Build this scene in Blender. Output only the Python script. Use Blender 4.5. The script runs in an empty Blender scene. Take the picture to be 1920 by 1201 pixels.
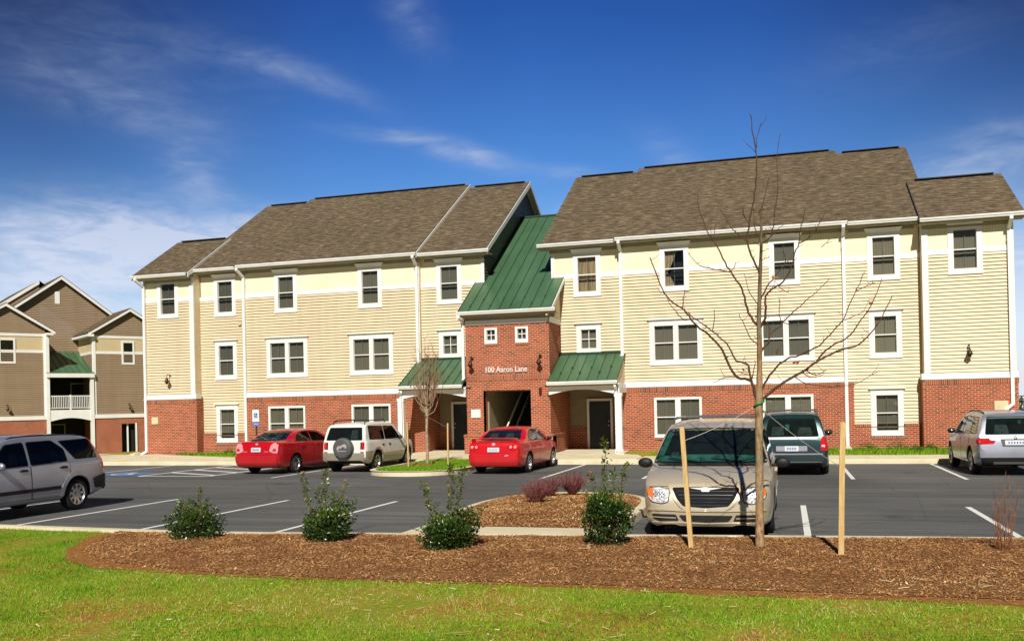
import bpy, bmesh, math, random
from mathutils import Vector, Matrix, noise
from mathutils.bvhtree import BVHTree
random.seed(7)
R = math.radians
scene = bpy.context.scene
COL = scene.collection

# ------------------------------------------------------------------ object helpers
def tag(o, label=None, cat=None, group=None, kind=None):
    if label: o['label'] = label
    if cat: o['category'] = cat
    if group: o['group'] = group
    if kind: o['kind'] = kind
    return o

def empty(name, loc=(0, 0, 0), rz=0.0, label=None, cat=None, group=None):
    o = bpy.data.objects.new(name, None)
    COL.objects.link(o)
    o.location = loc
    o.rotation_euler = (0, 0, rz)
    o.empty_display_size = 0.3
    return tag(o, label, cat, group)

class MB:
    """Collects faces; build() links them as ONE mesh object."""
    def __init__(s):
        s.v = []; s.f = []; s.m = []; s.t = []; s.mi = 0; s.ti = 1.0; s.sm = []; s.smooth = False
    def add(s, vs, fs, smooth=None):
        b = len(s.v)
        s.v.extend([tuple(p) for p in vs])
        for f in fs:
            s.f.append(tuple(b + i for i in f)); s.m.append(s.mi); s.t.append(s.ti)
            s.sm.append(s.smooth if smooth is None else smooth)
        return s
    def quad(s, a, b, c, d): return s.add([a, b, c, d], [(0, 1, 2, 3)])
    def box(s, x0, x1, y0, y1, z0, z1):
        v = [(x0, y0, z0), (x1, y0, z0), (x1, y1, z0), (x0, y1, z0), (x0, y0, z1), (x1, y0, z1), (x1, y1, z1), (x0, y1, z1)]
        return s.add(v, [(0, 3, 2, 1), (4, 5, 6, 7), (0, 1, 5, 4), (1, 2, 6, 5), (2, 3, 7, 6), (3, 0, 4, 7)])
    def bbox(s, x0, x1, y0, y1, z0, z1, b=0.01):
        """box with chamfered vertical/horizontal front edges"""
        if min(x1 - x0, y1 - y0, z1 - z0) < 2.5 * b: return s.box(x0, x1, y0, y1, z0, z1)
        rings = []
        for z, i in ((z0, b), (z0 + b, 0), (z1 - b, 0), (z1, b)):
            xa, xb, ya, yb = x0 + i, x1 - i, y0 + i, y1 - i
            c = b if i == 0 else 0.0
            c = max(c, 1e-4)
            rings.append([(xa + c, ya, z), (xb - c, ya, z), (xb, ya + c, z), (xb, yb - c, z), (xb - c, yb, z), (xa + c, yb, z), (xa, yb - c, z), (xa, ya + c, z)])
        return s.loft(rings, closed=True, caps=True, smooth=False)
    def loft(s, rings, closed=True, caps=True, smooth=None):
        n = len(rings[0]); vs = [p for r in rings for p in r]; fs = []
        for i in range(len(rings) - 1):
            for j in range(n if closed else n - 1):
                k = (j + 1) % n
                fs.append((i * n + j, i * n + k, (i + 1) * n + k, (i + 1) * n + j))
        s.add(vs, fs, smooth)
        if caps and closed:
            s.add(rings[0], [tuple(reversed(range(n)))], False)
            s.add(rings[-1], [tuple(range(n))], False)
        return s
    def prism(s, poly, axis, a, b):
        """poly: 2D list; axis 'x','y','z' = extrusion axis. x:(y,z) y:(x,z) z:(x,y)"""
        def P(p, t):
            return {'x': (t, p[0], p[1]), 'y': (p[0], t, p[1]), 'z': (p[0], p[1], t)}[axis]
        return s.loft([[P(p, a) for p in poly], [P(p, b) for p in poly]], True, True)
    def tube(s, pts, rad, n=8, caps=True, smooth=True):
        pts = [Vector(p) for p in pts]; rings = []
        if not hasattr(rad, '__len__'): rad = [rad] * len(pts)
        up = None
        for i, p in enumerate(pts):
            d = (pts[min(i + 1, len(pts) - 1)] - pts[max(i - 1, 0)])
            if d.length < 1e-9: d = Vector((0, 0, 1))
            d.normalize()
            if up is None:
                up = Vector((0, 0, 1)) if abs(d.z) < 0.9 else Vector((1, 0, 0))
            a = d.cross(up)
            if a.length < 1e-6: a = d.orthogonal()
            a.normalize(); b = a.cross(d).normalized(); up = b
            rings.append([tuple(p + (a * math.cos(t) + b * math.sin(t)) * rad[i]) for t in [2 * math.pi * k / n for k in range(n)]])
        return s.loft(rings, True, caps, smooth)
    def lathe(s, prof, c=(0, 0, 0), axis='z', n=24, smooth=True, caps=False):
        rings = []
        for r, h in prof:
            ring = []
            for k in range(n):
                t = 2 * math.pi * k / n
                a, b = r * math.cos(t), r * math.sin(t)
                p = {'z': (a, b, h), 'y': (a, h, b), 'x': (h, a, b)}[axis]
                ring.append((p[0] + c[0], p[1] + c[1], p[2] + c[2]))
            rings.append(ring)
        return s.loft(rings, True, caps, smooth)
    def ell(s, c, r, n=12, m=8):
        prof = [(math.sin(math.pi * i / m), -math.cos(math.pi * i / m)) for i in range(m + 1)]
        rings = [[(c[0] + r[0] * max(q, 1e-3) * math.cos(2 * math.pi * k / n), c[1] + r[1] * max(q, 1e-3) * math.sin(2 * math.pi * k / n), c[2] + r[2] * h) for k in range(n)] for q, h in prof]
        return s.loft(rings, True, True, True)
    def build(s, name, mat, parent=None, label=None, kind=None, weld=False, loc=None):
        me = bpy.data.meshes.new(name)
        me.from_pydata(s.v, [], s.f)
        mats = mat if isinstance(mat, (list, tuple)) else [mat]
        for m in mats: me.materials.append(m)
        if len(mats) > 1: me.polygons.foreach_set('material_index', s.m)
        me.polygons.foreach_set('use_smooth', s.sm)
        if any(t != 1.0 for t in s.t):
            at = me.attributes.new('tint', 'FLOAT', 'FACE'); at.data.foreach_set('value', s.t)
        if weld:
            bm = bmesh.new(); bm.from_mesh(me); bmesh.ops.remove_doubles(bm, verts=bm.verts, dist=1e-4)
            bmesh.ops.recalc_face_normals(bm, faces=bm.faces); bm.to_mesh(me); bm.free()
        me.update()
        o = bpy.data.objects.new(name, me); COL.objects.link(o)
        if parent is not None: o.parent = parent
        if loc: o.location = loc
        return tag(o, label, kind=kind)

def kids(o): return [c for c in bpy.data.objects if c.parent == o]
def copy_tree(o, parent=None):
    c = o.copy(); COL.objects.link(c)
    if parent is not None: c.parent = parent
    for k in list(o.children): copy_tree(k, c)
    return c

def pchip(pts):
    xs = [p[0] for p in pts]; ys = [p[1] for p in pts]; n = len(xs)
    h = [xs[i + 1] - xs[i] for i in range(n - 1)]; d = [(ys[i + 1] - ys[i]) / h[i] for i in range(n - 1)]
    m = [0.0] * n; m[0] = d[0]; m[-1] = d[-1]
    for i in range(1, n - 1):
        if d[i - 1] * d[i] > 0:
            w1 = 2 * h[i] + h[i - 1]; w2 = h[i] + 2 * h[i - 1]
            m[i] = (w1 + w2) / (w1 / d[i - 1] + w2 / d[i])
    def f(x):
        if x <= xs[0]: return ys[0]
        if x >= xs[-1]: return ys[-1]
        i = 0
        while x > xs[i + 1]: i += 1
        t = (x - xs[i]) / h[i]
        return (ys[i] * (1 + 2 * t) * (1 - t) ** 2 + h[i] * m[i] * t * (1 - t) ** 2 + ys[i + 1] * t * t * (3 - 2 * t) + h[i] * m[i + 1] * t * t * (t - 1))
    return f
def lin(pts):
    def f(x):
        if x <= pts[0][0]: return pts[0][1]
        for a, b in zip(pts, pts[1:]):
            if x <= b[0]: return a[1] + (b[1] - a[1]) * (x - a[0]) / (b[0] - a[0])
        return pts[-1][1]
    return f
def sstep(a, b, x):
    t = max(0, min(1, (x - a) / (b - a))); return t * t * (3 - 2 * t)

# ------------------------------------------------------------------ materials
class NT:
    def __init__(s, name):
        s.m = bpy.data.materials.new(name); s.m.use_nodes = True
        s.t = s.m.node_tree; s.t.nodes.clear()
        s.out = s.n('ShaderNodeOutputMaterial')
        s.b = s.n('ShaderNodeBsdfPrincipled'); s.l(s.b.outputs[0], s.out.inputs[0])
    def n(s, typ, **k):
        o = s.t.nodes.new(typ)
        for a, v in k.items():
            if a.startswith('_'): o.inputs[a[1:].replace('_', ' ')].default_value = v
            else: setattr(o, a, v)
        return o
    def l(s, a, b): s.t.links.new(a, b)
    def obj(s): return s.n('ShaderNodeTexCoord').outputs['Object']
    def math(s, op, a, b=None, c=None):
        o = s.n('ShaderNodeMath', operation=op)
        for i, x in enumerate((a, b, c)):
            if x is None: continue
            if isinstance(x, (int, float)): o.inputs[i].default_value = x
            else: s.l(x, o.inputs[i])
        return o.outputs[0]
    def noise(s, vec, scale, detail=4, rough=0.55, dist=0):
        o = s.n('ShaderNodeTexNoise'); s.l(vec, o.inputs['Vector'])
        o.inputs['Scale'].default_value = scale; o.inputs['Detail'].default_value = detail
        o.inputs['Roughness'].default_value = rough; o.inputs['Distortion'].default_value = dist
        return o.outputs['Fac']
    def map(s, vec, sc=(1, 1, 1), loc=(0, 0, 0), rot=(0, 0, 0)):
        o = s.n('ShaderNodeMapping'); s.l(vec, o.inputs[0])
        o.inputs['Location'].default_value = loc; o.inputs['Scale'].default_value = sc; o.inputs['Rotation'].default_value = rot
        return o.outputs[0]
    def ramp(s, fac, stops, interp='LINEAR'):
        o = s.n('ShaderNodeValToRGB'); s.l(fac, o.inputs[0]); e = o.color_ramp; e.interpolation = interp
        while len(e.elements) < len(stops): e.elements.new(0.5)
        for el, (p, c) in zip(e.elements, stops):
            el.position = p; el.color = (*c, 1) if len(c) == 3 else c
        return o.outputs['Color']
    def mix(s, fac, a, b, typ='MIX'):
        o = s.n('ShaderNodeMix', data_type='RGBA', blend_type=typ)
        for i, x in ((0, fac), (6, a), (7, b)):
            if isinstance(x, (int, float)): o.inputs[i].default_value = x
            elif isinstance(x, tuple): o.inputs[i].default_value = (*x, 1) if len(x) == 3 else x
            else: s.l(x, o.inputs[i])
        return o.outputs[2]
    def bump(s, h, strength=0.3, dist=0.02):
        o = s.n('ShaderNodeBump'); s.l(h, o.inputs['Height'])
        o.inputs['Strength'].default_value = strength; o.inputs['Distance'].default_value = dist
        s.l(o.outputs[0], s.b.inputs['Normal'])
    def col(s, c):
        if isinstance(c, tuple): s.b.inputs['Base Color'].default_value = (*c, 1)
        else: s.l(c, s.b.inputs['Base Color'])
        return s
    def rough(s, r): s.b.inputs['Roughness'].default_value = r; return s
    def spec(s, r): s.b.inputs['Specular IOR Level'].default_value = r; return s

M = {}
def plain(name, c, rough=0.6, var=0.12, scale=3.0, spec=0.4, metal=0.0, coat=0.0, bump=0.0, stretch=(1, 1, 1)):
    k = NT(name); v = k.map(k.obj(), stretch)
    f = k.noise(v, scale, 5)
    a = tuple(max(0, x * (1 - var)) for x in c); b = tuple(min(1, x * (1 + var)) for x in c)
    k.col(k.ramp(f, [(0.3, a), (0.7, b)])); k.rough(rough).spec(spec)
    k.b.inputs['Metallic'].default_value = metal; k.b.inputs['Coat Weight'].default_value = coat
    k.b.inputs['Coat Roughness'].default_value = 0.04
    if bump: k.bump(k.noise(v, scale * 6, 3), bump, 0.01)
    M[name] = k.m
    return k.m

def brick_mat(name, c1, c2, mortar, soldier=False, dark=(0.10, 0.025, 0.02)):
    k = NT(name); o = k.obj(); s = k.n('ShaderNodeSeparateXYZ'); k.l(o, s.inputs[0])
    u = k.math('ADD', s.outputs[0], s.outputs[1]); c = k.n('ShaderNodeCombineXYZ')
    if soldier: k.l(s.outputs[2], c.inputs[0]); k.l(u, c.inputs[1])
    else: k.l(u, c.inputs[0]); k.l(s.outputs[2], c.inputs[1])
    b = k.n('ShaderNodeTexBrick'); k.l(c.outputs[0], b.inputs['Vector'])
    b.offset = 0.0 if soldier else 0.5
    b.inputs['Scale'].default_value = 1.0; b.inputs['Brick Width'].default_value = 0.213; b.inputs['Row Height'].default_value = 0.0725
    b.inputs['Mortar Size'].default_value = 0.0105; b.inputs['Mortar Smooth'].default_value = 0.1; b.inputs['Bias'].default_value = -0.1
    b.inputs['Color1'].default_value = (*c1, 1); b.inputs['Color2'].default_value = (*c2, 1); b.inputs['Mortar'].default_value = (*mortar, 1)
    # odd dark bricks: one value per brick cell
    b2 = k.n('ShaderNodeTexBrick'); k.l(c.outputs[0], b2.inputs['Vector']); b2.offset = b.offset
    for nm in ('Scale', 'Brick Width', 'Row Height', 'Mortar Size'): b2.inputs[nm].default_value = b.inputs[nm].default_value
    b2.inputs['Bias'].default_value = 0.0
    b2.inputs['Color1'].default_value = (0, 0, 0, 1); b2.inputs['Color2'].default_value = (1, 1, 1, 1); b2.inputs['Mortar'].default_value = (0, 0, 0, 1)
    dk = k.ramp(b2.outputs['Color'], [(0.62, (0, 0, 0)), (1.0, (0.9, 0.9, 0.9))])
    col = k.mix(dk, b.outputs['Color'], dark)
    n1 = k.noise(k.map(o, (1, 1, 1)), 1.3, 5); n2 = k.noise(o, 30, 3)
    col = k.mix(0.7, col, k.ramp(n1, [(0.25, (0.72, 0.72, 0.72)), (0.75, (1.12, 1.12, 1.12))]), 'MULTIPLY')
    col = k.mix(0.45, col, k.ramp(n2, [(0.2, (0.7, 0.7, 0.7)), (0.8, (1.2, 1.2, 1.2))]), 'MULTIPLY')
    k.col(col); k.rough(0.9).spec(0.2)
    k.bump(b.outputs['Fac'], -0.6, 0.012)
    M[name] = k.m; return k.m

def tinted(name, stops, rough=0.75, spec=0.25, trans=0.0, scale=2.0):
    """colour from the per-face tint attribute (leaves, chips, blades)"""
    k = NT(name); a = k.n('ShaderNodeAttribute', attribute_name='tint')
    c = k.ramp(a.outputs['Fac'], stops)
    k.col(c); k.rough(rough).spec(spec)
    if trans:
        tr = k.n('ShaderNodeBsdfTranslucent'); k.l(c, tr.inputs[0]); mx = k.n('ShaderNodeMixShader'); mx.inputs[0].default_value = trans
        k.l(k.b.outputs[0], mx.inputs[1]); k.l(tr.outputs[0], mx.inputs[2]); k.l(mx.outputs[0], k.out.inputs[0])
    M[name] = k.m; return k.m

plain('white_trim', (0.86, 0.85, 0.82), 0.45, 0.05, 1.2)
plain('white_metal', (0.86, 0.86, 0.84), 0.35, 0.06, 2.0)
plain('soffit', (0.36, 0.32, 0.22), 0.6, 0.05)
k = NT('cream_panel'); o = k.obj(); s_ = k.n('ShaderNodeSeparateXYZ'); k.l(o, s_.inputs[0])
fr_ = k.math('PINGPONG', s_.outputs[0], 0.05); gv = k.ramp(k.math('MULTIPLY', fr_, 20.0), [(0.0, (0.55, 0.50, 0.40)), (0.16, (1, 1, 1))])
k.col(k.mix(0.6, k.ramp(k.noise(o, 1.0, 4), [(0.3, (0.85, 0.77, 0.53)), (0.7, (0.91, 0.84, 0.62))]), gv, 'MULTIPLY')); k.rough(0.6); M['cream_panel'] = k.m
plain('far_panel', (0.62, 0.50, 0.30), 0.6, 0.05, 1.0)
brick_mat('brick', (0.34, 0.045, 0.020), (0.53, 0.11, 0.044), (0.55, 0.34, 0.21))
brick_mat('brick_soldier', (0.38, 0.08, 0.035), (0.46, 0.13, 0.06), (0.42, 0.30, 0.19), soldier=True)

def siding(name, c):
    k = NT(name); o = k.obj(); f = k.noise(k.map(o, (0.3, 0.3, 8)), 1.0, 4); g = k.noise(o, 0.5, 3)
    a = tuple(x * 0.9 for x in c); b = tuple(x * 1.08 for x in c)
    col = k.mix(0.4, k.ramp(f, [(0.3, a), (0.7, b)]), k.ramp(g, [(0.3, a), (0.7, b)]))
    st = k.noise(k.map(o, (2.2, 2.2, 0.16)), 1.0, 5, 0.65)
    col = k.mix(0.55, col, k.ramp(st, [(0.3, (0.86, 0.84, 0.80)), (0.6, (1.06, 1.06, 1.06))]), 'MULTIPLY')
    k.col(col); k.rough(0.5).spec(0.35); k.bump(k.noise(k.map(o, (0.8, 0.8, 3)), 1.0, 3), 0.35, 0.03); M[name] = k.m
siding('siding', (0.71, 0.585, 0.40))
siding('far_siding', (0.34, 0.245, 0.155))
siding('shaded_gable_siding', (0.15, 0.135, 0.12))  # darkened siding: shade of the valley gables put into the colour

k = NT('shingles'); o = k.obj()
s_ = k.n('ShaderNodeSeparateXYZ'); k.l(o, s_.inputs[0]); c_ = k.n('ShaderNodeCombineXYZ')
yz = k.math('ADD', k.math('MULTIPLY', s_.outputs[1], 1.0), k.math('MULTIPLY', s_.outputs[2], 0.35))
k.l(s_.outputs[0], c_.inputs[0]); k.l(yz, c_.inputs[1])
b_ = k.n('ShaderNodeTexBrick'); k.l(c_.outputs[0], b_.inputs['Vector']); b_.inputs['Scale'].default_value = 1
b_.inputs['Brick Width'].default_value = 0.30; b_.inputs['Row Height'].default_value = 0.14; b_.inputs['Mortar Size'].default_value = 0.012; b_.offset = 0.37
b_.inputs['Color1'].default_value = (0.10, 0.075, 0.050, 1); b_.inputs['Color2'].default_value = (0.20, 0.16, 0.11, 1); b_.inputs['Mortar'].default_value = (0.075, 0.055, 0.036, 1)
n1 = k.noise(k.map(c_.outputs[0], (1.7, 7, 1)), 1.25, 7, 0.8)
c1 = k.ramp(n1, [(0.36, (0.028, 0.020, 0.013)), (0.5, (0.115, 0.085, 0.052)), (0.64, (0.34, 0.265, 0.175))])
c2 = k.mix(0.78, b_.outputs['Color'], c1)
n2 = k.noise(o, 0.35, 3)
k.col(k.mix(0.5, c2, k.ramp(n2, [(0.3, (0.8, 0.8, 0.8)), (0.7, (1.15, 1.12, 1.1))]), 'MULTIPLY')); k.rough(0.95).spec(0.1)
k.bump(b_.outputs['Fac'], -0.4, 0.01); M['shingles'] = k.m
plain('ridge_cap', (0.035, 0.03, 0.028), 0.9, 0.2)

k = NT('green_metal'); o = k.obj(); f = k.noise(k.map(o, (1.2, 0.4, 0.4)), 1.1, 5)
k.col(k.ramp(f, [(0.3, (0.046, 0.108, 0.050)), (0.7, (0.080, 0.165, 0.082))])); k.rough(0.42).spec(0.5); M['green_metal'] = k.m
plain('green_rib', (0.018, 0.06, 0.032), 0.5, 0.1)

# window glass: clear with reflections, real blinds behind it
k = NT('window_glass'); k.t.nodes.remove(k.b)
tr = k.n('ShaderNodeBsdfTransparent'); tr.inputs[0].default_value = (0.83, 0.83, 0.80, 1)
gl = k.n('ShaderNodeBsdfGlossy'); gl.inputs['Roughness'].default_value = 0.03; gl.inputs[0].default_value = (0.85, 0.9, 0.95, 1)
fr = k.n('ShaderNodeFresnel'); fr.inputs[0].default_value = 1.45
mx = k.n('ShaderNodeMixShader'); k.l(fr.outputs[0], mx.inputs[0]); k.l(tr.outputs[0], mx.inputs[1]); k.l(gl.outputs[0], mx.inputs[2]); k.l(mx.outputs[0], k.out.inputs[0])
M['window_glass'] = k.m
k = NT('blind'); o = k.obj(); w = k.n('ShaderNodeTexWave', wave_type='BANDS', bands_direction='X'); k.l(k.map(o, (1, 1, 0.15)), w.inputs[0])
w.inputs['Scale'].default_value = 3.6; w.inputs['Distortion'].default_value = 1.2; w.inputs['Detail'].default_value = 2
g = k.noise(k.map(o, (1, 1, 0.3)), 1.1, 4)
oi = k.n('ShaderNodeObjectInfo'); tone = k.ramp(oi.outputs['Random'], [(0.0, (0.72, 0.74, 0.76)), (0.5, (1, 1, 0.98)), (1.0, (1.22, 1.18, 1.08))])
k.col(k.mix(1.0, tone, k.mix(g, k.ramp(w.outputs['Fac'], [(0, (0.20, 0.19, 0.14)), (1, (0.30, 0.28, 0.21))]), (0.235, 0.225, 0.185)), 'MULTIPLY')); k.rough(0.9); M['blind'] = k.m
k = NT('curtain'); o = k.obj(); w = k.n('ShaderNodeTexWave', wave_type='BANDS', bands_direction='X'); k.l(k.map(o, (1, 1, 0.1)), w.inputs[0])
w.inputs['Scale'].default_value = 5.5; w.inputs['Distortion'].default_value = 3.5; w.inputs['Detail'].default_value = 3
k.col(k.ramp(w.outputs['Fac'], [(0.1, (0.10, 0.07, 0.035)), (0.8, (0.62, 0.50, 0.30))])); k.rough(0.9); M['curtain'] = k.m
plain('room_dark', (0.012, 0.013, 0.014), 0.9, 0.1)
plain('recess_wall', (0.30, 0.25, 0.15), 0.8, 0.1)
plain('door_paint', (0.005, 0.012, 0.020), 0.5, 0.25, 1.5, coat=0.2)
plain('lamp_bronze', (0.06, 0.028, 0.014), 0.4, 0.2, metal=0.4)
plain('box_cream', (0.66, 0.58, 0.36), 0.5, 0.06)
plain('plaque_white', (0.80, 0.78, 0.70), 0.5, 0.05)
plain('letter_white', (0.75, 0.73, 0.68), 0.5, 0.05)
plain('screen_frame', (0.30, 0.30, 0.28), 0.5, 0.1)
plain('vent_tan', (0.52, 0.42, 0.26), 0.6, 0.1)

k = NT('asphalt'); o = k.obj(); n1 = k.noise(o, 0.22, 5); n2 = k.noise(o, 60, 3, 0.8); n3 = k.noise(k.map(o, (0.25, 1.4, 1)), 0.9, 4)
c = k.ramp(n1, [(0.3, (0.085, 0.088, 0.090)), (0.5, (0.118, 0.120, 0.119)), (0.7, (0.150, 0.149, 0.144))])
c = k.mix(0.75, c, k.ramp(n2, [(0.3, (0.55, 0.55, 0.55)), (0.72, (1.6, 1.58, 1.55))]), 'MULTIPLY')
c = k.mix(0.6, c, k.ramp(n3, [(0.35, (0.82, 0.82, 0.82)), (0.7, (1.2, 1.18, 1.15))]), 'MULTIPLY')
vor = k.n('ShaderNodeTexVoronoi', feature='DISTANCE_TO_EDGE'); k.l(k.map(o, (0.35, 0.22, 1)), vor.inputs[0]); vor.inputs['Scale'].default_value = 1.0
c = k.mix(k.ramp(vor.outputs[0], [(0.0, (0.35, 0.35, 0.35)), (0.006, (0, 0, 0))]), c, (0.02, 0.02, 0.02))
oil = k.n('ShaderNodeTexVoronoi'); k.l(k.map(o, (1.0, 0.8, 1)), oil.inputs[0]); oil.inputs['Scale'].default_value = 0.42
om = k.ramp(k.math('ADD', oil.outputs['Distance'], k.math('MULTIPLY', k.noise(o, 4.0, 4), 0.25)), [(0.16, (0.65, 0.65, 0.65)), (0.26, (0, 0, 0))]); c = k.mix(om, c, (0.034, 0.034, 0.034))
tm = k.noise(k.map(o, (0.06, 2.3, 1)), 1.3, 5, 0.7); c = k.mix(0.8, c, k.ramp(tm, [(0.38, (0.70, 0.70, 0.70)), (0.5, (1, 1, 1)), (0.66, (1.22, 1.20, 1.16))]), 'MULTIPLY')
gr = k.n('ShaderNodeTexVoronoi'); k.l(o, gr.inputs[0]); gr.inputs['Scale'].default_value = 5.0
c = k.mix(k.ramp(gr.outputs['Distance'], [(0.035, (0.7, 0.7, 0.7)), (0.055, (0, 0, 0))]), c, (0.42, 0.38, 0.30))
k.col(c); k.rough(0.88).spec(0.25); k.bump(n2, 0.5, 0.006); M['asphalt'] = k.m
k = NT('concrete'); o = k.obj(); n1 = k.noise(o, 1.2, 6); n2 = k.noise(o, 35, 3)
c = k.ramp(n1, [(0.3, (0.66, 0.57, 0.37)), (0.7, (0.82, 0.74, 0.54))]); c = k.mix(0.5, c, k.ramp(n2, [(0.3, (0.8, 0.8, 0.8)), (0.7, (1.1, 1.1, 1.1))]), 'MULTIPLY')
k.col(c); k.rough(0.9).spec(0.2); k.bump(n2, 0.3, 0.005); M['concrete'] = k.m
k = NT('road_paint'); o = k.obj(); n1 = k.noise(o, 25, 5, 0.8)
k.col(k.ramp(n1, [(0.28, (0.20, 0.20, 0.195)), (0.40, (0.82, 0.81, 0.76))])); k.rough(0.8); M['road_paint'] = k.m
k = NT('blue_paint'); o = k.obj(); n1 = k.noise(o, 20, 5, 0.8)
k.col(k.ramp(n1, [(0.30, (0.05, 0.08, 0.13)), (0.45, (0.06, 0.19, 0.48))])); k.rough(0.8); M['blue_paint'] = k.m
k = NT('lawn_soil'); o = k.obj(); n1 = k.noise(o, 0.55, 6, 0.65); n2 = k.noise(k.map(o, (1, 1.6, 1)), 14, 5, 0.75)
c = k.ramp(n1, [(0.36, (0.42, 0.20, 0.05)), (0.46, (0.34, 0.30, 0.04)), (0.6, (0.22, 0.32, 0.025))])
c = k.mix(0.8, c, k.ramp(n2, [(0.3, (0.5, 0.5, 0.5)), (0.7, (1.5, 1.45, 1.3))]), 'MULTIPLY')
k.col(c); k.rough(1).spec(0.1); k.bump(n2, 0.8, 0.03); M['lawn_soil'] = k.m
k = NT('orange_soil'); o = k.obj(); n2 = k.noise(o, 18, 5, 0.7)
k.col(k.ramp(n2, [(0.3, (0.24, 0.095, 0.025)), (0.7, (0.46, 0.21, 0.065))])); k.rough(1).spec(0.1); k.bump(n2, 0.8, 0.03); M['orange_soil'] = k.m
k = NT('mulch_base'); o = k.obj(); n2 = k.noise(o, 22, 6, 0.8); n1 = k.noise(o, 1.0, 3)
c = k.ramp(n2, [(0.3, (0.22, 0.10, 0.04)), (0.6, (0.42, 0.22, 0.085)), (0.75, (0.54, 0.31, 0.14))])
k.col(k.mix(0.5, c, k.ramp(n1, [(0.3, (0.8, 0.8, 0.8)), (0.7, (1.15, 1.1, 1.1))]), 'MULTIPLY')); k.rough(1).spec(0.1); k.bump(n2, 1, 0.05); M['mulch_base'] = k.m
k = NT('far_ground'); o = k.obj(); n1 = k.noise(o, 0.03, 6)
k.col(k.ramp(n1, [(0.35, (0.05, 0.08, 0.02)), (0.65, (0.13, 0.12, 0.05))])); k.rough(1).spec(0.1); M['far_ground'] = k.m
tinted('mulch_chip', [(0.0, (0.20, 0.085, 0.035)), (0.35, (0.42, 0.20, 0.075)), (0.7, (0.56, 0.31, 0.125)), (0.93, (0.66, 0.42, 0.19)), (1.0, (0.90, 0.74, 0.46))])
tinted('grass_blade', [(0.0, (0.06, 0.17, 0.008)), (0.4, (0.22, 0.44, 0.015)), (0.7, (0.35, 0.55, 0.026)), (0.86, (0.52, 0.54, 0.10)), (1.0, (0.72, 0.60, 0.32))], trans=0.3)
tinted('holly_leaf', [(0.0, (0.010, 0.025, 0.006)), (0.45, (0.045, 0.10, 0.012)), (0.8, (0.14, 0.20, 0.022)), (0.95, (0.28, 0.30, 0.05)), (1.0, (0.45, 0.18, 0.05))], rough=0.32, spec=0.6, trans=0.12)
tinted('weed_leaf', [(0.0, (0.03, 0.08, 0.008)), (0.6, (0.08, 0.19, 0.015)), (1.0, (0.22, 0.28, 0.03))], trans=0.25)
tinted('barberry_twig', [(0.0, (0.09, 0.03, 0.03)), (0.6, (0.26, 0.08, 0.08)), (1.0, (0.42, 0.20, 0.14))])
tinted('far_leaf', [(0.0, (0.03, 0.045, 0.015)), (1.0, (0.10, 0.12, 0.04))])
k = NT('bark'); o = k.obj(); n1 = k.noise(k.map(o, (1, 1, 0.35)), 22, 5, 0.7); n2 = k.noise(o, 3.0, 4)
c = k.ramp(n1, [(0.35, (0.13, 0.07, 0.035)), (0.5, (0.36, 0.22, 0.11)), (0.7, (0.55, 0.38, 0.21))])
sz = k.n('ShaderNodeSeparateXYZ'); k.l(o, sz.inputs[0]); hz_ = k.ramp(k.math('DIVIDE', sz.outputs[2], 5.0), [(0.38, (1, 1, 1)), (0.52, (0.62, 0.58, 0.54)), (0.7, (0.34, 0.28, 0.24))]); c = k.mix(1.0, c, hz_, 'MULTIPLY')
k.col(k.mix(k.ramp(n2, [(0.45, (0, 0, 0)), (0.65, (0.5, 0.5, 0.5))]), c, (0.22, 0.25, 0.17))); k.rough(0.9).spec(0.2); k.bump(n1, 0.7, 0.01); M['bark'] = k.m
plain('branch_bark', (0.085, 0.042, 0.024), 0.85, 0.5, 12)
plain('twig_red', (0.28, 0.12, 0.06), 0.85, 0.4, 12)
plain('twig_tan', (0.38, 0.27, 0.17), 0.85, 0.4, 12)
plain('dead_leaf', (0.50, 0.14, 0.05), 0.8, 0.3, 20)
k = NT('stake_wood'); o = k.obj(); n1 = k.noise(k.map(o, (6, 6, 0.7)), 6, 5, 0.7)
k.col(k.ramp(n1, [(0.3, (0.50, 0.32, 0.12)), (0.7, (0.72, 0.52, 0.25))])); k.rough(0.8).spec(0.2); M['stake_wood'] = k.m
plain('green_hose', (0.01, 0.22, 0.06), 0.35, 0.1)
plain('wire', (0.42, 0.40, 0.36), 0.4, 0.1, metal=0.6)
plain('sign_white', (0.80, 0.80, 0.78), 0.4, 0.03)
plain('sign_blue', (0.02, 0.12, 0.50), 0.4, 0.05)
plain('post_dark', (0.05, 0.035, 0.025), 0.5, 0.2)
plain('cable_black', (0.03, 0.03, 0.03), 0.6, 0.1)
# car materials
def paint(name, c, metal=0.35, rough=0.32):
    k = NT(name); o = k.obj(); n1 = k.noise(o, 1.8, 4); n2 = k.noise(o, 220, 1)
    c_ = k.ramp(n1, [(0.3, tuple(x * 0.9 for x in c)), (0.7, tuple(min(1, x * 1.08) for x in c))])
    c_ = k.mix(0.25 if metal > 0.2 else 0.05, c_, k.ramp(n2, [(0.3, (0.75, 0.75, 0.75)), (0.7, (1.2, 1.2, 1.2))]), 'MULTIPLY')
    # road film towards the sills
    s = k.n('ShaderNodeSeparateXYZ'); k.l(o, s.inputs[0])
    d = k.math('MULTIPLY', k.math('SUBTRACT', 0.75, s.outputs[2]), 0.35); d.node.use_clamp = True
    c_ = k.mix(d, c_, (0.16, 0.13, 0.10))
    k.col(c_); k.rough(rough); k.b.inputs['Metallic'].default_value = metal
    k.b.inputs['Coat Weight'].default_value = 0.5; k.b.inputs['Coat Roughness'].default_value = 0.03; M[name] = k.m; return k.m
paint('paint_tan', (0.68, 0.58, 0.42), 0.45, 0.30)
paint('paint_red', (0.60, 0.0, 0.006), 0.0, 0.35)
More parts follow.
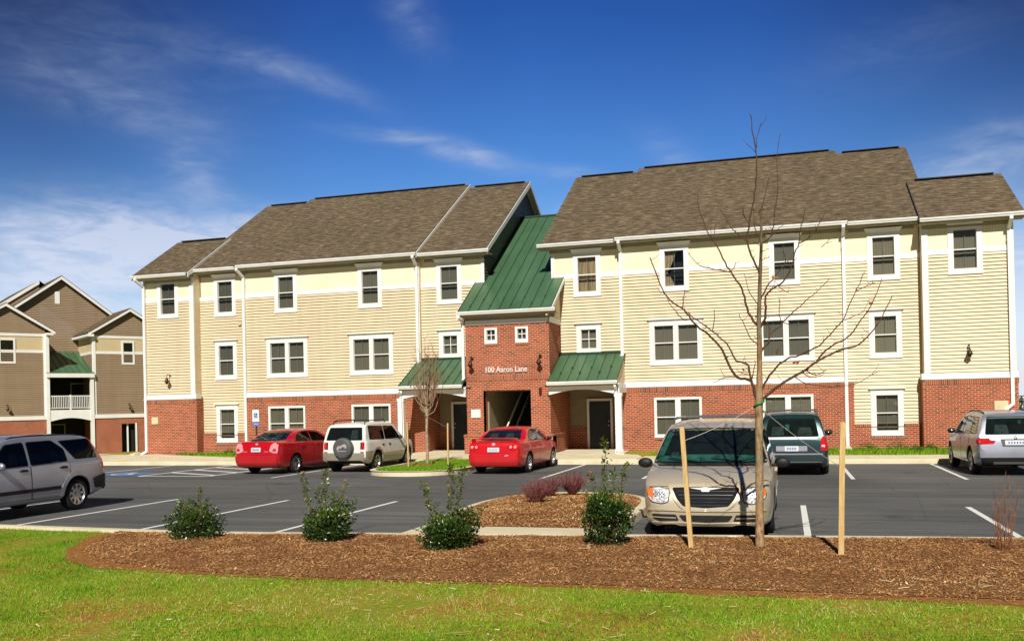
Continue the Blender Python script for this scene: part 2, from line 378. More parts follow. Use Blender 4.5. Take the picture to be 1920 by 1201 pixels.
paint('paint_darkred', (0.50, 0.0, 0.010), 0.0, 0.35)
paint('paint_silver', (0.40, 0.41, 0.48), 0.55, 0.34)
paint('paint_white', (0.80, 0.79, 0.74), 0.0, 0.3)
paint('paint_champagne', (0.40, 0.36, 0.28), 0.4, 0.36)
paint('paint_teal', (0.020, 0.055, 0.058), 0.45, 0.3)
k = NT('car_glass'); k.t.nodes.remove(k.b)
tr = k.n('ShaderNodeBsdfTransparent'); tr.inputs[0].default_value = (0.55, 0.66, 0.62, 1); gl = k.n('ShaderNodeBsdfGlossy'); gl.inputs['Roughness'].default_value = 0.02
fr = k.n('ShaderNodeFresnel'); fr.inputs[0].default_value = 1.52; wv = k.n('ShaderNodeBump'); k.l(k.noise(k.obj(), 1.6, 2), wv.inputs['Height']); wv.inputs['Strength'].default_value = 0.15; wv.inputs['Distance'].default_value = 0.02; k.l(wv.outputs[0], gl.inputs['Normal'])
mx = k.n('ShaderNodeMixShader'); k.l(fr.outputs[0], mx.inputs[0]); k.l(tr.outputs[0], mx.inputs[1]); k.l(gl.outputs[0], mx.inputs[2]); k.l(mx.outputs[0], k.out.inputs[0]); M['car_glass'] = k.m
plain('cabin_dark', (0.012, 0.014, 0.015), 0.9, 0.6, 5); plain('seat_grey', (0.075, 0.08, 0.08), 0.9, 0.4, 8); plain('reflection_sticker_teal', (0.05, 0.16, 0.14), 0.6, 0.5, 6); plain('cabin_reflection_pale', (0.42, 0.42, 0.30), 0.8, 0.5, 7)  # teal and pale colours also stand in for reflections in the glass
plain('black_plastic', (0.012, 0.012, 0.013), 0.55, 0.2)
plain('grey_plastic', (0.09, 0.09, 0.09), 0.6, 0.15)
plain('tyre', (0.014, 0.014, 0.014), 0.85, 0.2, 12)
plain('alloy', (0.55, 0.55, 0.56), 0.28, 0.05, metal=0.85)
plain('chrome', (0.75, 0.75, 0.76), 0.12, 0.03, metal=1.0)
plain('lamp_red', (0.55, 0.012, 0.012), 0.12, 0.25, 9, coat=0.6)
plain('lamp_clear', (0.52, 0.54, 0.58), 0.12, 0.75, 30, coat=0.8)
plain('lamp_amber', (0.75, 0.17, 0.03), 0.12, 0.2, 9, coat=0.6)
plain('lamp_pink', (0.75, 0.30, 0.32), 0.10, 0.3, 14, coat=0.8)
plain('plate_white', (0.72, 0.72, 0.68), 0.4, 0.08, 30)
plain('badge_pale', (0.7, 0.62, 0.60), 0.3, 0.05, metal=0.5)
plain('under_dark', (0.006, 0.006, 0.006), 0.9, 0.1)
# ------------------------------------------------------------------ walls / windows in a local frame
class Fr:
    """u along the wall, o outward, z up"""
    def __init__(s, org, du, do): s.o = Vector(org); s.du = Vector(du); s.do = Vector(do)
    def __call__(s, u, o, z): return tuple(s.o + s.du * u + s.do * o + Vector((0, 0, z)))
    def box(s, mb, u0, u1, o0, o1, z0, z1):
        P = s; v = [P(u0, o0, z0), P(u1, o0, z0), P(u1, o1, z0), P(u0, o1, z0), P(u0, o0, z1), P(u1, o0, z1), P(u1, o1, z1), P(u0, o1, z1)]
        mb.add(v, [(0, 3, 2, 1), (4, 5, 6, 7), (0, 1, 5, 4), (1, 2, 6, 5), (2, 3, 7, 6), (3, 0, 4, 7)])
def front(Y): return Fr((0, Y, 0), (1, 0, 0), (0, -1, 0))
def side_r(X): return Fr((X, 0, 0), (0, 1, 0), (1, 0, 0))      # faces +X, u = Y
def side_l(X): return Fr((X, 0, 0), (0, 1, 0), (-1, 0, 0))

def wall(mb, P, u0, u1, z0, z1, holes=(), lap=0.0, top=None, depth=0.12):
    """flat or lap-sided wall with real openings; top(u) optional sloped top"""
    us = {u0, u1}; zs = {z0, z1}
    for a, b, c, d in holes: us |= {a, b}; zs |= {c, d}
    if lap:
        n = int(math.floor(z0 / lap)); z = n * lap
        while z < z1:
            if z > z0: zs.add(round(z, 5))
            z += lap
    us = sorted(x for x in us if u0 <= x <= u1); zs = sorted(x for x in zs if z0 <= x <= z1)
    def off(z, upper):
        if not lap: return 0.0
        t = (z / lap) - math.floor(z / lap + 1e-6)
        if upper and t < 1e-4: t = 1.0
        return 0.048 * (1 - max(0, min(1, t)))
    for i in range(len(us) - 1):
        for j in range(len(zs) - 1):
            a, b, c, d = us[i], us[i + 1], zs[j], zs[j + 1]
            if b - a < 1e-5 or d - c < 1e-5: continue
            cu, cz = (a + b) / 2, (c + d) / 2
            if any(h[0] < cu < h[1] and h[2] < cz < h[3] for h in holes): continue
            mb.quad(P(a, off(c, False), c), P(b, off(c, False), c), P(b, off(d, True), d), P(a, off(d, True), d))
            if lap and abs(c / lap - round(c / lap)) < 1e-3:
                mb.quad(P(a, 0, c), P(b, 0, c), P(b, 0.048, c), P(a, 0.048, c))
    for a, b, c, d in holes:   # reveals
        c, d = max(c, z0), min(d, z1)
        if d - c < 1e-3: continue
        for q in ((a, a, c, d), (b, b, c, d)):
            mb.quad(P(q[0], 0, q[2]), P(q[0], -depth, q[2]), P(q[0], -depth, q[3]), P(q[0], 0, q[3]))
        for z in (c, d): mb.quad(P(a, 0, z), P(b, 0, z), P(b, -depth, z), P(a, -depth, z))

def window(parent, P, uc, kind, o=0.0, label=None, curtain=None):
    """returns the opening rectangles; builds window > sash, pane, blind"""
    small = kind in ('small',); dbl = kind.startswith('d')
    zr = {'s3': (6.58, 8.0), 's2': (3.63, 5.01), 's1': (0.68, 2.03), 'd2': (3.63, 5.01), 'd1': (0.64, 2.04), 'small': (4.23, 5.01), 'tiny': (4.60, 5.02)}[kind]
    w = 0.77 if not small else 0.64
    if kind == 'tiny': w = 0.36
    if dbl: ops = [(uc - 0.855, uc - 0.095), (uc + 0.095, uc + 0.855)]
    else: ops = [(uc - w / 2, uc + w / 2)]
    t = MB(); z0, z1 = zr; U0, U1 = ops[0][0], ops[-1][1]
    side = 0.19; top = 0.19; bot = 0.18; pr = 0.045
    if kind == 'd1': side = 0.085; top = 0.09; bot = 0.09; pr = 0.02
    if kind == 'tiny': side = 0.09; top = 0.08; bot = 0.14; pr = 0.04
    a, b = U0 - side, U1 + side
    for lo, hi in ((a, U0), (U1, b)): P.box(t, lo, hi, o - 0.02, o + pr, z0 - bot, z1 + top)
    P.box(t, U0, U1, o - 0.02, o + pr, z1, z1 + top); P.box(t, U0, U1, o - 0.02, o + pr, z0 - bot, z0)
    if dbl: P.box(t, ops[0][1], ops[1][0], o - 0.06, o + pr - 0.004, z0, z1)
    if kind not in ('d1', 'tiny'):
        zc = z1 + top
        if kind == 's3':   # crown flaring out to the soffit
            f = [(a - 0.01, 0.05, zc), (b + 0.01, 0.05, zc), (b + 0.10, 0.17, zc + 0.15), (a - 0.10, 0.17, zc + 0.15)]
            v = [P(u, o + q, z) for u, q, z in f] + [P(u, o - 0.02, z) for u, q, z in f]
            t.add(v, [(0, 1, 2, 3), (4, 7, 6, 5), (0, 4, 5, 1), (1, 5, 6, 2), (2, 6, 7, 3), (3, 7, 4, 0)])
        else:
            P.box(t, a - 0.03, b + 0.03, o - 0.02, o + pr + 0.03, zc, zc + 0.05)
            P.box(t, a - 0.08, b + 0.08, o - 0.02, o + pr + 0.09, zc + 0.05, zc + 0.09)
    if kind in ('s1', 'd1', 's2', 'd2', 's3', 'small'): P.box(t, a - 0.012, b + 0.012, o - 0.02, o + pr + 0.03, z0 - bot - 0.025, z0 - bot + 0.03)
    win = t.build('window', M['white_trim'], parent, label)
    s = MB(); mu = MB(); g = MB(); bl = MB(); dk = MB(); cr = MB()
    for A, B in ops:
        zm = (z0 + z1) / 2; f = 0.014
        for lo, hi in ((A, A + f), (B - f, B)): P.box(s, lo, hi, o - 0.07, o - 0.02, z0, z1)
        P.box(s, A + f, B - f, o - 0.07, o - 0.02, z1 - f, z1); P.box(s, A + f, B - f, o - 0.07, o - 0.02, z0, z0 + f)
        if kind in ('small', 'tiny'):
            P.box(s, A + f, B - f, o - 0.055, o - 0.025, zm - 0.014, zm + 0.014); P.box(s, (A + B) / 2 - 0.014, (A + B) / 2 + 0.014, o - 0.0555, o - 0.0255, z0 + f, z1 - f)
        else:
            P.box(s, A + f, B - f, o - 0.07, o - 0.025, zm - 0.019, zm + 0.019)
            P.box(mu, (A + B) / 2 - 0.006, (A + B) / 2 + 0.006, o - 0.083, o - 0.052, zm + 0.019, z1 - f)
            P.box(mu, (A + B) / 2 - 0.005, (A + B) / 2 + 0.005, o - 0.082, o - 0.072, z0 + f, zm + 0.02)
        ta, tb = random.uniform(-.006, .006), random.uniform(-.006, .006)
        g.quad(P(A, o - 0.05 + ta, zm), P(B, o - 0.05 - ta, zm), P(B, o - 0.05 - tb, z1), P(A, o - 0.05 + tb, z1))
        g.quad(P(A, o - 0.068 + tb, z0), P(B, o - 0.068 - tb, z0), P(B, o - 0.068 - ta, zm), P(A, o - 0.068 + ta, zm))
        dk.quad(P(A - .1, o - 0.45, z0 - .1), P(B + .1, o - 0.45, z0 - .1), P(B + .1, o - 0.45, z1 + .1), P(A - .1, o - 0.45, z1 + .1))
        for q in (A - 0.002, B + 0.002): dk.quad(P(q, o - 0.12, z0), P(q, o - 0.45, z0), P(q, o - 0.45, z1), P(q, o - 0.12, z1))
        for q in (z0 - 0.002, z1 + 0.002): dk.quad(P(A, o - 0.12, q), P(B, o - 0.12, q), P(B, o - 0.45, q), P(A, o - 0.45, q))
        if curtain is None:
            n = 15   # vertical blind: gently angled vanes
            for i in range(n):
                u0 = A + (B - A) * i / n; u1 = A + (B - A) * (i + 1) / n
                sl = 0.018
                bl.quad(P(u0, o - 0.115 - sl, z0 + 0.01), P(u1, o - 0.115, z0 + 0.01), P(u1, o - 0.115, z1 - 0.02), P(u0, o - 0.115 - sl, z1 - 0.02))
        else:
            cols, rows = 26, 16
            for half in (0, 1):
                grid = []
                for j in range(rows + 1):
                    z = z0 + (z1 - z0) * j / rows; tt = j / rows
                    if curtain == 'tied': wd = (0.10 + 0.80 * abs(tt - 0.42) ** 0.75) * (1 if half == 0 else 0.02)
                    else: wd = 0.5
                    row = []
                    for i in range(cols + 1):
                        q = i / cols; d_ = 0.018 * math.sin(q * 40 + half + 2 * tt)
                        u = A + (B - A) * wd * q if half == 0 else B - (B - A) * wd * q
                        row.append(P(u, o - 0.15 + d_, z))
                    grid.append(row)
                cr.loft(grid, closed=False, caps=False, smooth=True)
    if mu.v: mu.build('muntin', M['screen_frame'], win)
    s.build('sash', [M['white_metal']], win); g.build('pane', M['window_glass'], win)
    if bl.v: bl.build('blind', M['blind'], win)
    else: cr.build('curtain', M['curtain'], win)
    dk.build('room', M['room_dark'], win)
    return [(A, B, z0, z1) for A, B in ops]

def win_holes(uc, kind):
    zr = {'s3': (6.58, 8.0), 's2': (3.63, 5.01), 's1': (0.68, 2.03), 'd2': (3.63, 5.01), 'd1': (0.64, 2.04), 'small': (4.23, 5.01), 'tiny': (4.60, 5.02)}[kind]
    w = {'small': 0.64, 'tiny': 0.36}.get(kind, 0.77)
    if kind.startswith('d'): return [(uc - 0.855, uc - 0.095, *zr), (uc + 0.095, uc + 0.855, *zr)]
    return [(uc - w / 2, uc + w / 2, *zr)]

def gutter(parent, x0, x1, ye, z, wy, el=0.12, er=0.12):
    """K-style gutter with soffit and fascia. ye: gutter front, z: rim height"""
    prof = [(ye + 0.035, z - 0.13), (ye + 0.02, z - 0.085), (ye - 0.01, z - 0.055), (ye - 0.015, z), (ye + 0.005, z), (ye + 0.01, z - 0.05), (ye + 0.12, z - 0.055), (ye + 0.12, z - 0.13)]
    g = MB(); g.prism(prof, 'x', x0, x1)
    g.box(x0, x0 + 0.006, ye - 0.016, ye + 0.121, z - 0.13, z + 0.001); g.box(x1 - 0.006, x1, ye - 0.016, ye + 0.121, z - 0.13, z + 0.001)
    g.build('gutter', M['white_metal'], parent)
    s = MB(); s.box(x0 + 0.01, x1 - 0.01, ye + 0.122, ye + 0.145, z - 0.19, z - 0.01)       # fascia
    s.box(x0 + 0.012, x1 - 0.012, ye + 0.146, wy + 0.06, z - 0.19, z - 0.165)                  # soffit
    s.box(x0 + el + 0.02, x1 - er - 0.02, wy - 0.05, wy + 0.05, z - 0.33, z - 0.192)             # frieze moulding
    s.build('soffit', M['soffit'], parent)

def downspout(parent, x, yw, ztop, zbot, yg, xk=0.0, w=0.085, kick=None):
    """outlet at the gutter, elbow back to the wall, pipe down, optional kick at the bottom"""
    m = MB()
    def seg(p, q):
        a, b = Vector(p), Vector(q); d = (b - a).normalized()
        s_ = Vector((1, 0, 0)) if abs(d.x) < 0.7 else Vector((0, 1, 0))
        n_ = d.cross(s_).normalized(); s2 = n_.cross(d).normalized(); h = w / 2
        m.loft([[tuple(c + s2 * i * h + n_ * j * h * 0.8) for i, j in ((-1, -1), (1, -1), (1, 1), (-1, 1))] for c in (a, b)], True, True)
    yp = yw - 0.06
    seg((x + xk, yg + 0.05, ztop - 0.12), (x + xk, yg + 0.05, ztop - 0.24)); seg((x + xk, yg + 0.05, ztop - 0.22), (x, yp, ztop - 0.50)); seg((x, yp, ztop - 0.48), (x, yp, zbot))
    if kick: seg((x, yp, zbot + 0.02), (x + kick[0], yp + kick[1], zbot + kick[2]))
    for z in (ztop - 0.9, (ztop + zbot) / 2, zbot + 0.4): m.box(x - w / 2 - 0.012, x + w / 2 + 0.012, yp - w * 0.4 - 0.004, yp + w * 0.4 + 0.03, z, z + 0.03)
    m.build('downspout', M['white_metal'], parent)

def roof(parent, x0, x1, ye, ze, yr, slope, yback=None, rakes=('', ''), name='roof'):
    """shingle roof, eave line (ye, ze) up to ridge at yr, back slope mirrored"""
    zr = ze + slope * (yr - ye); yb = 2 * yr - ye if yback is None else yback; zb = zr - slope * (yb - yr); th = 0.045
    m = MB()
    m.prism([(ye, ze), (yr, zr), (yb, zb), (yb, zb - th), (yr, zr - th * 1.2), (ye, ze - th)], 'x', x0, x1)
    # overlapping courses as fine real steps
    rf = m.build(name, M['shingles'], parent)
    c = MB(); c.prism([(yr - 0.16, zr + 0.005), (yr - 0.13, zr + 0.03), (yr, zr + 0.075), (yr + 0.13, zr + 0.03), (yr + 0.16, zr + 0.005)], 'x', x0 + 0.28, x1 - 0.28)
    c.build('ridge_vent', M['ridge_cap'], rf)
    for e, s, x in ((rakes[0], -1, x0), (rakes[1], 1, x1)):
        if not e: continue
        k = MB(); a, b = sorted((x + s * 0.003, x + s * 0.03))
        k.prism([(ye, ze - 0.0), (yr, zr), (yb, zb), (yb, zb - 0.21), (yr, zr - 0.24), (ye, ze - 0.21)], 'x', a, b)
        a, b = sorted((x + s * 0.0025, x - s * 0.30))
        if e == 'o': k.prism([(ye + 0.1, ze - 0.16 + 0.06), (yr, zr - 0.18), (yb, zb - 0.16), (yb, zb - 0.19), (yr, zr - 0.21), (ye + 0.1, ze - 0.19 + 0.06)], 'x', a, b)
        k.build('rake_trim', M['grey_plastic'] if e == 'd' else M['white_trim'], rf)  # dark variant puts the shaded side's tone into the trim colour
    return rf

def wall_lamp(parent, P, u, z, name='wall_lamp'):
    """gooseneck barn light"""
    m = MB(); pts = [P(u, 0.01, z + 0.05), P(u, 0.10, z + 0.14), P(u, 0.22, z + 0.14), P(u, 0.28, z + 0.05), P(u, 0.28, z - 0.04)]
    m.tube(pts, 0.016, 6)
    c = P(u, 0.28, 0)
    m.lathe([(0.03, z - 0.02), (0.05, z - 0.06), (0.10, z - 0.18), (0.12, z - 0.22), (0.11, z - 0.225), (0.05, z - 0.12), (0.01, z - 0.10)], (c[0], c[1], 0), 'z', 14)
    m.ell((c[0], c[1], z - 0.24), (0.07, 0.07, 0.10), 10, 6)
    q = P(u, 0.012, z + 0.05); m.box(q[0] - 0.05, q[0] + 0.05, q[1] - 0.02, q[1] + 0.02, q[2] - 0.06, q[2] + 0.06)
    return m.build(name, M['lamp_bronze'], parent)

# ------------------------------------------------------------------ the main building
BLD = empty('apartment_building', (0, 0, 0), 0, 'three-storey apartment building with brick base, cream siding and green metal entry roof facing the lot', 'building')
YC, YB, YA = 37.25, 37.45, 36.95
LAP = 0.128
AX = -10.8
bays = {  # name: x0, x1, wall y, windows [(xc, kind)], brick top
    'A': (-29.10, -26.40, YA, [(-27.80, 's3')], 2.55),
    'B': (-26.40, -23.90, YB, [(-25.04, 's3'), (-25.04, 's2'), (-25.04, 's1')], 0.95),
    'C': (-23.90, -15.20, YC, [(-21.72, 's3'), (-17.53, 's3'), (-21.72, 'd2'), (-17.53, 'd2'), (-21.76, 'd1'), (-17.57, 'd1')], 2.55),
    'D': (-15.20, -12.62, YB, [(-13.88, 's3'), (-13.88, 'small')], None),
    'F': (-8.96, -6.40, YB, [(-7.80, 's3'), (-7.78, 'small')], None),
    'G': (-6.40, 2.25, YC, [(-4.19, 's3'), (0.04, 's3'), (-4.19, 'd2'), (0.04, 'd2'), (-4.16, 'd1'), (0.06, 'd1')], 2.55),
    'H': (2.25, 4.92, YB, [(3.64, 's3'), (3.65, 's2'), (3.65, 's1')], 0.95),
    'I': (4.92, 7.92, YA, [(6.37, 's3')], 2.55),
}
SIDE_, BRK, TRM, SOL = MB(), MB(), MB(), MB()
for nm, (x0, x1, Y, wins, bt) in bays.items():
    P = front(Y); holes = []; SID, PAN = MB(), MB()
    for xc, kd in wins:
        holes += win_holes(xc, kd)
        bo = 0.085 if kd == 'd1' else 0.0
        cur = {('G', 's3', -4.19): 'tied', ('F', 's3', -7.80): 'full'}.get((nm, kd, xc))
        lab = {'tied': 'window with a light curtain tied back to one side', 'full': 'window with closed patterned curtains'}.get(cur)
        window(BLD, P, xc, kd, bo, lab, cur)
    zl = (bt if bt else 2.55)
    wall(SID, P, x0, x1, zl, 7.12, holes, LAP)
    px0, px1 = (x0, x1)
    if nm == 'D': px1 = -12.27
    if nm == 'F': px0 = -9.30
    wall(PAN, P, px0, px1, 7.12, 8.56, holes, 0)
    # vertical grooves of the panel
    # frieze board with gaps at windows
    cuts = [px0]
    for xc, kd in wins:
        if kd == 's3': cuts += [xc - 0.575, xc + 0.575]
    cuts.append(px1); cuts.sort()
    for a, b in zip(cuts[0::2], cuts[1::2]): P.box(TRM, a + 0.001, b - 0.001, -0.01, 0.034, 7.14, 7.33)
    if bt:
        if bt > 2:
            e0, e1 = x0, x1
            if nm in 'AI': e0 -= 0.08 if nm == 'A' else 0; e1 += 0.08 if nm == 'I' else 0
            if nm == 'G': e1 += 0.22
            if nm == 'C': e0 -= 0.0
            Q = front(Y - 0.085)
            d1 = [h for h in holes if h[3] < 2.5]
            wall(BRK, Q, e0, e1, -0.35, 2.36, d1, 0)
            Q.box(SOL, e0 - 0.015, e1 + 0.015, -0.08, 0.018, 2.36, 2.565)          # soldier course
            P.box(TRM, e0 - 0.02, e1 + 0.02, -0.02, 0.115, 2.566, 2.60); P.box(TRM, x0 + 0.002, x1 - 0.002, -0.02, 0.05, 2.60, 2.79)  # water table
            for xe, s in ((e0, -1), (e1, 1)): BRK.quad((xe, Y - 0.085, -0.35), (xe, Y + 0.8, -0.35), (xe, Y + 0.8, 2.565), (xe, Y - 0.085, 2.565))
            for xc, kd in wins:
                if kd == 'd1': Q.box(SOL, xc - 0.93, xc + 0.93, -0.02, 0.03, 0.44, 0.548)
        else:
            Q = front(Y - 0.085)
            xw = wins[-1][0]; g0, g1 = xw - 0.577, xw + 0.577
            wall(BRK, Q, x0, x1, -0.35, bt - 0.10, [(g0, g1, 0.50, 2.0)], 0)
            for a, b in ((x0, g0), (g1, x1)): Q.box(SOL, a, b, -0.08, 0.03, bt - 0.10, bt)
            Q.box(SOL, g0, g1, -0.02, 0.03, 0.39, 0.50)
    SID.build('siding_wall', M['siding'], BLD); PAN.build('cream_panel', M['cream_panel'], BLD)
SID = SIDE_
# corner boards and pilasters
for x0, x1, Y in ((-29.14, -29.02, YA), (-26.62, -26.39, YA), (4.91, 5.12, YA), (7.80, 7.93, YA), (-23.93, -23.80, YC), (2.13, 2.26, YC), (-15.34, -15.19, YC), (-6.41, -6.28, YC)):
    front(Y).box(TRM, x0, x1, -0.02, 0.045, 2.792, 8.24)
front(YB).box(TRM, -12.40, -12.26, -0.02, 0.045, 7.12, 8.24); front(YB).box(TRM, -9.31, -9.17, -0.02, 0.045, 7.12, 8.24)
# side returns between bays (A/B, B/C, C/D, F/G, G/H, H/I), outer end walls
for X, ya, yb in ((-26.40, YA, YB), (-23.90, YC, YB), (-15.20, YC, YB), (-6.40, YC, YB), (2.25, YC, YB), (4.92, YA, YB)):
    SID.box(X - 0.012, X + 0.012, ya + 0.03, yb + 0.02, 2.6, 8.5)
BRK.box(-26.395, -26.31, YA - 0.08, YB, -0.35, 2.56); BRK.box(4.83, 4.915, YA - 0.08, YB, -0.35, 2.56)
front(YA).box(TRM, -26.42, -26.30, -0.3, 0.112, 2.567, 2.79)
front(YA).box(TRM, 4.80, 4.935, -0.3, 0.112, 2.567, 2.79)
for X, P in ((-29.10, side_l(-29.10)), (7.92, side_r(7.92))):
    wall(SID, P, YA, 43.0, 2.55, 8.3, (), LAP); wall(BRK, P, YA, 43.0, -1.0, 2.55)
    P.box(TRM, YA - 0.04, 43.0, -0.02, 0.1, 2.56, 2.79); P.box(TRM, YA - 0.045, YA + 0.12, -0.02, 0.04, 2.8, 8.3)
    # small gable of the low end roof
    SID.prism([(YA, 8.25), (43.0, 8.25), (43.0, 8.6), (39.96, 10.42), (YA, 8.58)], 'x', X - 0.02, X + 0.02)
for X in (-26.38, 4.90):   # tall gables above the low end roofs
    SID.prism([(YB, 2.5), (51.0, 2.5), (51.0, 8.7), (44.2, 12.85), (YB, 8.73)], 'x', X - 0.02, X + 0.02)
SID.box(-29.10, 7.92, 50.9, 51.0, -1.0, 8.6)
SID.build('siding_wall', M['siding'], BLD)
# shaded valley gables facing the green roof, full depth
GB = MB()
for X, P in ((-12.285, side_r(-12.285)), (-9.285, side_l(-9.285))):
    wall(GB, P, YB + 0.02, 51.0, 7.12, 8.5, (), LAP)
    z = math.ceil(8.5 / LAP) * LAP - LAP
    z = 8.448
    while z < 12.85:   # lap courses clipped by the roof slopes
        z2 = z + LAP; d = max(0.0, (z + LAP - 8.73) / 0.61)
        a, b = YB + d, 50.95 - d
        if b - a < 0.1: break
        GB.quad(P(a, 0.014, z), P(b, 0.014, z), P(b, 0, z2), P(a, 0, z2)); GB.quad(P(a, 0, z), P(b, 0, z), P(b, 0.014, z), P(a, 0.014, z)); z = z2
GB.build('gable_wall', M['shaded_gable_siding'], BLD)
# tower
TY, TX0, TX1 = 35.55, -12.52, -9.00
Pt = front(TY); oh = [(-11.80, -9.80, -0.35, 2.56)]
th = win_holes(-11.42, 'tiny') + win_holes(-10.12, 'tiny')
wall(BRK, Pt, TX0, TX1, -0.35, 5.3, oh + th, 0, depth=0.3)
for X, P in ((TX0, side_l(TX0)), (TX1, side_r(TX1))): wall(BRK, P, TY, 39.2, -0.35, 5.3)
Pt.box(SOL, TX0 - 0.02, TX1 + 0.02, -0.02, 0.022, 2.98, 3.19)
for a, b in ((TX0 - 0.10, -11.80), (-9.80, TX1 + 0.10)):   # thicker pier bases with rowlock caps
    BRK.box(a, b, TY - 0.11, TY + 0.5 if a > -11 else TY + 0.5, -0.35, 0.70)
    SOL.prism([(TY - 0.135, 0.70), (TY - 0.02, 0.80), (TY + 0.1, 0.80), (TY + 0.1, 0.70)], 'x', a - 0.02, b)
BRK.box(TX1, TX1 + 0.10, TY - 0.109, YB - 0.05, -0.35, 0.70); SOL.box(TX1 - 0.01, TX1 + 0.125, TY - 0.132, YB - 0.05, 0.701, 0.775)
BRK.box(TX0 - 0.10, TX0, TY - 0.109, YB - 0.05, -0.35, 0.70); SOL.box(TX0 - 0.125, TX0 + 0.01, TY - 0.132, YB - 0.05, 0.701, 0.775)
for xc in (-11.42, -10.12):
    window(BLD, Pt, xc, 'tiny'); Pt.box(SOL, xc - 0.27, xc + 0.27, -0.02, 0.03, 4.37, 4.458)
wall(BRK, side_r(-11.80), TY, TY + 0.55, -0.35, 2.56); wall(BRK, side_l(-9.80), TY, TY + 0.55, -0.35, 2.56)
TRM.box(TX0 - 0.03, TX1 + 0.03, TY - 0.05, TY + 0.02, 5.24, 5.46)
TRM.box(TX1 + 0.002, TX1 + 0.05, TY - 0.05, YB, 5.24, 5.46); TRM.box(TX0 - 0.05, TX0 - 0.002, TY - 0.05, YB, 5.24, 5.46)
# cheek triangles of siding above the tower side walls
ck = MB()
for X, s in ((TX1, 1), (TX0, -1)):
    ck.prism([(TY - 0.38, 5.47), (YB, 5.47), (YB, 7.06), (TY - 0.38, 5.62)], 'x', X - 0.02 if s > 0 else X - 0.05, X + 0.05 if s > 0 else X + 0.02)
ck.build('cheek_wall', M['siding'], BLD)
BRK.build('brick_wall', M['brick'], BLD); SOL.build('soldier_course', M['brick_soldier'], BLD)

# stairway seen through the tower opening
st = MB(); st.mi = 0
st.box(-11.80, -11.74, TY + 0.55, 41.5, 0, 2.9); st.box(-9.86, -9.80, TY + 0.55, 41.5, 0, 2.9)
st.build('stair_wall', M['recess_wall'], BLD)
st = MB()
for i in range(14): st.box(-11.2, -9.86, 36.9 + i * 0.28, 37.2 + i * 0.28 + 0.03, 0.0, 0.18 + i * 0.18)
st.box(-11.8, -9.8, 41.45, 41.5, 0, 4.0); st.build('stair', M['room_dark'], BLD)
st = MB(); st.prism([(36.6, 0.85), (40.6, 3.35), (40.6, 3.43), (36.6, 0.93)], 'x', -11.24, -11.19); st.box(-11.235, -11.195, 36.6, 36.64, 0, 0.9)
st.prism([(36.6, 0.0), (40.6, 2.5), (40.6, 2.3), (36.9, 0.0)], 'x', -11.26, -11.201)
st.build('stair_rail', M['white_trim'], BLD)
# ceiling of passage
st = MB(); st.box(-11.8, -9.8, TY + 0.3, 41.5, 2.56, 2.7)
st.build('passage_ceiling', M['recess_wall'], BLD)

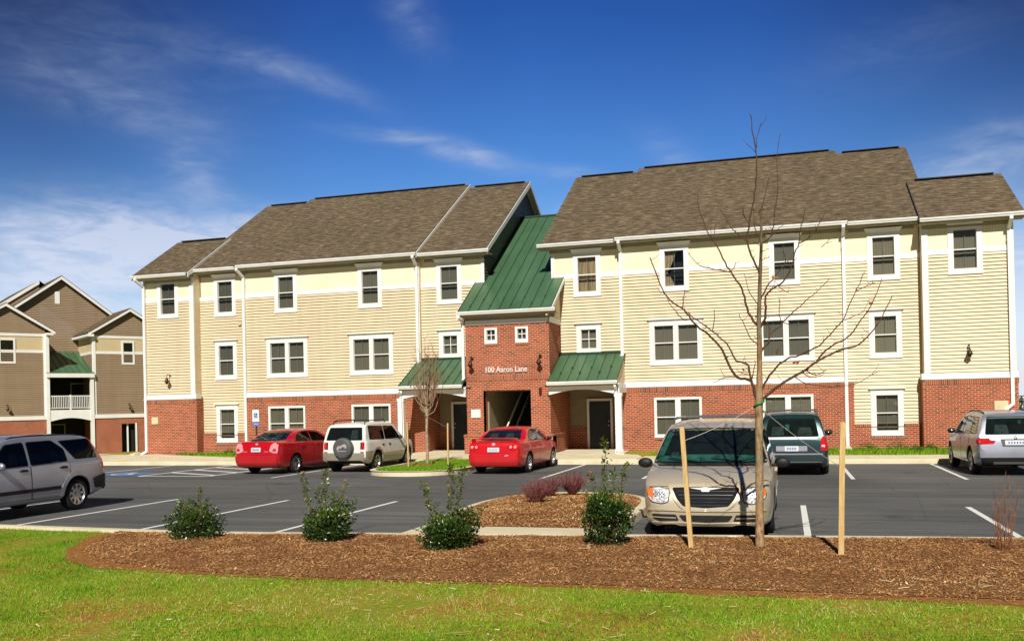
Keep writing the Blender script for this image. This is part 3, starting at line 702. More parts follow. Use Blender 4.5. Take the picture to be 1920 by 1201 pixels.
# porches left and right of the tower
for sgn, xi, xo, xpost in ((-1, TX0, -15.28, -15.36), (1, TX1, -6.28, -6.24)):
    a, b = min(xi, xo), max(xi, xo)
    # arched beam
    n = 16; z0 = 2.72; pts = [(a + 0.0, z0), (b, z0)]
    arch = []
    for i in range(n + 1):
        t = i / n; x = b - (b - a) * t
        arch.append((x, 2.33 + 0.19 * math.sin(math.pi * min(1, max(0, (x - (a if sgn > 0 else a + 0.12)) / (b - a - 0.12))))))
    m = MB()
    for i in range(n):
        (xa, za), (xb, zb) = arch[i], arch[i + 1]
        m.add([(xa, 35.32, za), (xb, 35.32, zb), (xb, 35.32, z0), (xa, 35.32, z0), (xa, 35.46, za), (xb, 35.46, zb), (xb, 35.46, z0), (xa, 35.46, z0)],
              [(0, 1, 2, 3), (4, 7, 6, 5), (0, 4, 5, 1)])
    xs = b if sgn > 0 else a
    m.box(xs - 0.07, xs + 0.07, 35.461, YB - 0.02, 2.36, z0)
    m.build('porch_beam', M['white_trim'], BLD)
    m = MB(); m.bbox(xpost - 0.13, xpost + 0.13, 35.30, 35.54, 0.0, 2.34, 0.012); m.bbox(xpost - 0.16, xpost + 0.16, 35.27, 35.57, 0.0, 0.16, 0.01); m.bbox(xpost - 0.15, xpost + 0.15, 35.28, 35.56, 2.2, 2.335, 0.01)
    m.build('porch_post', M['white_trim'], BLD)
    # metal roof with standing seams and snow guards
    ra, rb = (a - 0.06, b - 0.02) if sgn < 0 else (a + 0.02, b + 0.06)
    sl = (4.02 - 2.84) / (37.40 - 35.05)
    m = MB(); m.prism([(35.05, 2.84), (37.42, 4.03), (37.42, 3.98), (35.05, 2.79)], 'x', ra, rb)
    pr = m.build('porch_roof', M['green_metal'], BLD)
    rb_ = MB(); nr = 7
    for i in range(nr + 1):
        x = ra + 0.012 + (rb - ra - 0.024) * i / nr
        rb_.prism([(35.05, 2.842), (37.4, 4.022), (37.4, 4.052), (35.05, 2.872)], 'x', x - 0.009, x + 0.009)
        if 0 < i < nr:
            yq = 35.05 + (0.62 if i % 2 else 1.05); zq = 2.84 + sl * (yq - 35.05)
            rb_.add([(x - 0.06, yq, zq + 0.01), (x, yq - 0.07, zq - 0.02), (x + 0.06, yq, zq + 0.01), (x, yq + 0.07, zq + 0.05), (x, yq, zq + 0.09)], [(0, 1, 4), (1, 2, 4), (2, 3, 4), (3, 0, 4)])
    rb_.build('roof_seam', M['green_rib'], pr)
    m = MB(); m.box(ra, rb, 37.30, 37.40, 4.0, 4.07); m.build('flashing', M['green_rib'], pr)
    ck = MB(); X = rb - 0.10 if sgn > 0 else ra + 0.10
    ck.prism([(35.45, 2.72), (YB, 2.72), (YB, 3.93), (35.45, 2.97)], 'x', X - 0.04, X + 0.04); ck.build('cheek_wall', M['siding'], BLD)
    gutter(BLD, ra - 0.02, rb + 0.02, 34.97, 2.835, 35.45)
    # recess: back wall, ceiling, door
    ya = 39.05; lo, hi = (-15.05, TX0) if sgn < 0 else (TX1, -6.50)
    m = MB(); m.box(lo - .2, hi + .2, ya, ya + 0.05, 0.95, 2.75); m.build('recess_wall', M['recess_wall'], BLD)
    m = MB(); m.box(lo - .2, hi + .2, ya - 0.06, ya, -0.3, 0.95)
    xe = lo if sgn < 0 else hi
    m.box(xe - 0.1, xe, YB - 0.2, ya, -0.3, 2.75) if sgn < 0 else m.box(xe, xe + 0.1, YB - 0.2, ya, -0.3, 2.75)
    if sgn < 0: m.box(-15.2, -14.95, YC - 0.08, YB + 0.1, -0.3, 2.74)
    else: m.box(-6.62, -6.401, YC - 0.08, YB + 0.1, -0.3, 2.74)
    m.build('recess_brick', M['brick'], BLD)
    m = MB(); m.box(lo - .2, hi + .2, 35.47, ya, 2.73, 2.76); m.build('porch_ceiling', M['soffit'], BLD)
    xd = -13.90 if sgn < 0 else -7.68
    m = MB(); m.box(xd - 0.56, xd - 0.46, ya - 0.13, ya + 0.01, 0.02, 2.15); m.box(xd + 0.46, xd + 0.56, ya - 0.13, ya + 0.01, 0.02, 2.15); m.box(xd - 0.46, xd + 0.46, ya - 0.13, ya + 0.01, 2.05, 2.15)
    dfm = m.build('door_frame', M['white_trim'], BLD)
    m = MB(); m.box(xd - 0.455, xd + 0.455, ya - 0.10, ya - 0.061, 0.03, 2.045)
    for px in (-0.24, 0.24):
        for z0_, z1_ in ((0.2, 0.85), (1.0, 1.55), (1.66, 1.92)):
            m.box(xd + px - 0.15, xd + px + 0.15, ya - 0.112, ya - 0.1001, z0_, z1_)
    dr = m.build('door', M['door_paint'], BLD)
    m = MB(); m.ell((xd + (-0.38 if sgn < 0 else 0.38), ya - 0.15, 1.0), (0.035, 0.04, 0.035)); m.lathe([(0.03, ya - 0.10), (0.03, ya - 0.13)], (xd + (-0.38 if sgn < 0 else 0.38), 0, 1.18), 'y', 10, caps=True); m.build('door_handle', M['chrome'], dr)

# main green roof over the tower
m = MB(); y0, z0, y1, z1 = 35.08, 5.76, 43.6, 11.12; sl = (z1 - z0) / (y1 - y0); yw = 37.43; zw = z0 + sl * (yw - y0)
m.prism([(y0, z0), (yw, zw), (yw, zw - 0.05), (y0, z0 - 0.05)], 'x', -12.68, -8.76)
m.prism([(yw, zw), (y1, z1), (y1, z1 - 0.05), (yw, zw - 0.05)], 'x', -12.29, -9.28)
m.prism([(y1, z1), (y1 + 7, z1 - 4.4), (y1 + 7, z1 - 4.5), (y1, z1 - 0.05)], 'x', -12.29, -9.28)
gr = m.build('entry_roof', M['green_metal'], BLD)
m = MB(); nr = 9
for i in range(nr + 1):
    x = -12.67 + (-8.77 + 12.67) * i / nr
    ye_ = y1 if -12.25 < x < -9.32 else yw
    m.prism([(y0, z0 + 0.002), (ye_, z0 + sl * (ye_ - y0) + 0.002), (ye_, z0 + sl * (ye_ - y0) + 0.034), (y0, z0 + 0.034)], 'x', x - 0.01, x + 0.01)
    if 0 < i < nr:
        yq = y0 + (0.35 if i % 2 else 0.85); zq = z0 + sl * (yq - y0)
        m.add([(x - 0.06, yq, zq + 0.01), (x, yq - 0.07, zq - 0.03), (x + 0.06, yq, zq + 0.01), (x, yq + 0.07, zq + 0.06), (x, yq, zq + 0.09)], [(0, 1, 4), (1, 2, 4), (2, 3, 4), (3, 0, 4)])
m.box(-12.29, -9.28, y1 - 0.1, y1 + 0.1, z1 - 0.02, z1 + 0.05)
m.build('roof_seam', M['green_rib'], gr)
m = MB()
for x, s in ((-8.76, 1), (-12.68, -1)):
    a, b = sorted((x + s * 0.002, x + s * 0.03)); m.prism([(y0, z0), (yw, zw), (yw, zw - 0.16), (y0, z0 - 0.14)], 'x', a, b)
m.build('rake_trim', M['white_trim'], gr)
gutter(BLD, -12.70, -8.60, 35.0, 5.76, TY)
# end caps of frieze panel over the green roof
TRM.box(-12.60, -12.262, YB - 0.06, YB + 0.01, 7.06, 7.14); TRM.box(-9.31, -8.97, YB - 0.06, YB + 0.01, 7.06, 7.14)
TRM.build('trim_board', M['white_trim'], BLD)

# main roofs
SLP = 0.61
roof(BLD, -29.42, -26.36, 36.45, 8.40, 39.96, SLP, rakes=('', 'o'))
roof(BLD, -26.80, -24.15, 36.97, 8.60, 44.2, SLP, rakes=('', ''))
roof(BLD, -24.15, -15.14, 36.77, 8.60, 44.2, SLP + 0.004, rakes=('', 'g'))
roof(BLD, -15.14, -11.98, 36.97, 8.60, 44.2, SLP, rakes=('', 'o'))
roof(BLD, -9.62, -6.55, 36.97, 8.60, 44.2, SLP, rakes=('', ''))
roof(BLD, -6.55, 2.38, 36.77, 8.60, 44.2, SLP + 0.004, rakes=('', ''))
roof(BLD, 2.38, 5.32, 36.97, 8.60, 44.2, SLP, rakes=('', ''))
roof(BLD, 4.84, 8.24, 36.45, 8.44, 39.96, SLP, rakes=('d', ''))
for x0, x1, ye, z, wy in ((-29.45, -26.38, 36.36, 8.39, YA), (-26.40, -23.92, 36.88, 8.59, YB), (-23.98, -15.12, 36.68, 8.60, YC), (-15.12, -11.88, 36.88, 8.58, YB),
                          (-9.78, -6.42, 36.88, 8.58, YB), (-6.48, 2.34, 36.68, 8.60, YC), (2.30, 4.84, 36.88, 8.59, YB), (4.80, 8.27, 36.36, 8.43, YA)):
    gutter(BLD, x0, x1, ye, z, wy, 0.38 if x0 < -29 or abs(x0 + 9.78) < .1 else 0.1, 0.38 if x1 > 8 or abs(x1 + 11.88) < .1 else 0.1)
for x, yw, zt, zb, yg, xk, kk in ((-29.07, YA - 0.05, 8.40, 0.10, 36.36, -0.12, (-0.3, -0.1, -0.12)), (-23.86, YC - 0.045, 8.6, 0.02, 36.68, -0.08, None), (-15.27, YC - 0.045, 8.6, 3.72, 36.68, 0.0, (0.02, -0.2, -0.1)),
                          (-6.34, YC - 0.045, 8.6, 3.85, 36.68, 0.0, (-0.14, -0.1, -0.12)), (2.20, YC - 0.045, 8.6, 0.12, 36.68, 0.0, None), (7.80, YA - 0.05, 8.43, 1.60, 36.36, 0.0, (-0.3, -0.1, -0.22))):
    downspout(BLD, x, yw, zt, zb, yg, xk, 0.115, kk)
# tower downspout on the left face ending on the porch roof
m = MB()
m.box(-12.66, -12.55, 35.44, 35.53, 3.05, 5.42); m.box(-12.69, -12.57, 34.98, 35.3, 5.50, 5.62); m.prism([(35.02, 5.6), (35.5, 5.42), (35.5, 5.32), (35.02, 5.5)], 'x', -12.665, -12.56)
m.prism([(-12.66, 3.06), (-12.55, 3.06), (-12.66, 2.93), (-12.78, 2.88), (-12.80, 2.96)], 'y', 35.42, 35.50)
m.build('downspout', M['white_metal'], BLD)
for x in (-6.30, -15.30):   # short downspouts on the porch posts
    m = MB(); m.box(x - 0.04, x + 0.04, 35.2, 35.27, 0.1, 2.5); m.prism([(34.98, 2.66), (35.27, 2.5), (35.27, 2.42), (34.98, 2.58)], 'x', x - 0.04, x + 0.04); m.build('downspout', M['white_metal'], BLD)
# splash blocks are separate things
for i, (x, y, l) in enumerate(((-29.4, 36.55, 'concrete splash block under the downspout at the left corner of the building'), (2.2, 36.9, 'concrete splash block under the downspout beside the lone ground-floor window'), (-15.3, 34.9, 'concrete splash block at the foot of the left porch post'), (-6.05, 34.9, 'concrete splash block at the foot of the right porch post'))):
    m = MB(); m.loft([[(x - 0.14, y - 0.35, 0.0), (x + 0.14, y - 0.35, 0.0), (x + 0.12, y + 0.1, 0.0), (x - 0.12, y + 0.1, 0.0)], [(x - 0.12, y - 0.32, 0.05), (x + 0.12, y - 0.32, 0.05), (x + 0.09, y + 0.08, 0.12), (x - 0.09, y + 0.08, 0.12)]], True, True)
    tag(m.build('splash_block', M['concrete']), l, 'splash block', 'splash blocks under the downspouts')
# lamps, utility boxes, vents, lettering
wall_lamp(BLD, front(YA), -27.75, 3.60); wall_lamp(BLD, front(YA), 6.40, 3.66)
for u in (-12.24, -9.36): wall_lamp(BLD, Pt, u, 3.82)
for sg, (u, z) in enumerate(((-7.0, 0.0),)): pass
for x, z, Y, w, h, mt in ((-28.58, 1.58, YA - 0.085, 0.36, 0.34, 'box_cream'), (7.42, 1.55, YA - 0.085, 0.46, 0.36, 'box_cream'), (-12.13, 1.64, TY, 0.40, 0.34, 'plaque_white')):
    m = MB(); m.bbox(x - w / 2, x + w / 2, Y - 0.05, Y + 0.01, z - h / 2, z + h / 2, 0.01); m.build('utility_box' if mt == 'box_cream' else 'plaque', M[mt], BLD)
for x, z, Y in ((-24.25, 6.0, YB), (3.17, 5.62, YB)):
    m = MB(); m.bbox(x - 0.09, x + 0.09, Y - 0.05, Y, z - 0.09, z + 0.09, 0.01); m.prism([(Y - 0.05, z - 0.07), (Y - 0.12, z - 0.07), (Y - 0.05, z + 0.06)], 'x', x - 0.07, x + 0.07); m.build('vent_hood', M['vent_tan'], BLD)
m = MB(); m.box(-9.44, -9.34, TY - 0.08, TY, 2.36, 2.62); m.build('strobe_alarm', M['lamp_bronze'], BLD)
def text_mesh(name, s, size, mat, parent, loc, rot, ext=0.01, sx=1.0, off=0.0):
    c = bpy.data.curves.new(name, 'FONT'); c.body = s; c.size = size; c.extrude = ext; c.align_x = 'CENTER'; c.offset = off
    t = bpy.data.objects.new('tmp', c); COL.objects.link(t)
    dg = bpy.context.evaluated_depsgraph_get(); me = bpy.data.meshes.new_from_object(t.evaluated_get(dg)); bpy.data.objects.remove(t)
    o = bpy.data.objects.new(name, me); COL.objects.link(o); me.materials.clear(); me.materials.append(mat)
    o.parent = parent; o.location = loc; o.rotation_euler = rot; o.scale = (sx, 1, 1); return o
text_mesh('address_lettering', '100 Aaron Lane', 0.315, M['letter_white'], BLD, (-10.81, TY - 0.035, 3.30), (R(90), 0, 0), 0.02, 0.88, 0.004)
# thin serifs under and over the uprights of the letters
# ------------------------------------------------------------------ the building on the left
FB = empty('apartment_building', (-45.49, 57.34, -0.90), R(55.5), 'tan gabled apartment building with a balcony and green porch roof, at the far left', 'building')
Pf = front(0.0); S, B, T_, N, G2 = MB(), MB(), MB(), MB(), MB()
def f_block(x0, x1, xa, za, ov=0.35):
    hz = 8.35
    wall(S, Pf, x0, x1, 2.55, 7.15, [], LAP)
    wall(N, Pf, x0, x1, 7.15, 8.35)
    wall(B, front(-0.06), x0, x1, -0.6, 2.5, [(-1.56, -0.55, 0.0, 2.05)] if x0 > -5 else [])
    Pf.box(T_, x0 - 0.03, x1 + 0.03, -0.02, 0.13, 2.5, 2.78); Pf.box(T_, x0, x1, -0.02, 0.04, 7.12, 7.30); Pf.box(T_, x0, x1, -0.02, 0.04, 8.25, 8.43)
    Pf.box(T_, x0 - 0.03, x0 + 0.16, -0.02, 0.06, 2.79, 8.4); Pf.box(T_, x1 - 0.16, x1 + 0.03, -0.02, 0.06, 2.79, 8.4)
    # gable lap siding
    sl = (za - 8.62) / (xa - x0 + ov) if xa - x0 > 0 else 0.7; z = 8.43
    while z < za - 0.25:
        w = (za - 0.12 - (z + LAP)) / sl
        a, b = max(x0, xa - w), min(x1, xa + w)
        if b > a: S.quad(Pf(a, 0.04, z), Pf(b, 0.04, z), Pf(b, 0, z + LAP), Pf(a, 0, z + LAP))
        z += LAP
    return sl
for x0, x1, xa in ((-11.6, -6.50, -8.95), (-3.40, 1.70, -0.88)):
    za = 10.45; sl = f_block(x0, x1, xa, za)
    for s in (-1, 1):
        xe = xa + s * (xa - x0 + 0.38); ze = za - sl * (xa - x0 + 0.38)
        T_.add([(xa, -0.34, za), (xe, -0.34, ze), (xe, -0.34, ze - 0.2), (xa, -0.34, za - 0.22), (xa, -0.30, za), (xe, -0.30, ze), (xe, -0.30, ze - 0.2), (xa, -0.30, za - 0.22)], [(0, 1, 2, 3), (4, 7, 6, 5), (0, 4, 5, 1), (3, 2, 6, 7)])
        G2.add([(xa, -0.36, za + 0.03), (xe, -0.36, ze + 0.03), (xe, 6.5, ze + 0.03), (xa, 6.5, za + 0.03), (xa, -0.36, za - 0.01), (xe, -0.36, ze - 0.01), (xe, 6.5, ze - 0.01), (xa, 6.5, za - 0.01)], [(0, 1, 2, 3), (4, 7, 6, 5), (0, 4, 5, 1), (1, 5, 6, 2)])
    for X in (x0, x1):
        P = side_l(X) if X == x0 else side_r(X)
        wall(S, P, 0, 4.0, 2.55, 7.15, [], LAP); wall(N, P, 0, 4.0, 7.15, 8.35); wall(B, P, -0.06, 4.0, -0.6, 2.5); P.box(T_, 0, 4, -0.02, 0.04, 7.12, 7.30)
        P.box(T_, -0.02, 0.16, -0.02, 0.05, 2.79, 8.35)
        s = -1 if X == x0 else 1
        T_.box(min(X, X + s * 0.45), max(X, X + s * 0.45), -0.36, 4.0, 8.34, 8.5)
# set-back main gable
Pm = front(4.0); wall(S, Pm, -6.5, -3.4, 2.5, 8.5, [], LAP)
xa, za, sl = -4.55, 13.05, 0.745; z = 8.45
while z < za - 0.3:
    w = (za - 0.15 - (z + LAP)) / sl; S.quad(Pm(xa - w, 0.04, z), Pm(xa + w, 0.04, z), Pm(xa + w, 0, z + LAP), Pm(xa - w, 0, z + LAP)); z += LAP
for s in (-1, 1):
    xe = xa + s * 6.8; ze = za - sl * 6.8
    T_.add([(xa, 3.6, za), (xe, 3.6, ze), (xe, 3.6, ze - 0.24), (xa, 3.6, za - 0.26), (xa, 3.66, za), (xe, 3.66, ze), (xe, 3.66, ze - 0.24), (xa, 3.66, za - 0.26)], [(0, 1, 2, 3), (4, 7, 6, 5), (3, 2, 6, 7)])
    G2.add([(xa, 3.58, za + 0.03), (xe, 3.58, ze + 0.03), (xe, 16, ze + 0.03), (xa, 16, za + 0.03), (xa, 3.58, za - 0.01), (xe, 3.58, ze - 0.01)], [(0, 1, 2, 3), (0, 1, 5, 4)])
# second ridge behind, at the left
G2.add([(-5.75, 5.0, 12.78), (-14.0, 5.0, 6.9), (-14.0, 16, 6.9), (-5.75, 16, 12.78), (-4.55, 16, 11.9), (-4.55, 5.0, 11.9)], [(0, 1, 2, 3), (0, 3, 4, 5)])
T_.add([(-5.75, 4.98, 12.78), (-14.0, 4.98, 6.9), (-14.0, 4.98, 6.66), (-5.75, 4.98, 12.52)], [(0, 1, 2, 3)]); S.add([(-5.75, 5.1, 12.6), (-14, 5.1, 6.8), (-5.75, 5.1, 6.8)], [(0, 1, 2)])
Pm.box(T_, -4.95, -4.62, 0.0, 0.06, 11.0, 11.9)
# porch between the blocks: lower arch, balcony, green roof
m = MB(); m.prism([(-0.25, 5.72), (3.98, 7.48), (3.98, 7.42), (-0.25, 5.66)], 'x', -6.5, -3.4); gpr = m.build('porch_roof', M['green_metal'], FB)
m = MB()
for i in range(8):
    x = -6.48 + 3.06 * i / 7; m.prism([(-0.25, 5.722), (3.98, 7.482), (3.98, 7.515), (-0.25, 5.755)], 'x', x - 0.01, x + 0.01)
m.build('roof_seam', M['green_rib'], gpr)
T_.box(-6.5, -3.4, -0.3, -0.1, 5.42, 5.70); T_.box(-6.5, -3.4, -0.12, 0.0, 2.60, 3.15); T_.box(-6.52, -6.30, -0.16, 0.06, -0.2, 8.3); T_.box(-3.66, -3.42, -0.16, 0.06, -0.2, 5.5)
n = 14
for i in range(n):
    xa_, xb_ = -6.3 + 2.64 * i / n, -6.3 + 2.64 * (i + 1) / n
    f = lambda x: 2.36 + 0.22 * math.sin(math.pi * (x + 6.3) / 2.64)
    T_.add([(xa_, -0.13, f(xa_)), (xb_, -0.13, f(xb_)), (xb_, -0.13, 2.6), (xa_, -0.13, 2.6), (xa_, -0.01, f(xa_)), (xb_, -0.01, f(xb_))], [(0, 1, 2, 3), (0, 4, 5, 1)])
m = MB(); m.box(-6.3, -3.66, -0.10, -0.04, 4.08, 4.15); m.box(-6.3, -3.66, -0.10, -0.04, 3.25, 3.30); m.box(-5.02, -4.92, -0.12, -0.02, 3.15, 4.2)
x = -6.24
while x < -3.7: m.box(x - 0.018, x + 0.018, -0.09, -0.05, 3.3, 4.08); x += 0.115
m.build('balcony_railing', M['white_trim'], FB)
m = MB(); m.box(-6.5, -3.4, 0.0, 3.9, 2.75, 2.95); m.build('balcony_floor', M['recess_wall'], FB)
m = MB(); m.box(-6.49, -3.41, 2.6, 2.65, -0.3, 5.6); m.build('recess_wall', M['room_dark'], FB)
for x0, z0 in ((-5.75, 0.0), (-4.35, 2.95)):
    m = MB(); m.box(x0, x0 + 0.08, 2.5, 2.59, z0, z0 + 2.15); m.box(x0 + 0.92, x0 + 1.0, 2.5, 2.59, z0, z0 + 2.15); m.box(x0 + 0.08, x0 + 0.92, 2.5, 2.59, z0 + 2.07, z0 + 2.15)
    fr_ = m.build('door_frame', M['recess_wall'], FB)
# windows of the far building (trim, two dark sashes)
for x0, x1 in ((-9.28, -8.50), (-1.33, -0.68)):
    m = MB(); a, b, c, d = x0, x1, 6.50, 7.95; t = 0.13
    m.box(a - t, a, -0.06, 0.0, c - t, d + t); m.box(b, b + t, -0.06, 0.0, c - t, d + t); m.box(a, b, -0.06, 0, d, d + t); m.box(a, b, -0.06, 0, c - t, c)
    m.box(a, b, -0.045, -0.02, (c + d) / 2 - 0.03, (c + d) / 2 + 0.03)
    w_ = m.build('window', M['white_trim'], FB); m = MB(); m.quad((a, -0.03, c), (b, -0.03, c), (b, -0.03, d), (a, -0.03, d)); m.build('pane', M['car_glass'], w_)
# dark doorway with a pale frame, ground floor right
m = MB(); m.box(-1.56, -0.55, 0.35, 0.4, 0, 2.05); m.build('doorway', M['room_dark'], FB)
m = MB(); m.box(-0.60, -0.50, -0.14, 0.0, 0, 2.1); m.box(-1.15, -1.05, 0.1, 0.18, 0, 2.05); m.build('door_frame', M['white_trim'], FB)
wall_lamp(FB, Pf, -8.95, 3.45); wall_lamp(FB, Pf, -1.0, 3.4)
S.box(-14, 8, 15.5, 15.6, -1, 8); S.box(-11.6, -6.5, 4.02, 4.06, 2, 8.3) ; S.box(-3.4, 3.0, 4.02, 4.06, 2, 8.0)
S.build('siding_wall', M['far_siding'], FB); B.build('brick_wall', M['brick'], FB); T_.build('trim_board', M['white_trim'], FB); N.build('cream_panel', M['far_panel'], FB); G2.build('roof', M['shingles'], FB)
# ------------------------------------------------------------------ ground
def lot(y): return -0.15 - 0.005 * (y - 30)
def grid(name, mat, x0, x1, y0, y1, nx, ny, zf, inside=None, kind='structure', smooth=True):
    m = MB(); m.smooth = smooth
    vs = []; idx = {}
    for j in range(ny + 1):
        for i in range(nx + 1):
            x = x0 + (x1 - x0) * i / nx; y = y0 + (y1 - y0) * j / ny; idx[(i, j)] = len(vs); vs.append((x, y, zf(x, y)))
    fs = [(idx[i, j], idx[i + 1, j], idx[i + 1, j + 1], idx[i, j + 1]) for j in range(ny) for i in range(nx)]
    m.add(vs, fs); return m.build(name, mat, kind=kind)
def zfar(x, y):
    d = math.hypot(x, y - 30); return -1.35 - 22 * sstep(70, 420, d)
m = MB(); m.smooth = True; rings = []
for rr in (1, 40, 75, 110, 160, 230, 320, 430, 600, 900, 1400):
    rings.append([(rr * math.cos(2 * math.pi * k_ / 48), 30 + rr * math.sin(2 * math.pi * k_ / 48), zfar(rr, 30)) for k_ in range(48)])
m.loft(rings, True, False); m.build('ground', M['far_ground'], kind='structure')
def zback(x, y): return -0.03 - 0.90 * sstep(-31, -42, x) - 0.5 * sstep(58, 75, y) + 0.02 * noise.noise((x * 0.6, y * 0.6, 0))
grid('back_lawn', M['lawn_soil'], -90, 45, 31.72, 85, 90, 36, zback)
grid('asphalt', M['asphalt'], -62, 45, 12.7, 31.75, 20, 6, lambda x, y: lot(y), smooth=False)
KP = [(-40, 13.4), (-25, 13.3), (-17, 13.12), (-13.33, 12.97), (-10.93, 12.80), (-8.80, 12.72), (-5.61, 12.97), (-2.08, 13.30), (2.89, 13.72), (8, 13.95), (20, 14.2), (45, 14.6)]
kf = pchip(KP)     # y of the near kerb's lawn-side edge
EDGE = [(-10.75, 12.9), (-10.4, 12.2), (-9.95, 11.3), (-9.4, 10.62), (-8.5, 10.06), (-6.66, 9.62), (-4.94, 9.56), (-3.31, 9.70), (-1.54, 9.78), (0.09, 9.80), (2.04, 9.84), (6, 9.9), (20, 10.2)]
def bed_low(x):
    if x < -10.72: return 99
    pts = sorted(((a, b) for a, b in EDGE), key=lambda p: p[0]); return lin(pts)(x)
def zfront(x, y):
    z = 0.07 + 0.025 * noise.noise((x * 0.35, y * 0.35, 3)) + 0.008 * noise.noise((x * 2.2, y * 2.2, 5))
    d = kf(x) - y
    z = min(z, 0.035 + 0.16 * max(d, 0))
    return z
def strip(name, mat, ylo, yhi, x0, x1, nx, ny, zf, kind='structure'):
    m = MB(); m.smooth = True; rows = []
    for j in range(ny + 1):
        rows.append([(x, ylo(x) + (yhi(x) - ylo(x)) * j / ny) for x in [x0 + (x1 - x0) * i / nx for i in range(nx + 1)]])
    m.loft([[(x, y, zf(x, y)) for x, y in r] for r in rows], False, False); return m.build(name, mat, kind=kind)
strip('front_lawn', M['lawn_soil'], lambda x: -25, lambda x: kf(x) - 0.002, -40, 45, 170, 120, zfront)
def zbed(x, y):
    d = min(kf(x) - y, (y - bed_low(x)))
    return zfront(x, y) + 0.012 + 0.055 * sstep(0, 0.5, d) + 0.018 * noise.noise((x * 3, y * 3, 1)) * sstep(0, 0.3, d)
strip('mulch_bed', M['mulch_base'], bed_low, lambda x: kf(x) - 0.004, -10.70, 20, 260, 44, zbed)
# bare orange earth along the bed edge
def ob(x): return 0.10 + 0.42 * max(0, noise.noise((x * 0.55, 2, 0)) + 0.45) * (sstep(-3.5, 0.2, x) + sstep(-5.5, -8.5, x)) + (0.40 * sstep(-8.4, -10.2, x))
def wob(x): return 0.10 * noise.noise((x * 2.3, 5, 2)) + 0.06 * noise.noise((x * 6.3, 5, 2))
strip('bare_earth', M['orange_soil'], lambda x: min(bed_low(x), 12.5) - ob(x) + wob(x), lambda x: min(bed_low(x), 12.5) + 0.05, -10.68, 20, 260, 8, lambda x, y: zfront(x, y) + 0.005)

def kerb(name, path, w=0.16, h=0.15, closed=False, zf=None, mat='concrete', r=0.02):
    """kerb swept along a path (left side = inner edge); path in xy"""
    pts = [Vector((p[0], p[1], 0)) for p in path]; rings = []; n = len(pts)
    for i, p in enumerate(pts):
        a = pts[i - 1] if (i > 0 or closed) else p; b = pts[(i + 1) % n] if (i < n - 1 or closed) else p
        d = (b - a).normalized(); nn = Vector((d.y, -d.x, 0)); zb = (zf(p.x, p.y) if zf else lot(p.y))
        prof = [(0, -0.25), (0, h), (w - r * 1.5, h), (w - r * 0.4, h - r * 0.4), (w, h - r * 1.5), (w + 0.012, -0.25)]
        rings.append([tuple(p + nn * o + Vector((0, 0, zb + q))) for o, q in prof])
    m = MB()
    if closed: rings.append(rings[0])
    m.loft(rings, False, False)
    return m.build(name, M[mat], kind='structure')
xs = [-40 + i * 0.5 for i in range(171)]
kerb('near_kerb', [(x, kf(x)) for x in reversed(xs)], 0.20, 0.15)     # outer side towards the lot (+y)
def rrect(x0, x1, y0, y1, r, n=7, open_bottom=False):
    P_ = []
    for cx, cy, a0 in ((x1 - r, y0 + r, -90), (x1 - r, y1 - r, 0), (x0 + r, y1 - r, 90), (x0 + r, y0 + r, 180)):
        for i in range(n + 1):
            a = R(a0 + 90 * i / n); P_.append((cx + r * math.cos(a), cy + r * math.sin(a)))
    return P_
def fill(name, mat, poly, zf, bulge=0.06, kind='structure', n=10):
    c = (sum(p[0] for p in poly) / len(poly), sum(p[1] for p in poly) / len(poly)); m = MB(); m.smooth = True; rings = []
    for i in range(n + 1):
        t = 1 - i / n * 0.98; rings.append([(c[0] + (p[0] - c[0]) * t, c[1] + (p[1] - c[1]) * t, zf(*p) + bulge * (1 - t ** 3) + 0.012 * noise.noise((p[0] * t * 4, p[1] * t * 4, 0)) * (1 - t)) for p in poly])
    m.loft(rings, True, False); m.add(rings[-1], [tuple(range(len(poly)))]); return m.build(name, mat, kind=kind)
# planted island in front of the kerb
ISL = [(-2.75, 13.95), (-2.72, 15.5), (-2.74, 17.6), (-2.95, 18.8), (-3.45, 19.5), (-4.1, 19.75), (-4.8, 19.75), (-5.35, 19.4), (-5.75, 18.5), (-5.88, 17.0), (-5.74, 15.5), (-5.52, 13.95)]
def smooth_poly(P_, k_=4, closed=True):
    out = []; n = len(P_)
    for i in range(n if closed else n - 1):
        p0, p1, p2, p3 = P_[(i - 1) % n if closed or i else 0], P_[i], P_[(i + 1) % n], P_[(i + 2) % n if closed or i < n - 2 else n - 1]
        for j in range(k_):
            t = j / k_; out.append(tuple(0.5 * ((2 * p1[c]) + (-p0[c] + p2[c]) * t + (2 * p0[c] - 5 * p1[c] + 4 * p2[c] - p3[c]) * t * t + (-p0[c] + 3 * p1[c] - 3 * p2[c] + p3[c]) * t ** 3) for c in (0, 1)))
    if not closed: out.append(P_[-1])
    return out
isl = smooth_poly(ISL, 4, False)
kerb('island_kerb', isl, 0.16, 0.15)
fill('island_mulch', M['mulch_base'], isl + [(-4.3, 13.9)], lambda x, y: lot(y) + 0.125, 0.10)
m = MB(); m.loft([[(-5.74, 13.02, lot(13) + z), (-2.60, 13.30, lot(13) + z), (-2.60, 13.98, lot(13) + z), (-5.70, 13.96, lot(13) + z)] for z in (-0.2, 0.152)], True, True); m.build('island_kerb_pad', M['concrete'], kind='structure')
# grass island with the small tree, joined to the walk
FIS = [(-10.05, 31.55), (-10.05, 28.2), (-10.2, 27.0), (-10.75, 26.35), (-11.4, 26.2), (-12.1, 26.35), (-12.6, 26.9), (-12.8, 27.8), (-12.82, 29.0), (-12.82, 31.55)]
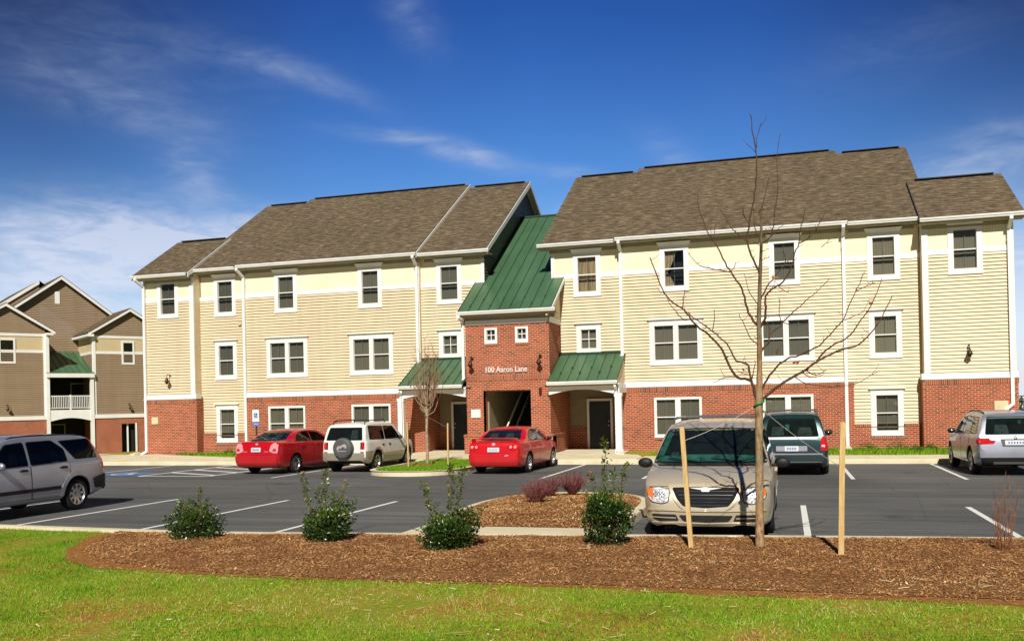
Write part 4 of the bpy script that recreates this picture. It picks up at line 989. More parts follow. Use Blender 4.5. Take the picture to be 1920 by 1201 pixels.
# seen from above the path runs clockwise so the kerb lies outside
fis = smooth_poly([(p[0], p[1]) for p in reversed(FIS)], 4, False)
kerb('far_island_kerb', list(reversed(fis)), -0.16, 0.15)
fill('far_island_grass', M['lawn_soil'], fis, lambda x, y: lot(y) + 0.13, 0.05)
m = MB(); m.lathe([(0.01, 0.07), (0.4, 0.05), (0.8, 0.0), (0.95, -0.05)], (-12.0, 28.9, 0.02), 'z', 20); m.build('tree_mulch', M['mulch_base'], kind='structure')
# far kerb + sidewalk + entry pavement
xs2 = [-60 + i for i in range(106)]
kerb('far_kerb', [(x, 31.74) for x in xs2], 0.16, 0.15)
m = MB()
def slab(x0, x1, y0, y1, z=0.0):
    m.box(x0, x1, y0, y1, z - 0.15, z)
x = -5.0
while x < 30: slab(x + 0.004, x + 1.5 - 0.004, 31.745, 33.75, -0.008); x += 1.5
x = -21.5
while x < -15.6: slab(x + 0.004, x + 1.475 - 0.004, 31.745, 33.85, -0.008); x += 1.475
m.prism([(-31, 31.745), (-21.504, 31.745), (-21.504, 33.85), (-23.5, 34.6), (-27.3, 36.2), (-28.4, 36.86), (-31, 36.86)], 'z', -0.15, -0.006)
m.build('sidewalk', M['concrete'], kind='structure')
m = MB(); m.prism([(-15.60, 31.745), (-5.004, 31.745), (-5.004, 33.0), (-5.35, 34.3), (-6.0, 34.9), (-6.3, 39.2), (-15.3, 39.2), (-15.3, 34.6), (-15.6, 34.2)], 'z', -0.15, 0.012); m.build('entry_pavement', M['concrete'], kind='structure')
m = MB()
m.prism([(-60, 31.745), (-31.01, 31.745), (-31.01, 33.0), (-60, 33.0)], 'z', -0.2, -0.05); m.prism([(-60, 38.5), (-31.5, 38.5), (-31.5, 39.7), (-60, 39.7)], 'z', -1.1, -0.13)
m.build('far_path', M['concrete'], kind='structure')
# painted lines
m = MB()
def line(x0, y0, x1, y1, w=0.105, z=0.004):
    d = Vector((x1 - x0, y1 - y0, 0)).normalized(); n = Vector((-d.y, d.x, 0)) * w / 2
    m.add([(x0 + n.x, y0 + n.y, lot(y0) + z), (x0 - n.x, y0 - n.y, lot(y0) + z), (x1 - n.x, y1 - n.y, lot(y1) + z), (x1 + n.x, y1 + n.y, lot(y1) + z)], [(0, 1, 2, 3)])
for x in (-16.9, -14.11, -11.13, -8.40, 0.27, 3.22, 6.0, 8.8, -19.7, -22.5): line(x, kf(x) + 0.19, x, 19.0 if x > -19 else 19.0)
for x in (4.31, 1.62, -1.1, -3.85, -6.76, -9.4 - 0.3 + 0.0, -15.48, 7.0, 9.7, 12.4):
    if abs(x + 9.7) < .1: continue
    line(x, 25.4, x, 31.45)
line(-23.55, 26.0, -23.55, 31.5)
# hatched aisle
A0, A1, B0, B1 = (-20.85, 26.0), (-20.80, 31.5), (-18.15, 26.0), (-18.15, 31.5)
line(*A0, *A1, 0.14); line(*B0, *B1, 0.14, z=0.0042); line(-20.85, 25.95, -18.15, 25.95, 0.14, z=0.0044); line(-18.2, 28.3, -15.6, 28.3 - 0, z=0.0046) if False else None
for y in (26.4, 27.7, 29.0, 30.3): line(-20.8, y + 1.25, -18.2, y, 0.19, z=0.005)
m.build('parking_lines', M['road_paint'], kind='structure')
m = MB(); z = 0.004
m.quad((-22.9, 26.2, lot(26.2) + z), (-21.35, 26.2, lot(26.2) + z), (-21.35, 27.75, lot(27.75) + z), (-22.9, 27.75, lot(27.75) + z)); m.build('blue_square', M['blue_paint'], kind='structure')
m = MB()   # painted wheelchair symbol
def arc(cx, cy, r0, r1, a0, a1, zf, n=20, flat=True):
    for i in range(n):
        t0, t1 = R(a0 + (a1 - a0) * i / n), R(a0 + (a1 - a0) * (i + 1) / n)
        q = [(cx + r * math.cos(t), cy + r * math.sin(t)) for r, t in ((r0, t0), (r1, t0), (r1, t1), (r0, t1))]
        m.add([zf(*p) for p in q], [(0, 1, 2, 3)])
def wheelchair(zf, cx, cy, s):
    arc(cx - 0.05 * s, cy - 0.12 * s, 0.20 * s, 0.27 * s, 100, 380, zf)
    arc(cx - 0.06 * s, cy + 0.38 * s, 0.0, 0.065 * s, 0, 360, zf, 10)
    for a, b, w in (((-0.06, 0.30), (-0.04, 0.02), 0.06), ((-0.04, 0.05), (0.16, 0.03), 0.06), ((0.16, 0.05), (0.26, -0.24), 0.06), ((0.26, -0.24), (0.34, -0.20), 0.05), ((-0.05, 0.18), (0.14, 0.17), 0.05)):
        p, q = Vector(a) * s, Vector(b) * s; d = (q - p).normalized(); n = Vector((-d.y, d.x)) * w * s / 2
        m.add([zf(cx + v.x, cy + v.y) for v in (p + n, p - n, q - n, q + n)], [(0, 1, 2, 3)])
wheelchair(lambda x, y: (x, y, lot(y) + 0.008), -22.12, 26.97, 1.4); m.build('painted_symbol', M['road_paint'], kind='structure')

# accessible-parking sign
SG = empty('parking_sign', (-21.08, 33.55, 0), 0, 'blue and white accessible parking sign on a thin dark post by the brick wall', 'sign')
m = MB(); m.box(-0.025, 0.025, -0.02, 0.02, -0.1, 1.95); m.build('post', M['post_dark'], SG)
m = MB(); m.bbox(-0.155, 0.155, -0.032, -0.022, 1.50, 2.0, 0.004); m.build('sign_plate', M['sign_white'], SG)
m = MB(); m.box(-0.085, 0.085, -0.036, -0.0325, 1.66, 1.86); pl = m.build('symbol_panel', M['sign_blue'], SG)
m = MB(); wheelchair(lambda x, y: (x, -0.0375, y), 0.0, 1.76, 0.20); m.build('wheelchair_symbol', M['sign_white'], pl)
m = MB(); m.bbox(-0.155, 0.155, -0.032, -0.022, 1.33, 1.48, 0.004); lp = m.build('lower_plate', M['sign_blue'], SG)
text_mesh('lettering', 'VAN', 0.12, M['sign_white'], lp, (0, -0.034, 1.365), (R(90), 0, 0), 0.001)
# ------------------------------------------------------------------ vehicles
def round_poly(P_, r, n=4):
    if not r: return P_
    out = []; N_ = len(P_)
    for i in range(N_):
        p = Vector(P_[i]); a = Vector(P_[i - 1]); b = Vector(P_[(i + 1) % N_])
        da, db = (a - p), (b - p); ra = min(r, da.length * 0.45); rb = min(r, db.length * 0.45)
        q0, q1 = p + da.normalized() * ra, p + db.normalized() * rb
        for k_ in range(n + 1):
            t = k_ / n; out.append(tuple(q0 * (1 - t) ** 2 + p * 2 * t * (1 - t) + q1 * t * t))
    return out
def inset_grow(P_, g):
    c = Vector((sum(p[0] for p in P_) / len(P_), sum(p[1] for p in P_) / len(P_))); out = []
    N_ = len(P_); area = sum(P_[i - 1][0] * P_[i][1] - P_[i][0] * P_[i - 1][1] for i in range(N_)); sg = 1 if area > 0 else -1
    for i in range(N_):
        p = Vector(P_[i]); d1 = (p - Vector(P_[i - 1])).normalized(); d2 = (Vector(P_[(i + 1) % N_]) - p).normalized()
        n1 = Vector((d1.y, -d1.x)) * sg; n2 = Vector((d2.y, -d2.x)) * sg; nn = (n1 + n2)
        nn = nn / max(nn.length_squared, 0.6) * 2
        out.append(tuple(p + nn * g))
    return out

class Car:
    def __init__(s, name, spec, loc, rz, label, cat, paint, group=None):
        s.sp = spec; s.L = spec['L']; s.root = empty(name, loc, rz, label, cat, group); s.paint = M[paint]
        s.top = pchip(spec['top']); s.bot = pchip(spec['bot']); s.belt = pchip(spec['belt']); s.plan = pchip(spec['plan'])
        s.body()
    def side_x(s, t, z):
        w = s.plan(t); zb = s.bot(t); zbelt = s.belt(t); zm = 0.62
        if z < zm: return w - 0.055 * ((zm - z) / max(zm - zb, .1)) ** 2
        if z < zbelt: return w - 0.03 * ((z - zm) / max(zbelt - zm, .1)) ** 1.8
        d = z - zbelt; return w - 0.03 - d * s.sp['tum'] - d * d * 0.10 - 0.018 * min(1, d / 0.04)
    def ring(s, t):
        zt, zb = s.top(t), s.bot(t); cr = s.sp['crown']; zbelt = s.belt(t)
        crn = cr if zt > zbelt + 0.3 else (0.075 if zt > zb + 0.35 else 0.05)
        k_ = sstep(zbelt, zbelt + 0.35, zt); crn = 0.075 * (1 - k_) + cr * k_
        crn = min(crn, (zt - zb) * 0.4); ze = zt - crn
        h = [(0.0, zb), (0.5 * s.plan(t), zb), (s.side_x(t, zb) - 0.09, zb), (s.side_x(t, zb) - 0.02, zb + 0.035)]
        n1, n2 = 9, 9; za = zb + 0.07; zc = min(zbelt, ze)
        for i in range(n1 + 1): z = za + (zc - za) * i / n1; h.append((s.side_x(t, z), z))
        for i in range(1, n2 + 1):
            z = zc + (ze - zc) * i / n2; h.append((s.side_x(t, z), z) if ze > zc + 1e-5 else (h[-1][0] - 0.0002, h[-1][1] + 0.0002))
        xe, z0 = h[-1]; n3 = 10; p = 2.0 / s.sp.get('pow', 2.7)
        for i in range(1, n3 + 1):
            a = math.pi / 2 * i / n3; h.append((xe * math.cos(a) ** p if i < n3 else 0.0, z0 + crn * math.sin(a) ** p))
        return [(x, t - s.L / 2, z) for x, z in h] + [(-x, t - s.L / 2, z) for x, z in reversed(h[1:-1])]
    def body(s):
        L = s.L; ts = set(); n = 84
        for i in range(n + 1): ts.add(round(L * i / n, 4))
        for e in (0.008, 0.02, 0.035, 0.055, 0.08, 0.11, 0.15): ts.add(e); ts.add(round(L - e, 4))
        ts = sorted(ts); m = MB(); m.smooth = True; m.loft([s.ring(t) for t in ts], True, True)
        me = bpy.data.meshes.new('body'); me.from_pydata(m.v, [], m.f)
        me.materials.append(s.paint); me.materials.append(M['under_dark'])
        for pgn in me.polygons:
            pgn.use_smooth = True
            if all(m.v[i][2] < s.bot(m.v[i][1] + L / 2) + 0.01 for i in pgn.vertices): pgn.material_index = 1
        bm = bmesh.new(); bm.from_mesh(me); bmesh.ops.remove_doubles(bm, verts=bm.verts, dist=2e-4); bmesh.ops.recalc_face_normals(bm, faces=bm.faces); bm.to_mesh(me); bm.free()
        o = bpy.data.objects.new('body', me); COL.objects.link(o)
        s.bvh = BVHTree.FromPolygons([v.co.copy() for v in me.vertices], [tuple(p.vertices) for p in me.polygons])
        R_ = s.sp['R']; cut = MB()
        for ax in (s.sp['rear'], s.sp['front']):
            for sg in (-1, 1):
                w = s.plan(ax); a, b = (w - 0.30) * sg, (w + 0.3) * sg; rr = R_ + s.sp.get('gap', 0.055)
                cut.loft([[(x, ax - L / 2 + rr * math.cos(2 * math.pi * k_ / 36), R_ + 0.01 + rr * math.sin(2 * math.pi * k_ / 36)) for k_ in range(36)] for x in (a, b)], True, True)
        cm = bpy.data.meshes.new('cut'); cm.from_pydata(cut.v, [], cut.f); cm.materials.append(s.paint); cm.materials.append(M['under_dark'])
        bm = bmesh.new(); bm.from_mesh(cm); bmesh.ops.recalc_face_normals(bm, faces=bm.faces)
        for f in bm.faces: f.material_index = 1
        bm.to_mesh(cm); bm.free()
        co = bpy.data.objects.new('cut', cm); COL.objects.link(co)
        md = o.modifiers.new('b', 'BOOLEAN'); md.operation = 'DIFFERENCE'; md.object = co; md.solver = 'EXACT'
        dg = bpy.context.evaluated_depsgraph_get(); nm = bpy.data.meshes.new_from_object(o.evaluated_get(dg)); o.modifiers.clear(); o.data = nm
        bpy.data.objects.remove(co); bpy.data.meshes.remove(me); nm.name = 'body'
        bm = bmesh.new(); bm.from_mesh(nm)
        for e in bm.edges:
            if len(e.link_faces) == 2 and (e.link_faces[0].material_index != e.link_faces[1].material_index or e.calc_face_angle(0) > 0.6): e.smooth = False
        bm.to_mesh(nm); bm.free()
        o.parent = s.root; s.bodyo = o
    def cast(s, view, a, b):
        L = s.L
        if view == 'R': o, d = Vector((3, a - L / 2, b)), Vector((-1, 0, 0))
        elif view == 'L': o, d = Vector((-3, a - L / 2, b)), Vector((1, 0, 0))
        elif view == 'rear': o, d = Vector((a, -6, b)), Vector((0, 1, 0))
        elif view == 'front': o, d = Vector((a, 6, b)), Vector((0, -1, 0))
        else: o, d = Vector((a, b - L / 2, 4)), Vector((0, 0, -1))
        loc, nn, i, dist = s.bvh.ray_cast(o, d)
        if loc is None: return None
        if nn.dot(d) > 0: nn = -nn
        return loc, nn
    def decal(s, name, view, polys, mat, off=0.006, r=0.02, parent=None, step=0.07, label=None):
        """a shaped piece lying on the body surface, with real thickness"""
        if not isinstance(polys[0][0], (tuple, list)): polys = [polys]
        out = MB(); out.smooth = True
        for P_ in polys:
            P_ = round_poly(P_, r); bm = bmesh.new()
            try: bm.faces.new([bm.verts.new((p[0], p[1], 0)) for p in P_])
            except ValueError: continue
            xs_ = [p[0] for p in P_]; ys_ = [p[1] for p in P_]
            for ax, lo, hi in ((0, min(xs_), max(xs_)), (1, min(ys_), max(ys_))):
                n = int((hi - lo) / step)
                for i in range(1, n + 1):
                    c = lo + (hi - lo) * i / (n + 1)
                    bmesh.ops.bisect_plane(bm, geom=bm.verts[:] + bm.edges[:] + bm.faces[:], plane_co=(c, 0, 0) if ax == 0 else (0, c, 0), plane_no=(1, 0, 0) if ax == 0 else (0, 1, 0))
            bmesh.ops.triangulate(bm, faces=[f for f in bm.faces if len(f.verts) > 4])
            bm.verts.index_update(); NM = {}; V = []; Bk = []; ok = []
            for v in bm.verts:
                h = s.cast(view, v.co.x, v.co.y)
                if h is None: V.append((0, 0, 0)); Bk.append((0, 0, 0)); ok.append(False); continue
                NM[v.index] = h[1]; V.append(tuple(h[0] + h[1] * off)); Bk.append(tuple(h[0] - h[1] * 0.012)); ok.append(True)
            fs = [tuple(v.index for v in f.verts) for f in bm.faces if all(ok[v.index] for v in f.verts)]
            for i_, f_ in enumerate(fs):
                a_, b_, c_ = (Vector(V[q]) for q in f_[:3])
                if (b_ - a_).cross(c_ - a_).dot(NM[f_[0]]) < 0: fs[i_] = tuple(reversed(f_))
            sk = [(e.verts[0].index, e.verts[1].index) for e in bm.edges if len(e.link_faces) == 1 and ok[e.verts[0].index] and ok[e.verts[1].index]]
            n = len(V); out.add(V, fs); out.add(V + Bk, [(a, b, b + n, a + n) for a, b in sk], False); bm.free()
        if not out.v: return None
        return out.build(name, mat if not isinstance(mat, str) else M[mat], parent or s.root, label)
    def glass(s, name, view, P_, r=0.04, grow=0.018, off=0.007, parent=None):
        g = s.decal(name, view, P_, 'car_glass', off, r, parent)
        s.decal('window_seal', view, inset_grow(P_, grow), 'cabin_dark', off - 0.0050, r, g)
        return g
    def inside(s, view, polys, mat='seat_grey', r=0.03, name='seat'): return s.decal(name, view, polys, mat, 0.0042, r, s.bodyo)
    def both(s, fn):
        for v in ('R', 'L'): fn(v)
    def wheel(s, hub=6, style='spoke', rim='alloy', rr=0.62):
        R_ = s.sp['R']; tw = 0.105
        for ax in (s.sp['rear'], s.sp['front']):
            for sg in (-1, 1):
                x = sg * (s.plan(ax) - 0.125); y = ax - s.L / 2; c = (0, y, R_); t = MB()
                pr = [(R_ * rr, -tw), (R_ * 0.82, -tw - 0.008), (R_ * 0.95, -tw + 0.008), (R_, -tw + 0.045), (R_, tw - 0.045), (R_ * 0.95, tw - 0.008), (R_ * 0.82, tw + 0.008), (R_ * rr, tw), (R_ * rr, -tw)]
                t.lathe([(r_, h + x) for r_, h in pr], c, 'x', 32); w = t.build('wheel', M['tyre'], s.root)
                t = MB(); q = R_ * rr; o_ = sg
                t.lathe([(q * 1.02, x + o_ * tw * 0.98), (q * 0.95, x + o_ * tw * 0.96), (q * 0.90, x + o_ * 0.045), (q * 0.88, x - o_ * 0.03), (0.001, x - o_ * 0.03)], c, 'x', 32)
                t.build('rim_barrel', M['under_dark'] if style == 'spoke' else M[rim], w)
                t = MB(); t.lathe([(q * 1.03, x + o_ * tw * 0.99), (q * 1.0, x + o_ * (tw + 0.008)), (q * 0.93, x + o_ * tw * 0.94), (q * 0.9, x + o_ * 0.05)], c, 'x', 32)
                for k_ in range(hub):
                    a = 2 * math.pi * (k_ + 0.25) / hub; ca, sa = math.cos(a), math.sin(a); ww0, ww1 = q * 0.17, q * (0.20 if hub < 7 else 0.13)
                    pts = []
                    for rad, hw, xx in ((q * 0.10, ww0, 0.068), (q * 0.55, ww0 * 0.85, 0.078), (q * 0.96, ww1, 0.088)):
                        for sd in (-1, 1): pts.append((x + o_ * xx, y + ca * rad - sa * hw * sd, R_ + sa * rad + ca * hw * sd))
                        for sd in (1, -1): pts.append((x + o_ * (xx - 0.03), y + ca * rad - sa * hw * sd, R_ + sa * rad + ca * hw * sd))
                    t.loft([pts[0:4], pts[4:8], pts[8:12]], True, True, False)
                t.lathe([(0.001, x + o_ * 0.088), (q * 0.16, x + o_ * 0.086), (q * 0.22, x + o_ * 0.07), (q * 0.22, x + o_ * 0.04)], c, 'x', 16)
                t.build('rim', M[rim], w)
    def mirror(s, t, z, mat='paint', out=0.10, size=(0.10, 0.055, 0.075)):
        for sg in (-1, 1):
            x0 = sg * s.side_x(t, z); m = MB(); xc = x0 + sg * (out + size[0] * 0.6); y = t - s.L / 2
            m.ell((xc, y, z + 0.03), size, 14, 8); m.tube([(x0 - sg * 0.03, y + 0.03, z - 0.02), (x0 + sg * 0.05, y + 0.01, z - 0.01), (xc, y, z + 0.01)], [0.03, 0.024, 0.03], 8)
            mo = m.build('mirror', s.paint if mat == 'paint' else M[mat], s.root)
            g = MB(); g.lathe([(0.001, y - size[1] - 0.001), (0.8, y - size[1] * 0.62)], (0, 0, 0), 'y', 16)
            g.v = [(xc + a * size[0] * 0.95, b, z + 0.03 + c * size[2] * 0.95) for a, b, c in g.v]; g.build('mirror_glass', M['chrome'], mo)
    def rack(s, x, t0, t1, z, mat='black_plastic', bars=(), h=0.07):
        L = s.L
        for sg in (-1, 1):
            m = MB(); zz = lambda t: (s.cast('top', sg * x, t) or (Vector((0, 0, z)),))[0][2]
            pts = [(sg * x, t0 - L / 2, zz(t0) - 0.01)] + [(sg * x, t0 + (t1 - t0) * q - L / 2, zz(t0 + (t1 - t0) * q) + h) for q in (0.06, 0.3, 0.5, 0.7, 0.94)] + [(sg * x, t1 - L / 2, zz(t1) - 0.01)]
            m.tube(pts, 0.017, 8); m.build('roof_rail', M[mat], s.root)
        for b in bars:
            m = MB(); zb_ = (s.cast('top', x, b)[0][2]) + h + 0.02; m.tube([(-x, b - L / 2, zb_), (0, b - L / 2, zb_ + 0.01), (x, b - L / 2, zb_)], 0.016, 8); m.build('crossbar', M[mat], s.root)
    def plate(s, view, x0, x1, z0, z1, parent=None, mark=True):
        p = s.decal('licence_plate', view, [(x0, z0), (x1, z0), (x1, z1), (x0, z1)], 'plate_white', 0.02, 0.008, parent)
        if mark:
            w = (x1 - x0); q = []
            for i in range(6):
                a = x0 + w * (0.14 + 0.125 * i); q.append([(a, z0 + 0.03), (a + w * 0.07, z0 + 0.03), (a + w * 0.07, z1 - 0.035), (a, z1 - 0.035)])
            s.decal('plate_marks', view, q, 'sign_blue', 0.0205, 0.0, p)
        return p

def arch_poly(ax, z, r0, r1, a0=-8, a1=188, n=12):
    return [[(ax + r * math.cos(R(t)), z + r * math.sin(R(t))) for r, t in ((r0, t0), (r1, t0), (r1, t1), (r0, t1))] for t0, t1 in [(a0 + (a1 - a0) * i / n, a0 + (a1 - a0) * (i + 1) / n) for i in range(n)]]
def below_arch(t0, t1, z0, z1, ax, R_, r):
    """door polygon corner cut by the wheel arch is approximated by a diagonal"""
    return [(t0, z0), (t1, z0), (t1, z1), (t0, z1)]
def door(c, view, P_, handle=None, hmat=None, r=0.03):
    c.decal('door_seam', view, inset_grow(P_, 0.013), 'black_plastic', 0.0018, r, c.bodyo)
    d = c.decal('door', view, P_, c.paint, 0.005, r)
    if handle:
        t, z = handle; h = c.decal('door_handle', view, [(t - 0.10, z - 0.018), (t + 0.10, z - 0.018), (t + 0.10, z + 0.02), (t - 0.10, z + 0.02)], hmat or c.paint, 0.035, 0.015, d)
    return d

VAN = dict(L=5.05, R=0.335, rear=0.95, front=3.98, tum=0.26, crown=0.10, pow=3.2,
    top=[(0, .52), (0.02, .72), (0.05, .95), (0.10, 1.12), (0.22, 1.42), (0.34, 1.62), (0.5, 1.70), (0.9, 1.745), (2.1, 1.755), (2.9, 1.73), (3.22, 1.675), (3.36, 1.62), (3.75, 1.355), (4.08, 1.115), (4.16, 1.075), (4.45, 1.02), (4.72, .935), (4.88, .845), (4.97, .73), (5.02, .61), (5.05, .45)],
    bot=[(0, .34), (0.2, .24), (0.6, .21), (4.5, .20), (4.9, .20), (5.05, .25)],
    belt=[(0, 1.02), (2.5, 1.01), (3.9, .98), (5.05, .9)],
    plan=[(0, .80), (.03, .87), (.12, .935), (.4, .97), (1.5, .995), (3.2, .995), (4.0, .985), (4.5, .97), (4.8, .935), (4.93, .875), (5.01, .80), (5.05, .68)])
def van_common(c, plastic):
    c.wheel(7, rim='alloy')
    def sd(v):
        for P_ in ([(0.30, 1.08), (1.15, 1.08), (1.22, 1.52), (0.50, 1.52)], [(1.28, 1.08), (2.42, 1.08), (2.38, 1.54), (1.34, 1.53)], [(2.50, 1.08), (3.80, 1.06), (3.62, 1.20), (3.22, 1.50), (2.52, 1.54)]):
            c.glass('side_window', v, P_, 0.05)
        door(c, v, [(1.42, .33), (2.42, .30), (2.43, 1.02), (1.30, 1.03), (1.30, .62)], (2.27, .88)); door(c, v, [(2.46, .30), (3.50, .30), (3.56, .55), (3.74, .85), (3.80, 1.02), (2.46, 1.02)], (2.68, .88))
        c.decal('side_moulding', v, [(1.40, .52), (3.48, .52), (3.48, .60), (1.40, .60)], c.paint, 0.016, 0.01)
    c.both(sd)
    c.glass('rear_window', 'rear', [(-.70, 1.10), (.70, 1.10), (.66, 1.30), (.60, 1.585), (-.60, 1.585), (-.66, 1.30)], 0.06)
    c.glass('windscreen', 'front', [(-.87, 1.115), (-.4, 1.09), (.4, 1.09), (.87, 1.115), (.80, 1.33), (.705, 1.60), (.3, 1.615), (-.3, 1.615), (-.705, 1.60), (-.80, 1.33)], 0.05, 0.02)
    c.mirror(3.52, 1.04, 'black_plastic' if plastic else 'paint', 0.10, (0.125, 0.06, 0.085))
    c.rack(.70, 0.55, 2.9, 1.75, 'black_plastic' if not plastic else 'grey_plastic', (0.8, 2.5))
    # wipers, cowl
    c.decal('cowl', 'front', [(-.80, 1.058), (.80, 1.058), (.84, 1.085), (.4, 1.075), (-.4, 1.075), (-.84, 1.085)], 'black_plastic', 0.004, 0.01)
    for x0, x1, z1 in ((-.62, -.02, 1.155), (.1, .66, 1.15)):
        h0, h1 = c.cast('front', x0, 1.095), c.cast('front', x1, z1)
        m = MB(); m.tube([h0[0] + h0[1] * .03, (h0[0] + h1[0]) / 2 + h1[1] * .035, h1[0] + h1[1] * .025], 0.010, 6); m.build('wiper', M['black_plastic'], c.root)

# tan minivan, nose to the camera
c = Car('minivan', VAN, (-1.19, 13.98 + VAN['L'] / 2, lot(15)), R(180), 'tan minivan facing the camera with a winged badge on its grille', 'minivan', 'paint_tan')
van_common(c, True)
gp = [(-.50, .775), (0, .79), (.50, .775), (.43, .63), (.33, .515), (0, .49), (-.33, .515), (-.43, .63)]
c.decal('grille_surround', 'front', inset_grow(gp, 0.045), c.paint, 0.022, 0.04, c.bodyo)
g = c.decal('grille', 'front', gp, 'under_dark', 0.026, 0.03)
for z in (.725, .675, .625, .575, .53):
    w = .46 - (.775 - z) * .62; c.decal('grille_bar', 'front', [(-w, z - .004), (w, z - .004), (w, z + .004), (-w, z + .004)], 'chrome', 0.034, 0.0, g)
b = c.decal('badge', 'front', [[(-.055, .715), (.055, .715), (.065, .745), (.04, .775), (-.04, .775), (-.065, .745)], [(.05, .735), (.24, .765), (.16, .765), (.05, .77)], [(-.05, .735), (-.24, .765), (-.16, .765), (-.05, .77)]], 'sign_white', 0.045, 0.0, g)
for sg in (-1, 1):
    q = lambda P_: [(x * sg, z) for x, z in P_]
    hl = c.decal('headlight', 'front', q([(.535, .755), (.56, .58), (.66, .555), (.80, .585), (.865, .68), (.85, .775), (.70, .785)]), 'lamp_clear', 0.014, 0.03)
    c.decal('headlight_rim', 'front', inset_grow(q([(.535, .755), (.56, .58), (.66, .555), (.80, .585), (.865, .68), (.85, .775), (.70, .785)]), 0.012), 'black_plastic', 0.009, 0.03, hl)
    c.decal('turn_signal', 'front', q([(.775, .60), (.83, .66), (.868, .70), (.852, .772), (.79, .78)]), 'lamp_amber', 0.018, 0.02, hl)
    for x, z in ((.65, .68), (.745, .685)):
        c.decal('bulb', 'front', [(sg * x + .038 * math.cos(R(a)), z + .038 * math.sin(R(a))) for a in range(0, 360, 30)], 'alloy', 0.019, 0.0, hl)
    fs_ = c.decal('fog_slot', 'front', q([(.40, .30), (.44, .395), (.80, .40), (.78, .33), (.68, .295)]), 'black_plastic', 0.012, 0.02)
    c.decal('slot_bar', 'front', q([(.44, .335), (.78, .348), (.78, .362), (.44, .352)]), c.paint, 0.02, 0.0, fs_)
c.decal('lower_intake', 'front', [(-.40, .385), (.40, .385), (.33, .295), (.0, .28), (-.33, .295)], 'black_plastic', 0.012, 0.03)
bump_ = c.decal('bumper_lip', 'front', [(-.86, .455), (-.5, .445), (.0, .44), (.5, .445), (.86, .455), (.86, .478), (.5, .468), (.0, .463), (-.5, .468), (-.86, .478)], c.paint, 0.022, 0.0)
c.decal('bumper_lip', 'front', [(-.80, .262), (0, .235), (.80, .262), (.80, .285), (0, .258), (-.80, .285)], c.paint, 0.024, 0.0)
c.decal('bonnet_seam', 'front', [(-.86, .792), (-.5, .80), (.0, .806), (.5, .80), (.86, .792), (.86, .799), (.5, .807), (.0, .813), (-.5, .807), (-.86, .799)], 'black_plastic', 0.003, 0.0, c.bodyo)
c.inside('front', [(-.84, 1.125), (.84, 1.125), (.82, 1.20), (.3, 1.225), (-.3, 1.225), (-.82, 1.20)], 'reflection_sticker_teal', 0.02, 'dash_reflection')  # teal strip painted as the dash reflected in the windscreen
c.inside('front', [(.84, 1.20), (.70, 1.58), (.63, 1.56), (.74, 1.21)], 'reflection_sticker_teal', 0.01, 'pillar_reflection')  # teal strip painted as a reflection along the pillar
for x in (-.38, .38): c.inside('front', [(x - .17, 1.23), (x + .17, 1.23), (x + .15, 1.40), (x + .09, 1.42), (x + .08, 1.50), (x - .08, 1.50), (x - .09, 1.42), (x - .15, 1.40)], 'cabin_dark', 0.03)
c.inside('front', [(.50, 1.20), (.62, 1.20), (.62, 1.26), (.50, 1.26)], 'seat_grey', 0.01, 'sticker')
h = c.cast('front', 0.02, 1.52); m = MB(); m.ell(tuple(h[0] + Vector((0, -.16, -.02))), (.11, .02, .035)); m.build('interior_mirror', M['black_plastic'], c.root)

# dark teal minivan, tail to the camera
VAN2 = dict(VAN); VAN2['L'] = 4.75; VAN2['front'] = 3.85
VAN2['top'] = [(x * 4.75 / 5.05, z) for x, z in VAN['top']]; VAN2['plan'] = [(x * 4.75 / 5.05, z) for x, z in VAN['plan']]; VAN2['bot'] = [(x * 4.75 / 5.05, z) for x, z in VAN['bot']]; VAN2['belt'] = [(x * 4.75 / 5.05, z) for x, z in VAN['belt']]
c = Car('minivan', VAN2, (0.12, 26.45 + 4.75 / 2, lot(28)), 0, 'dark teal minivan seen from behind, parked nose-in by the brick wall', 'minivan', 'paint_teal')
VS = VAN2; van_common(c, True)
for sg in (-1, 1):
    q = lambda P_: [(x * sg, z) for x, z in P_]
    tl = c.decal('taillight', 'rear', q([(.74, .70), (.905, .70), (.905, 1.06), (.80, 1.10), (.76, 1.02)]), 'lamp_red', 0.012, 0.02)
    c.decal('taillight', 'R' if sg > 0 else 'L', [(0.05, .70), (.16, .72), (.16, 1.02), (.08, 1.06)], 'lamp_red', 0.012, 0.02)
    c.decal('reversing_lamp', 'rear', q([(.77, .80), (.86, .80), (.86, .86), (.77, .86)]), 'lamp_clear', 0.015, 0.01, tl)
c.decal('plate_recess', 'rear', [(-.50, .66), (.50, .66), (.46, .86), (-.46, .86)], 'black_plastic', 0.005, 0.03)
pb = c.decal('plate_panel', 'rear', [(-.42, .69), (.40, .69), (.40, .83), (-.42, .83)], 'paint_silver', 0.01, 0.01); c.plate('rear', -.19, .17, .69, .83, None)
c.decal('tailgate_trim', 'rear', [(-.68, 1.02), (.68, 1.02), (.68, 1.065), (-.68, 1.065)], 'paint_silver', 0.012, 0.01)
c.decal('rear_bumper', 'rear', [(-.80, .40), (.80, .40), (.80, .60), (-.80, .60)], c.paint, 0.05, 0.04)
c.decal('bumper_strip', 'rear', [(-.80, .59), (.80, .59), (.80, .625), (-.80, .625)], 'paint_silver', 0.06, 0.01)
c.decal('chrome_strip', 'rear', [(-.78, .385), (.78, .385), (.78, .405), (-.78, .405)], 'chrome', 0.055, 0.0)
c.inside('rear', [[(-.55, 1.12), (-.2, 1.12), (-.22, 1.36), (-.5, 1.36)], [(.15, 1.12), (.55, 1.12), (.5, 1.34), (.2, 1.34)]], 'seat_grey')
